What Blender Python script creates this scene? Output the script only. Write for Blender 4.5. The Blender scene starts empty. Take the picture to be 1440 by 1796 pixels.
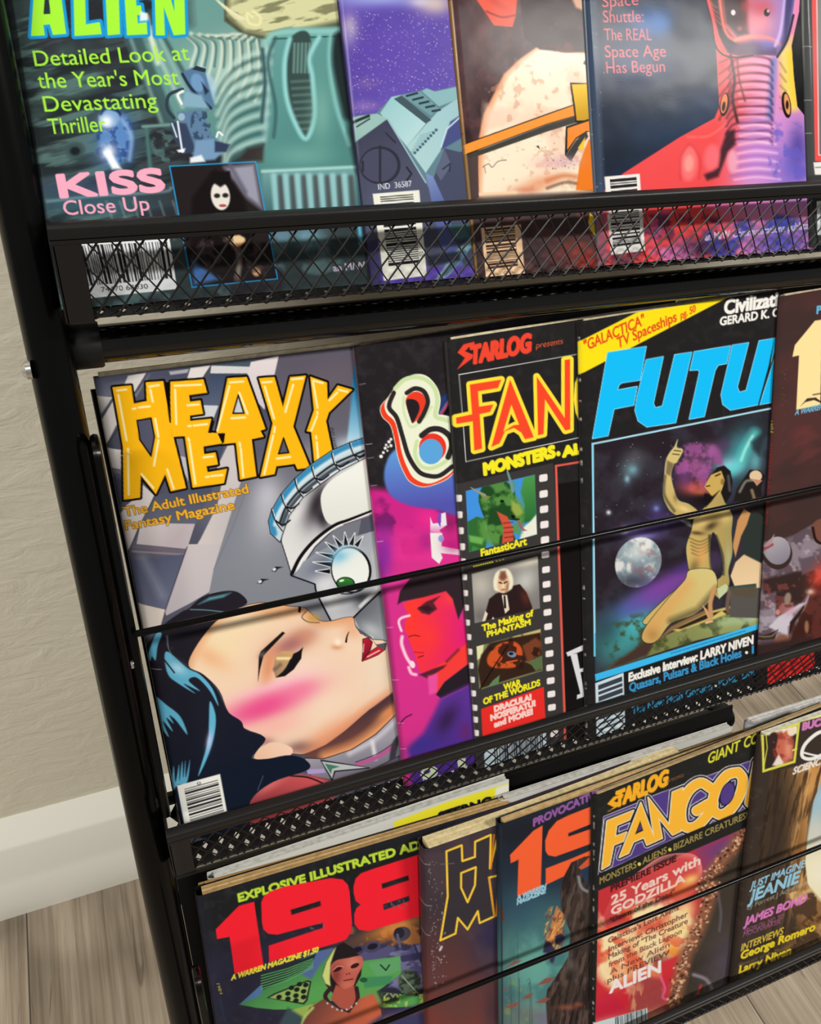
import bpy, math, random
import numpy as np
from mathutils import Vector, Matrix

# ---------------------------------------------------------------- camera, world, lamps, exposure
SC = bpy.context.scene
COL = SC.collection
S = 1.12                         # metres per calibration unit
F_PX, W_PX, H_PX = 1443.0, 1440.0, 1796.0
CAM_Z = 0.941                    # height of the lens above the floor
AX = np.array([0.92855175, 0.1738652, 0.32796728])       # along the shelves, seen from the camera
AY = np.array([-0.36271387, 0.61284367, 0.7020408])      # towards the wall
AZ = np.array([0.07893221, 0.7708395, -0.63212038])      # up
AZ = np.cross(AX, AY) * np.sign(np.dot(np.cross(AX, AY), AZ)); AZ /= np.linalg.norm(AZ)

cam_d = bpy.data.cameras.new('camera')
cam_d.sensor_fit = 'HORIZONTAL'; cam_d.sensor_width = 36.0; cam_d.lens = 36.0 * F_PX / W_PX
cam_d.clip_start = 0.01
cam = bpy.data.objects.new('camera', cam_d); COL.objects.link(cam)
R = Matrix((( AX[0], AX[1], -AX[2]), (AY[0], AY[1], -AY[2]), (AZ[0], AZ[1], -AZ[2])))
cam.matrix_world = Matrix.Translation((0, 0, CAM_Z)) @ R.to_4x4()
SC.camera = cam

wd = bpy.data.worlds.new('room_light'); SC.world = wd; wd.use_nodes = True
bg = wd.node_tree.nodes['Background']
bg.inputs[0].default_value = (1.0, 0.985, 0.955, 1); bg.inputs[1].default_value = 0.285

def area(name, loc, sx, sy, power, target, color=(1, 0.975, 0.93)):
    l = bpy.data.lights.new(name, 'AREA'); l.shape = 'RECTANGLE'; l.size = sx; l.size_y = sy
    l.energy = power; l.color = color
    o = bpy.data.objects.new(name, l); COL.objects.link(o); o.location = loc
    d = (Vector(target) - Vector(loc)).normalized()
    z = -d; x = Vector((1, 0, 0)); x = (x - z * x.dot(z)).normalized(); y = z.cross(x)
    o.rotation_euler = Matrix((x, y, z)).transposed().to_euler()
    return o
area('overhead_light', (1.86, -1.08, 2.62), 0.90, 0.16, 62, (0.2, 0.25, 0.6))
area('overhead_light', (-1.45, -1.00, 2.62), 1.20, 0.14, 62, (0.2, 0.25, 0.6))  # added fill light, brightens the wall and floor at left

SC.view_settings.view_transform = 'Standard'
SC.view_settings.look = 'None'
SC.view_settings.gamma = 1.0
SC.view_settings.use_curve_mapping = False
SC.view_settings.exposure = 0.0

# ---------------------------------------------------------------- helpers
def pt(x, y, z):                 # calibration units -> metres
    return Vector((x * S, y * S, z * S + CAM_Z))
def ray(px, py):                 # viewing direction in world axes
    c = np.array([px - W_PX / 2, -(py - H_PX / 2), F_PX])
    return np.array([c @ AX, c @ AY, c @ AZ])
def proj(P):                     # world points (n,3) -> photo pixels
    q = np.asarray(P, float) - np.array([0, 0, CAM_Z])
    c = q[..., 0:1] * AX + q[..., 1:2] * AY + q[..., 2:3] * AZ
    return W_PX / 2 + F_PX * c[..., 0] / c[..., 2], H_PX / 2 - F_PX * c[..., 1] / c[..., 2]

def tag(o, label=None, cat=None, group=None, kind=None):
    if label: o['label'] = label
    if cat: o['category'] = cat
    if group: o['group'] = group
    if kind: o['kind'] = kind
    return o
def empty(name, loc, label, cat, group=None):
    o = bpy.data.objects.new(name, None); o.empty_display_size = 0.02
    COL.objects.link(o); o.location = loc
    return tag(o, label, cat, group)
def link_mesh(name, me, mats, parent=None):
    o = bpy.data.objects.new(name, me); COL.objects.link(o)
    for m in (mats if isinstance(mats, (list, tuple)) else [mats]): me.materials.append(m)
    if parent is not None:
        o.parent = parent
        o.matrix_parent_inverse = Matrix.Translation(-Vector(parent_loc(parent)))
    return o
def parent_loc(o):
    v = Vector((0, 0, 0))
    while o is not None:
        v += Vector(o.location); o = o.parent
        break
    return v
class MB:
    """collects boxes, tubes and prisms into ONE mesh (world coordinates)"""
    def __init__(s): s.v = []; s.f = []; s.sm = []
    def add(s, vs, fs, smooth=False):
        n = len(s.v); s.v += [tuple(v) for v in vs]
        s.f += [tuple(i + n for i in f) for f in fs]; s.sm += [smooth] * len(fs)
    def box(s, c, ax, ay, az):   # centre and three half-axes
        c, ax, ay, az = map(Vector, (c, ax, ay, az))
        vs = [c + ax * i + ay * j + az * k for i in (-1, 1) for j in (-1, 1) for k in (-1, 1)]
        s.add(vs, [(0, 1, 3, 2), (4, 6, 7, 5), (0, 4, 5, 1), (2, 3, 7, 6), (0, 2, 6, 4), (1, 5, 7, 3)])
    def bar(s, a, b, w, h, up=(0, 0, 1), bev=0.0):   # rectangular bar a->b, w across, h along up
        a, b = Vector(a), Vector(b); d = (b - a); L = d.length; d.normalize()
        up = Vector(up); up = (up - d * up.dot(d)).normalized(); sd = d.cross(up)
        if bev <= 0:
            prof = [(-1, -1), (1, -1), (1, 1), (-1, 1)]
            prof = [(x * w / 2, y * h / 2) for x, y in prof]
        else:
            prof = []
            for cx, cy, a0 in ((w / 2 - bev, h / 2 - bev, 0), (-w / 2 + bev, h / 2 - bev, 90), (-w / 2 + bev, -h / 2 + bev, 180), (w / 2 - bev, -h / 2 + bev, 270)):
                for k in range(4):
                    t = math.radians(a0 + 30 * k); prof.append((cx + bev * math.cos(t), cy + bev * math.sin(t)))
        n = len(prof)
        vs = [a + sd * x + up * y for x, y in prof] + [b + sd * x + up * y for x, y in prof]
        fs = [(i, (i + 1) % n, n + (i + 1) % n, n + i) for i in range(n)]
        fs += [tuple(range(n))[::-1], tuple(range(n, 2 * n))]
        s.add(vs, fs, bev > 0)
    def tube(s, pts, r, n=12, cap=True):
        pts = [Vector(p) for p in pts]; rr = r if isinstance(r, (list, tuple)) else [r] * len(pts)
        up = None; base = len(s.v); vs = []
        for i, p in enumerate(pts):
            d = (pts[min(i + 1, len(pts) - 1)] - pts[max(i - 1, 0)]).normalized()
            if up is None:
                up = Vector((0, 0, 1)) if abs(d.z) < 0.9 else Vector((1, 0, 0))
            up = (up - d * up.dot(d)).normalized(); sd = d.cross(up)
            vs += [p + (up * math.cos(2 * math.pi * k / n) + sd * math.sin(2 * math.pi * k / n)) * rr[i] for k in range(n)]
        fs = []
        for i in range(len(pts) - 1):
            for k in range(n):
                fs.append((i * n + k, i * n + (k + 1) % n, (i + 1) * n + (k + 1) % n, (i + 1) * n + k))
        if cap:
            fs.append(tuple(range(n))); m = (len(pts) - 1) * n; fs.append(tuple(range(m, m + n))[::-1])
        s.add(vs, fs, True)
    def mesh(s, name, split=40):
        me = bpy.data.meshes.new(name); me.from_pydata(s.v, [], s.f); me.update()
        import bmesh
        bm = bmesh.new(); bm.from_mesh(me); bmesh.ops.recalc_face_normals(bm, faces=bm.faces); bm.to_mesh(me); bm.free()
        me.polygons.foreach_set('use_smooth', s.sm)
        try: me.set_sharp_from_angle(angle=math.radians(split))
        except Exception: pass
        return me
    def build(s, name, mats, parent=None):
        return link_mesh(name, s.mesh(name), mats, parent)

def lin(c):
    c = np.asarray(c, float) / 255.0
    return np.where(c <= 0.04045, c / 12.92, ((c + 0.055) / 1.055) ** 2.4)
def mat(name, rgb, rough=0.5, spec=0.5, metal=0.0):
    m = bpy.data.materials.new(name); m.use_nodes = True
    b = m.node_tree.nodes['Principled BSDF']
    r = lin(rgb); b.inputs['Base Color'].default_value = (r[0], r[1], r[2], 1)
    b.inputs['Roughness'].default_value = rough; b.inputs['Metallic'].default_value = metal
    b.inputs['Specular IOR Level'].default_value = spec
    return m
def nd(nt, t, **k):
    n = nt.nodes.new(t)
    for a, v in k.items():
        if a.startswith('in_'):
            n.inputs[a[3:].replace('_', ' ')].default_value = v
        else: setattr(n, a, v)
    return n
def ramp(nt, stops):
    r = nt.nodes.new('ShaderNodeValToRGB'); e = r.color_ramp.elements
    while len(e) < len(stops): e.new(0.5)
    for i, (p, c) in enumerate(stops):
        e[i].position = p; q = lin(c); e[i].color = (q[0], q[1], q[2], 1)
    return r
def speckle(m, scale, amount, dist=0.0004):     # fine surface bump
    nt = m.node_tree; b = nt.nodes['Principled BSDF']
    tc = nd(nt, 'ShaderNodeTexCoord'); no = nd(nt, 'ShaderNodeTexNoise', in_Scale=scale, in_Detail=3.0)
    bu = nd(nt, 'ShaderNodeBump', in_Strength=amount, in_Distance=dist)
    nt.links.new(tc.outputs['Object'], no.inputs['Vector']); nt.links.new(no.outputs['Fac'], bu.inputs['Height'])
    nt.links.new(bu.outputs['Normal'], b.inputs['Normal'])
    return m

M = {}
M['black'] = speckle(mat('black_powder_coat', (20, 19, 19), 0.40, 0.26), 900, 0.15)
M['black_gloss'] = mat('black_gloss_enamel', (4, 4, 4), 0.20, 0.16)
M['black_tube'] = mat('black_tube_enamel', (5, 5, 5), 0.13, 0.42)
M['black_rubber'] = mat('black_plastic_sleeve', (14, 14, 14), 0.5, 0.25)
M['steel'] = mat('bright_steel', (200, 200, 198), 0.25, 0.5, 1.0)
# ---------------------------------------------------------------- room shell
FLOOR_YZ = -1.752; WALL_Y = 0.48
def room():
    # wall
    m = bpy.data.materials.new('painted_wall'); m.use_nodes = True; nt = m.node_tree; b = nt.nodes['Principled BSDF']
    tc = nd(nt, 'ShaderNodeTexCoord')
    mp = nd(nt, 'ShaderNodeMapping'); mp.inputs['Scale'].default_value = (0.55, 1, 1.25); nt.links.new(tc.outputs['Object'], mp.inputs['Vector'])
    n1 = nd(nt, 'ShaderNodeTexNoise', in_Scale=48.0, in_Detail=6.0, in_Roughness=0.6, in_Distortion=0.6)
    n2 = nd(nt, 'ShaderNodeTexNoise', in_Scale=4.0, in_Detail=2.0)
    nt.links.new(mp.outputs[0], n1.inputs['Vector']); nt.links.new(tc.outputs['Object'], n2.inputs['Vector'])
    r = ramp(nt, [(0.3, (214, 207, 186)), (0.7, (222, 216, 196))]); nt.links.new(n2.outputs['Fac'], r.inputs[0])
    nt.links.new(r.outputs[0], b.inputs['Base Color']); b.inputs['Roughness'].default_value = 0.55
    bu = nd(nt, 'ShaderNodeBump', in_Strength=0.42, in_Distance=0.005); nt.links.new(n1.outputs['Fac'], bu.inputs['Height'])
    nt.links.new(bu.outputs['Normal'], b.inputs['Normal'])
    yw = WALL_Y * S
    mb = MB(); mb.box((0.6, yw + 0.05, 1.3), (2.4, 0, 0), (0, 0.05, 0), (0, 0, 1.35))
    tag(mb.build('wall_back', m), kind='structure')
    # baseboard
    m = mat('baseboard_paint', (236, 234, 222), 0.4, 0.4)
    hb = (-1.467 + 1.752) * WALL_Y * S * 1.0
    y0 = yw - 0.022
    prof = [(yw, 0), (y0, 0), (y0, hb - 0.024), (y0 + 0.002, hb - 0.021), (yw - 0.002, hb), (yw, hb)]
    vs = [(x, y, z) for x in (-1.8, 3.0) for y, z in prof]; n = len(prof)
    fs = [(i, (i + 1) % n, n + (i + 1) % n, n + i) for i in range(n)] + [tuple(range(n)), tuple(range(n, 2 * n))[::-1]]
    mb = MB(); mb.add(vs, fs)
    tag(mb.build('baseboard_back', m), kind='structure')
    # floor: grey-brown vinyl planks running towards the wall
    m = bpy.data.materials.new('vinyl_plank_floor'); m.use_nodes = True; nt = m.node_tree; b = nt.nodes['Principled BSDF']
    tc = nd(nt, 'ShaderNodeTexCoord'); L = nt.links
    sx = nd(nt, 'ShaderNodeSeparateXYZ'); L.new(tc.outputs['Object'], sx.inputs[0])
    W = 0.178
    a = nd(nt, 'ShaderNodeMath', operation='ADD'); a.inputs[1].default_value = 3.0 + 0.198; L.new(sx.outputs['X'], a.inputs[0])
    dv = nd(nt, 'ShaderNodeMath', operation='DIVIDE'); dv.inputs[1].default_value = W; L.new(a.outputs[0], dv.inputs[0])
    fl = nd(nt, 'ShaderNodeMath', operation='FLOOR'); L.new(dv.outputs[0], fl.inputs[0])
    fr = nd(nt, 'ShaderNodeMath', operation='FRACT'); L.new(dv.outputs[0], fr.inputs[0])
    wn = nd(nt, 'ShaderNodeTexWhiteNoise', noise_dimensions='1D'); L.new(fl.outputs[0], wn.inputs['W'])
    cb = nd(nt, 'ShaderNodeCombineXYZ'); L.new(sx.outputs['X'], cb.inputs[0]); L.new(sx.outputs['Y'], cb.inputs[1]); L.new(wn.outputs['Value'], cb.inputs[2])
    def stretched(sc, scx, scy, det, dist):
        mp = nd(nt, 'ShaderNodeMapping'); mp.inputs['Scale'].default_value = (scx, scy, 9.0); L.new(cb.outputs[0], mp.inputs[0])
        n = nd(nt, 'ShaderNodeTexNoise', in_Scale=sc, in_Detail=det, in_Roughness=0.6, in_Distortion=dist); L.new(mp.outputs[0], n.inputs['Vector']); return n
    g1 = stretched(1.0, 210, 4.5, 5.0, 0.35); g2 = stretched(1.0, 22, 2.2, 3.0, 1.2); g3 = stretched(1.0, 9, 7, 2.0, 0.4); g4 = stretched(1.0, 60, 6.0, 2.0, 2.0)
    r1 = ramp(nt, [(0.30, (132, 115, 95)), (0.50, (178, 162, 141)), (0.70, (206, 192, 172))]); L.new(g1.outputs['Fac'], r1.inputs[0])
    r2 = ramp(nt, [(0.34, (122, 107, 92)), (0.46, (176, 160, 142)), (0.66, (206, 192, 174))]); L.new(g2.outputs['Fac'], r2.inputs[0])
    mx = nd(nt, 'ShaderNodeMix', data_type='RGBA'); mx.inputs[0].default_value = 0.38; L.new(r1.outputs[0], mx.inputs[6]); L.new(r2.outputs[0], mx.inputs[7])
    r4 = ramp(nt, [(0.28, (150, 140, 130)), (0.36, (255, 255, 255))]); L.new(g4.outputs['Fac'], r4.inputs[0])
    mk = nd(nt, 'ShaderNodeMix', data_type='RGBA', blend_type='MULTIPLY'); mk.inputs[0].default_value = 0.6; L.new(mx.outputs[2], mk.inputs[6]); L.new(r4.outputs[0], mk.inputs[7])
    r3 = ramp(nt, [(0.3, (190, 188, 184)), (0.7, (244, 243, 242))]); L.new(g3.outputs['Fac'], r3.inputs[0])
    m2 = nd(nt, 'ShaderNodeMix', data_type='RGBA', blend_type='MULTIPLY'); m2.inputs[0].default_value = 1.0; L.new(mk.outputs[2], m2.inputs[6]); L.new(r3.outputs[0], m2.inputs[7])
    e1 = nd(nt, 'ShaderNodeMath', operation='LESS_THAN'); e1.inputs[1].default_value = 0.008; L.new(fr.outputs[0], e1.inputs[0])
    m3 = nd(nt, 'ShaderNodeMix', data_type='RGBA'); L.new(e1.outputs[0], m3.inputs[0]); L.new(m2.outputs[2], m3.inputs[6]); m3.inputs[7].default_value = (0.06, 0.045, 0.035, 1)
    L.new(m3.outputs[2], b.inputs['Base Color']); b.inputs['Roughness'].default_value = 0.42; b.inputs['Specular IOR Level'].default_value = 0.4
    bu = nd(nt, 'ShaderNodeBump', in_Strength=0.12, in_Distance=0.001); L.new(g1.outputs['Fac'], bu.inputs['Height']); L.new(bu.outputs['Normal'], b.inputs['Normal'])
    mb = MB(); mb.box((0.6, -1.0, -0.02), (2.4, 0, 0), (0, 1.6, 0), (0, 0, 0.02))
    tag(mb.build('floor', m), kind='structure')
FZ = FLOOR_YZ * WALL_Y            # floor height in calibration units
CAM_Z_OK = -FZ * S
room()

# ---------------------------------------------------------------- the rack
TIER = [dict(fy=0.310, fz=-0.1516, lean=30.0), dict(fy=0.222, fz=-0.4129, lean=25.0), dict(fy=0.1240, fz=-0.674, lean=21.0)]
RX0, RX1 = -0.0065, 0.62          # left and right end of the baskets
RISE = 0.0300                     # height of the mesh under the rim
rack = empty('magazine_rack', pt(0.3, 0.13, FZ), 'black metal tiered magazine rack with wire mesh pockets standing against the wall', 'rack')
def expanded_mesh(mb, x0, x1, origin, e, height, px=0.0083, pz=0.0112, r=0.00034, ratio=1.0, flat=0.0):
    """diamond mesh of twisted strands in the strip origin + x*X + t*e, 0<t<height"""
    e = Vector(e); n = Vector((1, 0, 0)).cross(e)
    k = px / pz                    # x gained per unit of height
    for sgn in (1, -1):
        q = x0 - height * k - px; i = 0
        while q < x1 + height * k + px:
            xa, xb = (q, q + height * k) if sgn > 0 else (q + height * k, q)
            t0, t1 = 0.0, height
            lo, hi = x0, x1
            def clip(t0, t1):
                d = (xb - xa) / height
                for lim, s2 in ((lo, 1), (hi, -1)):
                    # s2*(xa+d*t-lim) >= 0
                    f0 = s2 * (xa + d * t0 - lim); f1 = s2 * (xa + d * t1 - lim)
                    if f0 < 0 and f1 < 0: return None
                    if f0 < 0: t0 = t0 + (t1 - t0) * (-f0) / (f1 - f0)
                    elif f1 < 0: t1 = t0 + (t1 - t0) * f0 / (f0 - f1)
                return t0, t1
            c = clip(t0, t1)
            if c and c[1] - c[0] > height * 0.03:
                d = (xb - xa) / height; m = 7; pts = []
                for j in range(m + 1):
                    t = c[0] + (c[1] - c[0]) * j / m
                    w = 0.00022 * sgn * math.cos(2 * math.pi * t / (pz / 2))
                    p = Vector(origin) + Vector((xa + d * t, 0, 0)) / 1.0 + e * t + n * w
                    pts.append(pt(*p))
                if flat: mb.bar(pts[0], pts[-1], flat * S, 0.0005 * S, up=tuple(n))
                else: mb.tube(pts, (r if sgn > 0 else r * ratio) * S, 5, False)
            q += px; i += 1
def build_rack():
    X = Vector((1, 0, 0))
    for k, t in enumerate(TIER):
        fy, fz = t['fy'], t['fz']; by = fy + 0.042                     # basket bottom runs back from fy to by
        b = MB()
        # flat frame round the front opening: rim on top, side strips, thin bottom edge
        b.bar(pt(RX0, fy + 0.0026, fz + RISE + 0.003), pt(RX1, fy + 0.0026, fz + RISE + 0.003), 0.0056 * S, 0.0066 * S, bev=0.0016)
        b.bar(pt(RX0, fy + 0.0006, fz + RISE + 0.0006), pt(RX1, fy + 0.0006, fz + RISE + 0.0006), 0.0016 * S, 0.0028 * S, bev=0.0006)
        for xs in (RX0 + 0.0052, RX1 - 0.0052):
            b.bar(pt(xs, fy + 0.0012, fz - 0.001), pt(xs, fy + 0.0012, fz + RISE + 0.004), 0.0104 * S, 0.0024 * S, up=(0, 1, 0), bev=0.0008)
        bask = b.build('basket', M['black'], rack)
        mb = MB(); expanded_mesh(mb, RX0 + 0.009, RX1 - 0.009, (0, fy + 0.0016, fz), (0, 0, 1), RISE + 0.001, r=0.00046, ratio=0.72)
        mb.build('mesh_front', M['black'], bask)
        mb = MB(); expanded_mesh(mb, RX0 + 0.004, RX1 - 0.004, (0, fy + 0.0016, fz), (0, 1, 0), by - fy, flat=0.0040)
        mb.tube([pt(RX0 + .008, fy + 0.0016, fz), pt(RX1 - .008, fy + 0.0016, fz)], 0.0005 * S, 6)
        mb.build('mesh_bottom', M['black'], bask)
        for xs in (RX0 + 0.0006, RX1 - 0.0006):
            mb = MB(); mb.box((pt(xs, (fy + by) / 2, fz + 0.014)), (0.0006, 0, 0), (0, (by - fy) / 2 * S, 0), (0, 0, 0.015 * S))
            mb.build('end_panel', M['black'], bask)
        mb = MB(); mb.bar(pt(RX0, by, fz + 0.003), pt(RX1, by, fz + 0.003), 0.004 * S, 0.008 * S, bev=0.001)
        mb.build('back_rail', M['black'], bask)
        # retaining wire across the covers, with its looped ends
        if k > 0:
            wy, wz = ((0.2650, -0.2796), (0.1560, -0.5200))[k - 1]
            wire = MB(); wire.tube([pt(RX0 + 0.0035, wy, wz), pt(RX1 - 0.0035, wy, wz)], 0.0016 * S, 10)
            wo = wire.build('retaining_wire', M['black_gloss'], rack)
            for xs in (RX0 + 0.002, RX1 - 0.002):
                lo = MB(); l = math.radians(t['lean'])
                p0 = Vector((xs, fy + 0.012, fz + RISE + 0.006)); p1 = Vector((xs, wy + 0.004, wz))
                u = (p1 - p0).normalized(); top = p1 + u * 0.078
                off = Vector((0, 0.012, -0.002))
                pts = [p0, p1, top]
                for a in range(1, 8):
                    th = math.pi * a / 8; pts.append(top + u * 0.006 * math.sin(th) + off * (1 - math.cos(th)) / 2)
                pts += [top + off, p1 + off, p0 + off]
                lo.tube([pt(*p) for p in pts], 0.0020 * S, 8)
                lo.build('wire_arm', M['black_gloss'], wo)
            if k > 1: continue
            bo = MB(); c = pt(RX0 + 0.0005, wy - 0.001, wz - 0.018)
            bo.tube([c + Vector((-0.0015, 0, 0)), c + Vector((0.002, 0, 0)), c + Vector((0.004, 0, 0))], [0.0024, 0.0024, 0.0012], 12)
            bo.build('bolt', M['steel'], wo)['label'] = 'small chrome bolt'
    # side posts: round tubes leaning with the stack of pockets
    ly = (TIER[0]['fy'] - TIER[2]['fy']) / (TIER[0]['fz'] - TIER[2]['fz'])
    def line(z, off): return TIER[0]['fy'] + off + (z - TIER[0]['fz']) * ly
    for xs, nm in ((-0.0150, 1), (RX1 + 0.0085, -1)):
        p = MB(); z0, z1 = FZ + 0.004, 0.17
        p.tube([pt(xs, line(z0, .020), z0), pt(xs, line(-.5, .020), -.5), pt(xs, line(z1, .020), z1)], 0.0088 * S, 20)
        po = p.build('side_post', M['black_gloss'], rack)
        q = MB(); q.bar(pt(xs + nm * 0.0070, line(FZ + .03, .034), FZ + .03), pt(xs + nm * 0.0070, line(z1, .034), z1), 0.0025 * S, 0.016 * S, up=(0, 1, 0), bev=0.0008)
        q.build('side_rail', M['black'], po)
        for k, t in enumerate(TIER[:1]):
            s_ = MB(); zz = t['fz'] - 0.022; c = pt(xs - nm * 0.0085, line(zz, .014), zz)
            s_.tube([c + Vector((nm * 0.001, 0, 0)), c - Vector((nm * 0.0012, 0, 0)), c - Vector((nm * 0.003, 0, 0))], [0.0042, 0.0040, 0.002], 14)
            s_.build('screw', M['steel'], po)['label'] = 'small chrome screw'
        r_ = MB(); r_.tube([pt(xs, line(z0, .020), FZ), pt(xs, line(z0, .020), FZ + .012)], 0.0115 * S, 20); r_.build('foot', M['black_rubber'], po)
    # cross tubes with sleeves
    for (ty, tz, xe) in ((0.333, -0.1742, RX1), (0.262, -0.503, 0.405), (0.140, -0.715, RX1)):
        c = MB(); c.tube([pt(RX0 + .001, ty, tz), pt(xe, ty, tz)], 0.0080 * S, 20)
        co = c.build('cross_tube', M['black_tube'] if ty > .3 else M['black'], rack)
        for xa, xb in ((RX0 - 0.004, RX0 + 0.0115), (xe - 0.012, xe + 0.003)):
            s_ = MB(); s_.tube([pt(xa, ty, tz), pt(xa + .001, ty, tz), pt(xb - .001, ty, tz), pt(xb, ty, tz)], [0.0092 * S, 0.0098 * S, 0.0098 * S, 0.0092 * S], 20)
            s_.build('tube_sleeve', M['black_rubber'], co)
    # bars the upper magazines rest against
    for t in TIER[:2]:
        l = math.radians(t['lean']); yb = t['fy'] + .0085 + .155 * math.sin(l) + .022; zb = t['fz'] + .155 * math.cos(l) - .010
        c = MB(); c.tube([pt(RX0 + .012, yb, zb), pt(RX1 - .012, yb, zb)], 0.0035 * S, 12); rb = c.build('rest_bar', M['black'], rack)
        for xs in (.06, .30, .55):
            c = MB(); c.tube([pt(xs, yb + .004, zb), pt(xs, t['fy'] + .044, t['fz'] + .002)], 0.0025 * S, 8); c.build('strut', M['black'], rb)
    # dark sheet behind the bottom magazines, filling the gap with black
    for k, x1 in ((2, 0.392),):
        t = TIER[k]; l = math.radians(t['lean']); u = Vector((0, math.sin(l), math.cos(l)))
        p0 = Vector((0, t['fy'] + 0.050, t['fz'] + 0.002)); mbx = MB()
        a, b2 = p0 + u * 0.001, p0 + u * 0.215
        mid = (a + b2) / 2; hx = (x1 - RX0) / 2
        mbx.box(pt(RX0 + hx, mid.y, mid.z), (hx * S, 0, 0), tuple((b2 - a) / 2 * S), tuple(Vector((0, math.cos(l), -math.sin(l))) * 0.0008))
        mbx.build('back_panel', M['black'], rack)
build_rack()
# ---------------------------------------------------------------- printing: a small 2-D painter for the covers
def smooth_pts(pts, closed=True, n=6):
    p = np.asarray(pts, float); m = len(p); out = []
    rng = range(m) if closed else range(m - 1)
    for i in rng:
        if closed: a, b, c, d = p[(i - 1) % m], p[i], p[(i + 1) % m], p[(i + 2) % m]
        else: a, b, c, d = p[max(i - 1, 0)], p[i], p[i + 1], p[min(i + 2, m - 1)]
        for k in range(n):
            t = k / n
            out.append(0.5 * ((2 * b) + (c - a) * t + (2 * a - 5 * b + 4 * c - d) * t * t + (3 * b - a - 3 * c + d) * t ** 3))
    if not closed: out.append(p[-1])
    return np.array(out)
_rng = np.random.default_rng(7)
_NT = _rng.random((256, 256)).astype(np.float32)
def vnoise(x, y):
    xi = np.floor(x).astype(int); yi = np.floor(y).astype(int); fx = x - xi; fy = y - yi
    fx = fx * fx * (3 - 2 * fx); fy = fy * fy * (3 - 2 * fy)
    g = lambda a, b: _NT[a & 255, b & 255]
    return (g(xi, yi) * (1 - fx) + g(xi + 1, yi) * fx) * (1 - fy) + (g(xi, yi + 1) * (1 - fx) + g(xi + 1, yi + 1) * fx) * fy
def fbm(x, y, o=4):
    s = 0; a = 0.5; t = 0
    for i in range(o):
        s = s + a * vnoise(x * 2 ** i + 17.3 * i, y * 2 ** i + 9.1 * i); t += a; a *= 0.5
    return s / t
_GL = {}
def glyph_loops(text):
    """outlines of a line of type in the built-in typeface"""
    if text in _GL: return _GL[text]
    cu = bpy.data.curves.new('type', 'FONT'); cu.body = text; cu.size = 1; cu.resolution_u = 4; cu.fill_mode = 'NONE'
    ob = bpy.data.objects.new('type', cu); COL.objects.link(ob)
    dg = bpy.context.evaluated_depsgraph_get(); me = ob.evaluated_get(dg).to_mesh()
    n = len(me.vertices); v = np.zeros(n * 3); me.vertices.foreach_get('co', v); v = v.reshape(-1, 3)[:, :2]
    e = np.zeros(len(me.edges) * 2, int); me.edges.foreach_get('vertices', e); e = e.reshape(-1, 2)
    ob.evaluated_get(dg).to_mesh_clear(); bpy.data.objects.remove(ob); bpy.data.curves.remove(cu)
    r = (v[e[:, 0]], v[e[:, 1]]) if len(e) else (np.zeros((0, 2)), np.zeros((0, 2)))
    _GL[text] = r; return r
CAP = None
def cap_height():
    global CAP
    if CAP is None:
        a, b = glyph_loops('H'); CAP = float(max(a[:, 1].max(), b[:, 1].max()))
    return CAP
def seg_sdf(A, B, x, y):
    """signed distance to even-odd outline made of segments A-B (negative inside)"""
    A = A.astype(np.float32); B = B.astype(np.float32); D = B - A
    L2 = np.maximum((D ** 2).sum(1), 1e-9); out = np.empty(len(x), np.float32); ch = max(1, int(1.5e6 // max(len(A), 1)))
    x = x.astype(np.float32); y = y.astype(np.float32); dy = np.where(np.abs(D[:, 1]) < 1e-9, 1e-9, D[:, 1])
    for i in range(0, len(x), ch):
        px = x[i:i + ch, None] - A[None, :, 0]; py = y[i:i + ch, None] - A[None, :, 1]
        t = np.clip((px * D[:, 0] + py * D[:, 1]) / L2, 0, 1)
        d2 = ((px - t * D[:, 0]) ** 2 + (py - t * D[:, 1]) ** 2).min(1)
        yy = y[i:i + ch, None]
        cr = ((A[:, 1] > yy) != (B[:, 1] > yy)) & (px < py * D[:, 0] / dy)
        s = np.where(cr.sum(1) % 2 == 1, -1.0, 1.0)
        out[i:i + ch] = np.sqrt(d2) * s
    return out
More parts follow.
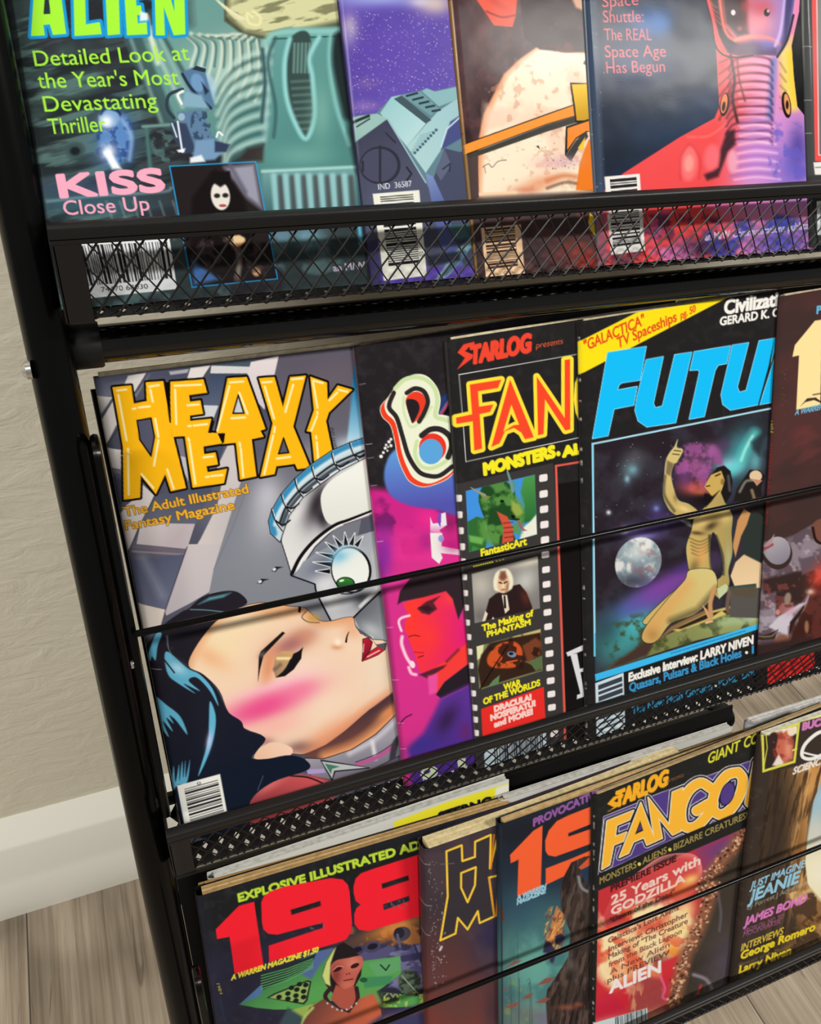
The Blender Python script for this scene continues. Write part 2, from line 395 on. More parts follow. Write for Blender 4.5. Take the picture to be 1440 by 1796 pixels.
class Painter:
    def __init__(s, X, Y, upx, upy, base):
        s.X = X.ravel(); s.Y = Y.ravel(); s.u = (upx, upy); s.n = len(s.X)
        s.col = np.tile(np.array(base, np.float32), (s.n, 1)); s.clip = None; s.c()
    def c(s, x0=0, y0=0, k=1.0): s.o = (x0, y0, k); return s
    def m(s, pts):
        p = np.asarray(pts, float); return np.stack([s.o[0] + p[..., 0] / s.o[2], s.o[1] + p[..., 1] / s.o[2]], -1)
    def sel(s, lo, hi): return np.nonzero((s.X > lo[0]) & (s.X < hi[0]) & (s.Y > lo[1]) & (s.Y < hi[1]))[0]
    def mix(s, idx, cov, col):
        if s.clip is not None: cov = cov * s.clip[idx]
        s.col[idx] += (np.asarray(col, np.float32) - s.col[idx]) * cov[:, None].astype(np.float32)
    def cov_poly(s, pts, soft, grow=0.0, sm=False, holes=()):
        loops = [s.m(pts)] + [s.m(h) for h in holes]
        if sm: loops = [smooth_pts(l) for l in loops]
        A = np.concatenate(loops); B = np.concatenate([np.roll(l, -1, 0) for l in loops])
        pad = soft + grow + 1; idx = s.sel(A.min(0) - pad, A.max(0) + pad)
        if len(idx) == 0: return idx, None
        d = seg_sdf(A, B, s.X[idx], s.Y[idx]) - grow
        return idx, np.clip(0.5 - d / soft, 0, 1)
    def poly(s, pts, col, soft=1.3, a=1.0, sm=False, g=None, grow=0.0, holes=()):
        idx, cv = s.cov_poly(pts, soft, grow, sm, holes)
        if cv is None: return
        if g is not None:
            (p0, p1, c2) = g; p0, p1 = s.m([p0, p1]); d = p1 - p0
            t = np.clip(((s.X[idx] - p0[0]) * d[0] + (s.Y[idx] - p0[1]) * d[1]) / (d @ d), 0, 1)[:, None]
            col = np.asarray(col, np.float32) * (1 - t) + np.asarray(c2, np.float32) * t
        s.mix(idx, cv * a, col)
    def setclip(s, pts, sm=False, soft=1.3):
        s.clip = None; idx, cv = s.cov_poly(pts, soft, 0, sm); c = np.zeros(s.n, np.float32)
        if cv is not None: c[idx] = cv
        s.clip = c
    def noclip(s): s.clip = None
    def line(s, pts, w, col, soft=1.2, a=1.0, sm=False, w1=None, mid=None):
        p = s.m(pts); k = s.o[2]; w0 = w / k; we = w0 if w1 is None else w1 / k
        if sm: p = smooth_pts(p, False)
        n = len(p); tt = np.linspace(0, 1, n); ww = w0 + (we - w0) * tt
        if mid is not None: ww = ww * (1 - np.abs(2 * tt - 1) ** 2) + mid / k * 0 + 0.15
        mw = ww.max() / 2 + soft + 1; idx = s.sel(p.min(0) - mw, p.max(0) + mw)
        if len(idx) == 0: return
        x, y = s.X[idx], s.Y[idx]; d = np.full(len(idx), 1e9)
        for i in range(n - 1):
            A, D = p[i], p[i + 1] - p[i]; t = np.clip(((x - A[0]) * D[0] + (y - A[1]) * D[1]) / max(D @ D, 1e-9), 0, 1)
            d = np.minimum(d, np.hypot(x - A[0] - t * D[0], y - A[1] - t * D[1]) - (ww[i] + (ww[i + 1] - ww[i]) * t) / 2)
        s.mix(idx, np.clip(0.5 - d / soft, 0, 1) * a, col)
    def blob(s, x, y, rx, ry, col, a=1.0, rot=0.0, hard=1.0):
        (x, y) = s.m((x, y)); rx /= s.o[2]; ry /= s.o[2]; q = max(rx, ry) * 2.6
        idx = s.sel((x - q, y - q), (x + q, y + q))
        if len(idx) == 0: return
        r = math.radians(rot); dx, dy = s.X[idx] - x, s.Y[idx] - y
        e = ((dx * math.cos(r) + dy * math.sin(r)) / rx) ** 2 + ((-dx * math.sin(r) + dy * math.cos(r)) / ry) ** 2
        s.mix(idx, a * np.exp(-e ** hard), col)
    def ell(s, x, y, rx, ry, col, rot=0.0, a=1.0, soft=1.3, g=None):
        r = math.radians(rot); th = np.linspace(0, 2 * math.pi, 28, endpoint=False)
        pts = np.stack([x + rx * np.cos(th) * math.cos(r) - ry * np.sin(th) * math.sin(r), y + rx * np.cos(th) * math.sin(r) + ry * np.sin(th) * math.cos(r)], -1)
        s.poly(pts, col, soft, a, g=g)
    def grain(s, scale, col, lo=0.5, hi=0.7, a=1.0, sx=1.0, sy=1.0, rot=0.0, seed=0.0, box=None, o=4):
        k = s.o[2]
        if box is not None:
            b = s.m([(box[0], box[1]), (box[2], box[3])]); idx = s.sel(b[0], b[1])
            ctr = (b[0] + b[1]) / 2; hw = (b[1] - b[0]) / 2
            fall = np.clip((1.15 - ((s.X[idx] - ctr[0]) / hw[0]) ** 4 - ((s.Y[idx] - ctr[1]) / hw[1]) ** 4 - .5 * (((s.X[idx] - ctr[0]) / hw[0]) * ((s.Y[idx] - ctr[1]) / hw[1])) ** 2) * 1.6, 0, 1)
        elif s.clip is not None: idx = np.nonzero(s.clip > 0)[0]
        else: idx = np.arange(s.n)
        if len(idx) == 0: return
        if box is None: fall = 1.0
        r = math.radians(rot); x, y = s.X[idx], s.Y[idx]
        u = (x * math.cos(r) + y * math.sin(r)) / (scale / k * sx) + seed; v = (-x * math.sin(r) + y * math.cos(r)) / (scale / k * sy) + seed * 1.7
        s.mix(idx, np.clip((fbm(u, v, o) - lo) / (hi - lo), 0, 1) * a * fall, col)
    def text(s, body, p0, p1, h, col, bold=0.0, slant=0.0, out=None, soft=1.1, a=1.0, up=None):
        """one line of type from p0 to p1 (baseline), capitals h tall"""
        A, B = glyph_loops(body)
        if len(A) == 0: return
        p0, p1 = s.m([p0, p1]); h = h / s.o[2]; bx = p1 - p0; L = np.hypot(*bx)
        x0, x1 = min(A[:, 0].min(), B[:, 0].min()), max(A[:, 0].max(), B[:, 0].max()); cap = cap_height()
        U = np.array(s.u if up is None else up, float); U = U / np.hypot(*U) * h
        def tr(q):
            gx = (q[:, 0:1] - x0) / (x1 - x0); gy = q[:, 1:2] / cap
            return p0 + gx * bx + gy * U + slant * gy * h * bx / L
        A2, B2 = tr(A), tr(B); pad = 3 + bold + (out[1] if out else 0)
        idx = s.sel(np.minimum(A2.min(0), B2.min(0)) - pad, np.maximum(A2.max(0), B2.max(0)) + pad)
        if len(idx) == 0: return
        d = seg_sdf(A2, B2, s.X[idx], s.Y[idx])
        if out: s.mix(idx, np.clip(0.5 - (d - bold - out[1]) / soft, 0, 1) * a, out[0])
        s.mix(idx, np.clip(0.5 - (d - bold) / soft, 0, 1) * a, col)
    def bars(s, quad, n, seed, along=False, m0=0.12, m1=0.9, ink=(35, 33, 38), paper=(238, 238, 230), h0=0.08, h1=0.92):
        """a bar code on a paper label; bars run left-right (or up-down with along)"""
        q = np.asarray(quad, float); s.poly(q, paper); rg = random.Random(seed)
        f = lambda u, v: q[0] * (1 - u) * (1 - v) + q[1] * u * (1 - v) + q[2] * u * v + q[3] * (1 - u) * v
        t = m0; tot = []; 
        while t < m1:
            w = rg.choice((1, 1, 2, 3)) * (m1 - m0) / (n * 3.4); gap = rg.choice((1, 1, 2)) * (m1 - m0) / (n * 3.0)
            tot.append((t, min(t + w, m1))); t += w + gap
        for a, b in tot:
            P4 = [f(h0, a), f(h1, a), f(h1, b), f(h0, b)] if not along else [f(a, h0), f(b, h0), f(b, h1), f(a, h1)]
            s.poly(P4, ink, soft=1.0)
    def dots(s, n, seed, box, col, r0=0.6, r1=1.4, a=1.0):
        rg = random.Random(seed)
        for i in range(n):
            s.blob(rg.uniform(box[0], box[2]), rg.uniform(box[1], box[3]), *(lambda q: (q, q))(rg.uniform(r0, r1) * s.o[2]), col, a * rg.uniform(.4, 1))

# ---------------------------------------------------------------- magazines
def cover_material(name, rough, coat):
    m = bpy.data.materials.new(name); m.use_nodes = True; nt = m.node_tree; b = nt.nodes['Principled BSDF']
    at = nd(nt, 'ShaderNodeAttribute', attribute_name='ink'); nt.links.new(at.outputs['Color'], b.inputs['Base Color'])
    tc = nd(nt, 'ShaderNodeTexCoord'); n1 = nd(nt, 'ShaderNodeTexNoise', in_Scale=26.0, in_Detail=2.0); n2 = nd(nt, 'ShaderNodeTexNoise', in_Scale=900.0, in_Detail=1.0)
    nt.links.new(tc.outputs['Object'], n1.inputs['Vector']); nt.links.new(tc.outputs['Object'], n2.inputs['Vector'])
    b1 = nd(nt, 'ShaderNodeBump', in_Strength=0.10, in_Distance=0.003); nt.links.new(n1.outputs['Fac'], b1.inputs['Height'])
    b2 = nd(nt, 'ShaderNodeBump', in_Strength=0.02, in_Distance=0.0002); nt.links.new(n2.outputs['Fac'], b2.inputs['Height']); nt.links.new(b1.outputs[0], b2.inputs['Normal'])
    nt.links.new(b2.outputs[0], b.inputs['Normal'])
    b.inputs['Roughness'].default_value = rough; b.inputs['Specular IOR Level'].default_value = coat
    return m
M['cover'] = cover_material('printed_glossy_cover', 0.15, 0.035)
def paper_material(name):
    m = bpy.data.materials.new(name); m.use_nodes = True; nt = m.node_tree; b = nt.nodes['Principled BSDF']
    at = nd(nt, 'ShaderNodeAttribute', attribute_name='ink'); tc = nd(nt, 'ShaderNodeTexCoord')
    n = nd(nt, 'ShaderNodeTexNoise', in_Scale=260.0, in_Detail=3.0); nt.links.new(tc.outputs['Object'], n.inputs['Vector'])
    r = ramp(nt, [(0.3, (205, 200, 192)), (0.6, (255, 255, 255))]); nt.links.new(n.outputs['Fac'], r.inputs[0])
    mx = nd(nt, 'ShaderNodeMix', data_type='RGBA', blend_type='MULTIPLY'); mx.inputs[0].default_value = 0.7
    nt.links.new(at.outputs['Color'], mx.inputs[6]); nt.links.new(r.outputs[0], mx.inputs[7]); nt.links.new(mx.outputs[2], b.inputs['Base Color'])
    b.inputs['Roughness'].default_value = 0.85; b.inputs['Specular IOR Level'].default_value = 0.2
    return m
M['paper'] = paper_material('page_edges')
GAIN = 0.80
def set_ink(me, col):
    at = me.color_attributes.new('ink', 'FLOAT_COLOR', 'POINT')
    c = np.ones((len(me.vertices), 4), np.float32); c[:, :3] = lin(np.clip(col, 0, 255)) * GAIN
    at.data.foreach_set('color', c.ravel())
PX_STEP = 1.25
def axis_samples(a, b, n, total):
    """parameters 0..1, n fine samples in [a,b], coarse outside"""
    s = [np.linspace(a, b, n)]
    if a > 1e-4: s.insert(0, np.linspace(0, a, max(2, int(total * a)))[:-1])
    if b < 1 - 1e-4: s.append(np.linspace(b, 1, max(2, int(total * (1 - b))))[1:])
    return np.concatenate(s)
def magazine(label, tier, tl, bl, art, base, off=0.0, drop=0.001, width=0.1875, thick=0.0022, length=0.2462, anchor='both',
             ucut=None, spine=None, page=(226, 214, 186), pvar=10, group='magazines in the rack', cat='magazine', bow=0.0, slabs=7, name='magazine', lean=None, tr=None, ptop=0.0):
    t = TIER[tier]; l = math.radians(lean or t['lean'])
    n = np.array([0, -math.cos(l), math.sin(l)]); u0 = np.array([0, math.sin(l), math.cos(l)])
    o = np.array([0, t['fy'] + 0.0085, t['fz'] + 0.0012]) + n * off
    def hit(p): r = ray(*p); return r * (n @ o) / (n @ r)
    TL, BL = hit(tl), hit(bl); d = TL - BL; Ln = np.linalg.norm(d); d /= Ln
    if anchor == 'top': BL = TL - d * length; Ln = length
    zf = t['fz'] + 0.0010          # the basket floor carries every magazine
    if anchor == 'floor' or BL[2] < zf: BL = BL + d * ((zf - BL[2]) / d[2])
    if anchor == 'bottom': TL = BL + d * length
    Ln = np.linalg.norm(TL - BL)
    w = np.array([1.0, 0, 0]) - n * (drop / width); w -= d * (w @ d); w /= np.linalg.norm(w)
    if tr is not None:             # the top edge runs through a second measured point
        e = hit(tr) - TL; e /= np.linalg.norm(e); w = e - n * (drop / width); w /= np.linalg.norm(w)
    nf = np.cross(w, d); nf = nf if nf @ n > 0 else -nf
    sc = lambda P: np.asarray(P) * S + np.array([0, 0, CAM_Z])
    TL3, BL3 = sc(TL), sc(BL); Wd, Lg, Th = width * S, Ln * S, thick * S
    # visible part of the front gets the fine grid
    flat = lambda u, v: TL3 + w * (Wd * u)[..., None] - d * (Lg * v)[..., None]
    uu, vv = np.meshgrid(np.linspace(0, 1, 41), np.linspace(0, 1, 41))
    gx, gy = proj(flat(uu, vv)); vis = (gx > -12) & (gx < W_PX + 12) & (gy > -12) & (gy < H_PX + 12)
    if ucut is not None: vis &= gx < ucut + 14
    if vis.any():
        ua, ub, va, vb = uu[vis].min(), uu[vis].max(), vv[vis].min(), vv[vis].max()
        ua, ub, va, vb = max(0, ua - .025), min(1, ub + .025), max(0, va - .025), min(1, vb + .025)
        p = flat(np.array([ua, ub, ua]), np.array([(va + vb) / 2, (va + vb) / 2, va])); q = flat(np.array([ua]), np.array([vb]))
        x1, y1 = proj(p); x2, y2 = proj(q)
        nu = int(math.hypot(x1[1] - x1[0], y1[1] - y1[0]) / PX_STEP) + 2; nv = int(math.hypot(x2[0] - x1[2], y2[0] - y1[2]) / PX_STEP) + 2
    else: ua, ub, va, vb, nu, nv = 0, 1, 0, 1, 24, 32
    U = axis_samples(ua, ub, nu, 60); V = axis_samples(va, vb, nv, 70)
    gu, gv = np.meshgrid(U, V); P = flat(gu, gv); X, Y = proj(P)
    x = gu * Wd; r = 0.0035
    bend = -0.0014 * np.clip(1 - x / r, 0, 1) ** 2 + bow * np.sin(np.pi * np.clip(gu, 0, 1)) * 1.0
    co = P + nf * bend[..., None]
    ox, oy = proj(TL3[None] * .5 + BL3[None] * .5); ex, ey = proj((TL3 * .52 + BL3 * .48)[None])
    pa = Painter(X, Y, float(ex[0] - ox[0]), float(ey[0] - oy[0]), base)
    if art: art(pa)
    ncol, nrow = len(U), len(V); verts = co.reshape(-1, 3)
    i = np.arange(nrow - 1)[:, None] * ncol + np.arange(ncol - 1)[None]; i = i.ravel()
    faces = np.stack([i, i + ncol, i + ncol + 1, i + 1], 1)
    # spine strip and back cover (one folded sheet)
    nb = len(verts); fr = co[:, 0]; m1 = fr - nf * (Th * 0.5 - 0.0004) - w * 0.0005; bk = fr - nf * (Th - 0.0014)
    back_r = TL3 + w * Wd - nf * Th + 0 * BL3
    br = flat(np.ones(nrow), V) - nf * Th
    extra = np.concatenate([m1, bk, br]); k = np.arange(nrow - 1)
    a0, a1, a2, a3 = k * ncol, nb + k, nb + nrow + k, nb + 2 * nrow + k
    f2 = np.concatenate([np.stack([p, q, q + 1, p + s_], 1) for p, q, s_ in ((a0, a1, ncol), (a1, a2, 1), (a2, a3, 1))])
    verts = np.concatenate([verts, extra]); faces = np.concatenate([faces, f2])
    col = pa.col; sp = pa.col.reshape(nrow, ncol, 3)[:, 0] if spine is None else np.tile(np.array(spine, np.float32), (nrow, 1))
    colx = np.concatenate([col, sp, sp, sp * 0 + np.array(base, np.float32)])
    me = bpy.data.meshes.new('cover'); me.vertices.add(len(verts)); me.vertices.foreach_set('co', verts.astype(np.float32).ravel())
    me.loops.add(len(faces) * 4); me.loops.foreach_set('vertex_index', faces.astype(np.int32).ravel())
    me.polygons.add(len(faces)); me.polygons.foreach_set('loop_start', np.arange(len(faces), dtype=np.int32) * 4)
    me.update(calc_edges=True); me.polygons.foreach_set('use_smooth', np.ones(len(faces), bool))
    set_ink(me, colx); me.update()
    loc = Vector((BL3 + w * Wd / 2).tolist())
    root = empty(name, loc, label, cat, group)
    link_mesh('cover', me, M['cover'], root)
    # pages: a block of gathered sections
    vs, fs, cs = [], [], []; rg = random.Random(int(tl[0] * 7 + tl[1]))
    nsl = slabs; t0, t1 = 0.0005, Th - 0.0004
    for j in range(nsl):
        za, zb = t0 + (t1 - t0) * j / nsl, t0 + (t1 - t0) * (j + 0.93) / nsl
        it, ir, ib = rg.uniform(0.0000, 0.0007), rg.uniform(0.0004, 0.0016), rg.uniform(0.0003, 0.001)
        tint = np.array(page, float) + rg.uniform(-pvar, pvar); nx = 10
        b0 = len(vs)
        for kx in range(nx + 1):
            us = 0.010 if ptop > .0015 else 0.017; uq = us + (1 - us - ir / Wd) * kx / nx
            bb = bow * math.sin(math.pi * uq)
            for vq in ((it - ptop * S) / Lg + rg.uniform(0, .0006), 1 - ib / Lg):
                for z in (za, zb):
                    vs.append(TL3 + w * Wd * uq - d * Lg * vq + nf * (bb - z)); cs.append(tint + rg.uniform(-4, 4))
        for kx in range(nx):
            a = b0 + kx * 4; b_ = a + 4
            fs += [(a, a + 1, b_ + 1, b_), (a + 2, b_ + 2, b_ + 3, a + 3), (a, b_, b_ + 2, a + 2), (a + 1, a + 3, b_ + 3, b_ + 1)]
        fs += [(b0, b0 + 2, b0 + 3, b0 + 1), (b0 + nx * 4, b0 + nx * 4 + 1, b0 + nx * 4 + 3, b0 + nx * 4 + 2)]
    pm = bpy.data.meshes.new('pages'); pm.from_pydata([tuple(v) for v in vs], [], fs); pm.update(); set_ink(pm, np.array(cs))
    link_mesh('pages', pm, M['paper'], root)
    return root
# ---------------------------------------------------------------- cover art, middle tier
WHITE = (246, 243, 236)
def art_kiss(p):
    # city of crossing beams
    p.c(140, 620, 4.727)
    p.grain(420, (74, 76, 92), .35, .7, .8)
    p.poly([(100, 220), (400, 185), (380, 260), (272, 360), (120, 350)], (84, 88, 108), g=((100, 220), (120, 350), (120, 124, 142)))
    p.poly([(400, 185), (552, 160), (440, 345), (300, 600), (212, 775), (168, 570), (270, 395), (370, 255)], (218, 212, 208), g=((450, 170), (200, 700), (228, 220, 214)))
    p.line([(555, 165), (445, 340)], 9, (60, 60, 76)); p.line([(168, 570), (270, 395)], 6, (70, 70, 85)); p.line([(215, 775), (330, 600)], 8, (56, 56, 72))
    p.poly([(120, 350), (272, 362), (180, 500), (140, 468)], (232, 228, 218), g=((130, 350), (150, 500), (172, 168, 170)))
    p.poly([(215, 782), (350, 800), (345, 960), (238, 948)], (230, 224, 216), g=((220, 790), (240, 960), (196, 188, 190)))
    p.poly([(240, 955), (345, 965), (345, 1000), (250, 990)], (112, 108, 118))
    p.poly([(560, 200), (590, 165), (470, 360), (450, 350)], (120, 118, 130))
    p.poly([(590, 165), (905, 130), (880, 215), (540, 240), (470, 370)], (74, 78, 98), g=((600, 160), (560, 360), (96, 98, 116)))
    p.poly([(740, 150), (905, 128), (890, 160), (750, 178)], (170, 168, 176))
    p.poly([(918, 120), (1088, 98), (1018, 205), (888, 215)], (226, 219, 216))
    p.line([(1088, 98), (1018, 205)], 8, (60, 60, 76))
    p.poly([(1088, 98), (1420, 62), (1420, 100), (1090, 140)], (70, 90, 100)); p.poly([(1090, 100), (1418, 110), (1405, 165), (1082, 165)], (214, 211, 212))
    p.poly([(1082, 168), (1420, 176), (1240, 380), (1130, 430), (1000, 425), (1060, 260)], (62, 74, 100), g=((1100, 170), (1100, 430), (88, 98, 120)))
    p.poly([(1000, 428), (1150, 432), (1100, 560), (900, 545), (980, 500)], (206, 209, 214))
    p.poly([(1030, 640), (1200, 680), (1190, 790), (1150, 900), (1020, 830)], (66, 78, 100))
    p.poly([(480, 540), (620, 690), (590, 850), (480, 715)], (84, 84, 106)); p.poly([(770, 690), (870, 690), (900, 1050), (790, 800)], (120, 118, 130))
    p.poly([(830, 850), (880, 860), (900, 1060), (850, 950)], (190, 188, 192))
    p.poly([(1232, 748), (1300, 745), (1420, 1000), (1260, 1400), (1110, 1800), (835, 1800), (1000, 1540), (1140, 1260), (1190, 1000), (1130, 960)], (204, 196, 196), g=((1300, 800), (950, 1780), (212, 200, 196)))
    p.line([(1190, 760), (1130, 960)], 6, (70, 70, 85))
    p.poly([(520, 1085), (618, 1178), (480, 1450), (395, 1660), (325, 1350), (385, 1260), (470, 1190)], (222, 214, 210), g=((560, 1100), (380, 1640), (206, 196, 194)))
    p.line([(640, 1185), (395, 1700)], 12, (104, 102, 114)); p.line([(618, 1178), (395, 1660)], 5, (60, 60, 74))
    p.poly([(240, 1010), (345, 1040), (360, 1230), (300, 1330)], (66, 70, 88))
    p.poly([(640, 1170), (1120, 1080), (960, 1410), (505, 1405)], (74, 80, 100), g=((800, 1100), (700, 1400), (98, 102, 118)))
    p.poly([(505, 1405), (962, 1412), (888, 1622), (470, 1580)], (214, 204, 204), g=((500, 1420), (700, 1620), (190, 178, 182)))
    p.line([(960, 1412), (838, 1796)], 7, (66, 62, 76))
    p.poly([(470, 1580), (888, 1622), (870, 1668), (440, 1615)], (110, 102, 114)); p.line([(440, 1640), (870, 1668)], 18, (138, 126, 136))
    p.c(200, 960, 3.593)
    p.poly([(100, 85), (455, 42), (320, 388), (150, 352), (100, 180)], (78, 82, 104), g=((110, 60), (260, 380), (104, 108, 132)))
    p.line([(185, 70), (300, 300)], 55, (150, 156, 176), soft=14, a=.45)  # pale streak: lamp reflection on the gloss, painted into the print
    p.poly([(470, -20), (695, -20), (600, 282), (480, 352), (330, 430), (318, 400)], (203, 194, 194), g=((600, 0), (350, 420), (186, 178, 184)))
    p.line([(460, 0), (318, 410)], 7, (70, 66, 80))
    p.poly([(138, 350), (322, 392), (290, 510), (170, 545)], (226, 214, 204))
    # plain grey air on the right
    p.c(400, 620, 4.727)
    p.poly([(380, -10), (1160, -60), (1200, 900), (900, 2400), (-220, 2400), (-156, 1976), (-120, 1790), (110, 1050), (240, 1020), (420, 500), (300, 460)], (92, 88, 102), g=((500, 100), (250, 1780), (128, 132, 142)))
    p.blob(300, 1500, 330, 330, (150, 152, 162), .65); p.blob(900, 200, 260, 180, (112, 98, 106), .5)
    p.poly([(190, 70), (420, 20), (380, 200), (300, 465), (240, 400), (160, 170)], (230, 219, 220), g=((300, 30), (300, 450), (206, 198, 206)))
    p.line([(-120, 1796), (40, 1440), (175, 1060)], 5, (90, 86, 98), a=.5)
    p.poly([(1048, 90), (1075, 120), (1150, 690), (985, 735), (1010, 500)], (24, 110, 160), soft=5, g=((1060, 200), (1060, 735), (168, 210, 232)))
    p.blob(1000, 760, 120, 70, (200, 222, 234), .8); p.blob(760, 820, 160, 90, (150, 152, 164), .7)
    p.blob(330, 1180, 130, 180, (206, 206, 214), .75); p.blob(300, 1380, 110, 190, (190, 190, 198), .55)
    # letters: black keyline then yellow
    b1 = lambda L: [(x - 1229, y) for x, y in L]
    HM_ = b1([(272, 280), (425, 265), (448, 415), (555, 395), (548, 240), (692, 228), (750, 578), (768, 690), (775, 690), (880, 1115), (755, 1142), (708, 1000), (630, 1165), (505, 1012), (500, 1195), (365, 1212), (358, 770)])
    HOLE = b1([(475, 555), (590, 535), (620, 690), (590, 850), (497, 715)])
    E_ = b1([(752, 235), (1025, 215), (1055, 325), (905, 345), (912, 400), (1000, 388), (1022, 500), (912, 515), (915, 560), (1090, 540), (1062, 655), (1140, 660), (1182, 745), (1025, 770), (1030, 835), (1125, 820), (1145, 920), (1050, 935), (1060, 985), (1220, 955), (1195, 1075), (935, 1112), (870, 684), (770, 692), (748, 565)])
    A_ = [(-4, 205), (155, 195), (310, 625), (268, 640), (295, 690), (195, 710), (235, 1018), (100, 1045), (65, 740), (-50, 750), (-40, 690), (-95, 658)]
    V_ = [(255, 205), (385, 195), (455, 445), (515, 195), (645, 183), (540, 605), (680, 945), (575, 960), (555, 915), (400, 935), (385, 1000), (268, 1022), (370, 580)]
    Y_ = [(682, 192), (820, 240), (825, 385), (910, 265), (1030, 300), (835, 490), (812, 560), (862, 800), (862, 832), (715, 902), (690, 650), (652, 645), (712, 470)]
    for g_ in (HM_, E_, A_, V_, Y_): p.poly(g_, (14, 10, 12), grow=3.9)
    YEL = (252, 186, 22)
    for g_ in (HM_, E_, A_, V_, Y_): p.poly(g_, YEL, grow=0.2)
    for h_, f_ in ((HOLE, (84, 84, 104)), ([(40, 497), (85, 343), (132, 495)], (200, 204, 212)), ([(418, 832), (460, 700), (504, 822)], (90, 88, 102))):
        p.poly(h_, (18, 14, 16), grow=1.2); p.poly(h_, f_, grow=-1.5)
    p.poly(b1([(1145, 662), (1205, 660), (1195, 740), (1180, 745)]), (18, 14, 16))
    p.poly(b1([(699, 234), (744, 240), (756, 574), (744, 572)]), (14, 10, 12)); p.poly(b1([(1068, 660), (1100, 560), (1118, 560), (1092, 656)]), (14, 10, 12))
    HL = [[(320, 345), (388, 720)], [(310, 308), (385, 298)], [(790, 300), (800, 585)], [(785, 268), (1005, 258)], [(575, 275), (655, 262)], [(585, 300), (605, 400)], [(440, 460), (462, 455)], [(490, 448), (580, 438)], [(400, 790), (402, 820)], [(400, 850), (405, 1170)], [(625, 540), (652, 690)], [(652, 720), (615, 930)], [(512, 1000), (610, 1115)], [(725, 960), (778, 1120)], [(900, 705), (908, 725)], [(910, 745), (958, 1080)], [(892, 430), (985, 422)], [(900, 602), (920, 600)], [(945, 598), (1055, 585)], [(1240, 270), (1140, 640)], [(1245, 240), (1355, 232)], [(1322, 325), (1390, 500)], [(1258, 537), (1370, 530)], [(1025, 862), (1105, 852)], [(1045, 1025), (1070, 1020)], [(1090, 1016), (1182, 1008)], [(1325, 740), (1330, 770)], [(1335, 790), (1355, 1020)]]
    for h_ in HL: p.line(b1(h_), 17, (255, 240, 178), soft=1.6)
    for h_ in ([(285, 240), (362, 234)], [(305, 275), (382, 540)], [(530, 215), (620, 205)], [(540, 260), (475, 485)], [(388, 610), (382, 655)], [(375, 680), (300, 1000)], [(405, 872), (515, 857)], [(705, 240), (742, 450)], [(705, 225), (785, 245)], [(740, 485), (742, 500)], [(738, 520), (690, 640)], [(728, 685), (732, 705)], [(735, 735), (748, 880)], [(915, 300), (990, 318)], [(905, 325), (840, 388)]):
        p.line(h_, 17, (255, 240, 178), soft=1.6)
    p.text('IND 36587', (848, 615), (878, 790), 26, (40, 38, 44), up=(1, .1), soft=1.0)
    p.c(140, 620, 4.727)
    for ln in (('The Adult Illustrated', (375, 1350), (1400, 1155)), ('Fantasy Magazine', (385, 1465), (1285, 1290))):
        p.text(ln[0], ln[1], ln[2], 74, (240, 178, 48), bold=.5, out=((96, 72, 40), .8), slant=-.05)
    # chrome robot
    p.c(400, 620, 4.727)
    dome = [(1150, 830), (920, 975), (760, 1085), (620, 1195), (510, 1330), (450, 1475), (445, 1560), (490, 1700), (520, 1800), (540, 1840), (600, 1780), (720, 1600), (900, 1430), (1200, 1300), (1200, 830)]
    p.poly(dome, (20, 18, 22), grow=1.6); p.poly(dome, (226, 226, 224), g=((480, 1700), (760, 1300), (206, 206, 208)))
    p.setclip(dome)
    p.blob(640, 1330, 110, 200, (180, 178, 184), .8, -50); p.blob(740, 1230, 70, 190, (48, 42, 48), .95, 20); p.blob(780, 1360, 60, 110, (40, 34, 42), .9, -20); p.blob(560, 1330, 50, 120, (232, 232, 230), .7, 30)
    p.noclip()
    p.poly([(1180, 850), (1000, 960), (850, 1055), (775, 1160), (775, 1280), (815, 1390), (880, 1420), (1010, 1385), (1210, 1300), (1210, 850)], (240, 241, 234), sm=True, g=((1000, 1000), (1000, 1400), (224, 226, 218)))
    rim = [(1170, 690), (1010, 742), (865, 805), (700, 915), (560, 1035), (440, 1170), (365, 1300), (338, 1390), (355, 1490), (430, 1560), (455, 1480), (505, 1340), (615, 1195), (765, 1080), (925, 968), (1170, 845)]
    p.poly(rim, (16, 14, 18), grow=1.6); p.poly(rim, (196, 214, 222))
    p.setclip(rim)
    p.line([(1170, 720), (1000, 775), (865, 840), (705, 945), (570, 1065), (455, 1200), (385, 1320), (358, 1400), (375, 1490)], 62, (58, 140, 186), soft=5, sm=True)
    p.line([(1170, 755), (1000, 808), (880, 868), (722, 975), (590, 1090), (478, 1225), (410, 1340), (388, 1420)], 26, (214, 232, 238), soft=5, sm=True)
    p.line([(1170, 830), (920, 938), (760, 1042), (615, 1160), (500, 1300), (450, 1420)], 34, (70, 78, 90), soft=4, sm=True)
    p.line([(1170, 790), (900, 905), (745, 1010), (600, 1128), (482, 1272), (430, 1400)], 18, (26, 26, 32), soft=2.5, sm=True)
    p.line([(1170, 850), (925, 962), (765, 1070), (620, 1185), (510, 1325)], 16, (226, 230, 232), soft=2, sm=True)
    p.noclip()
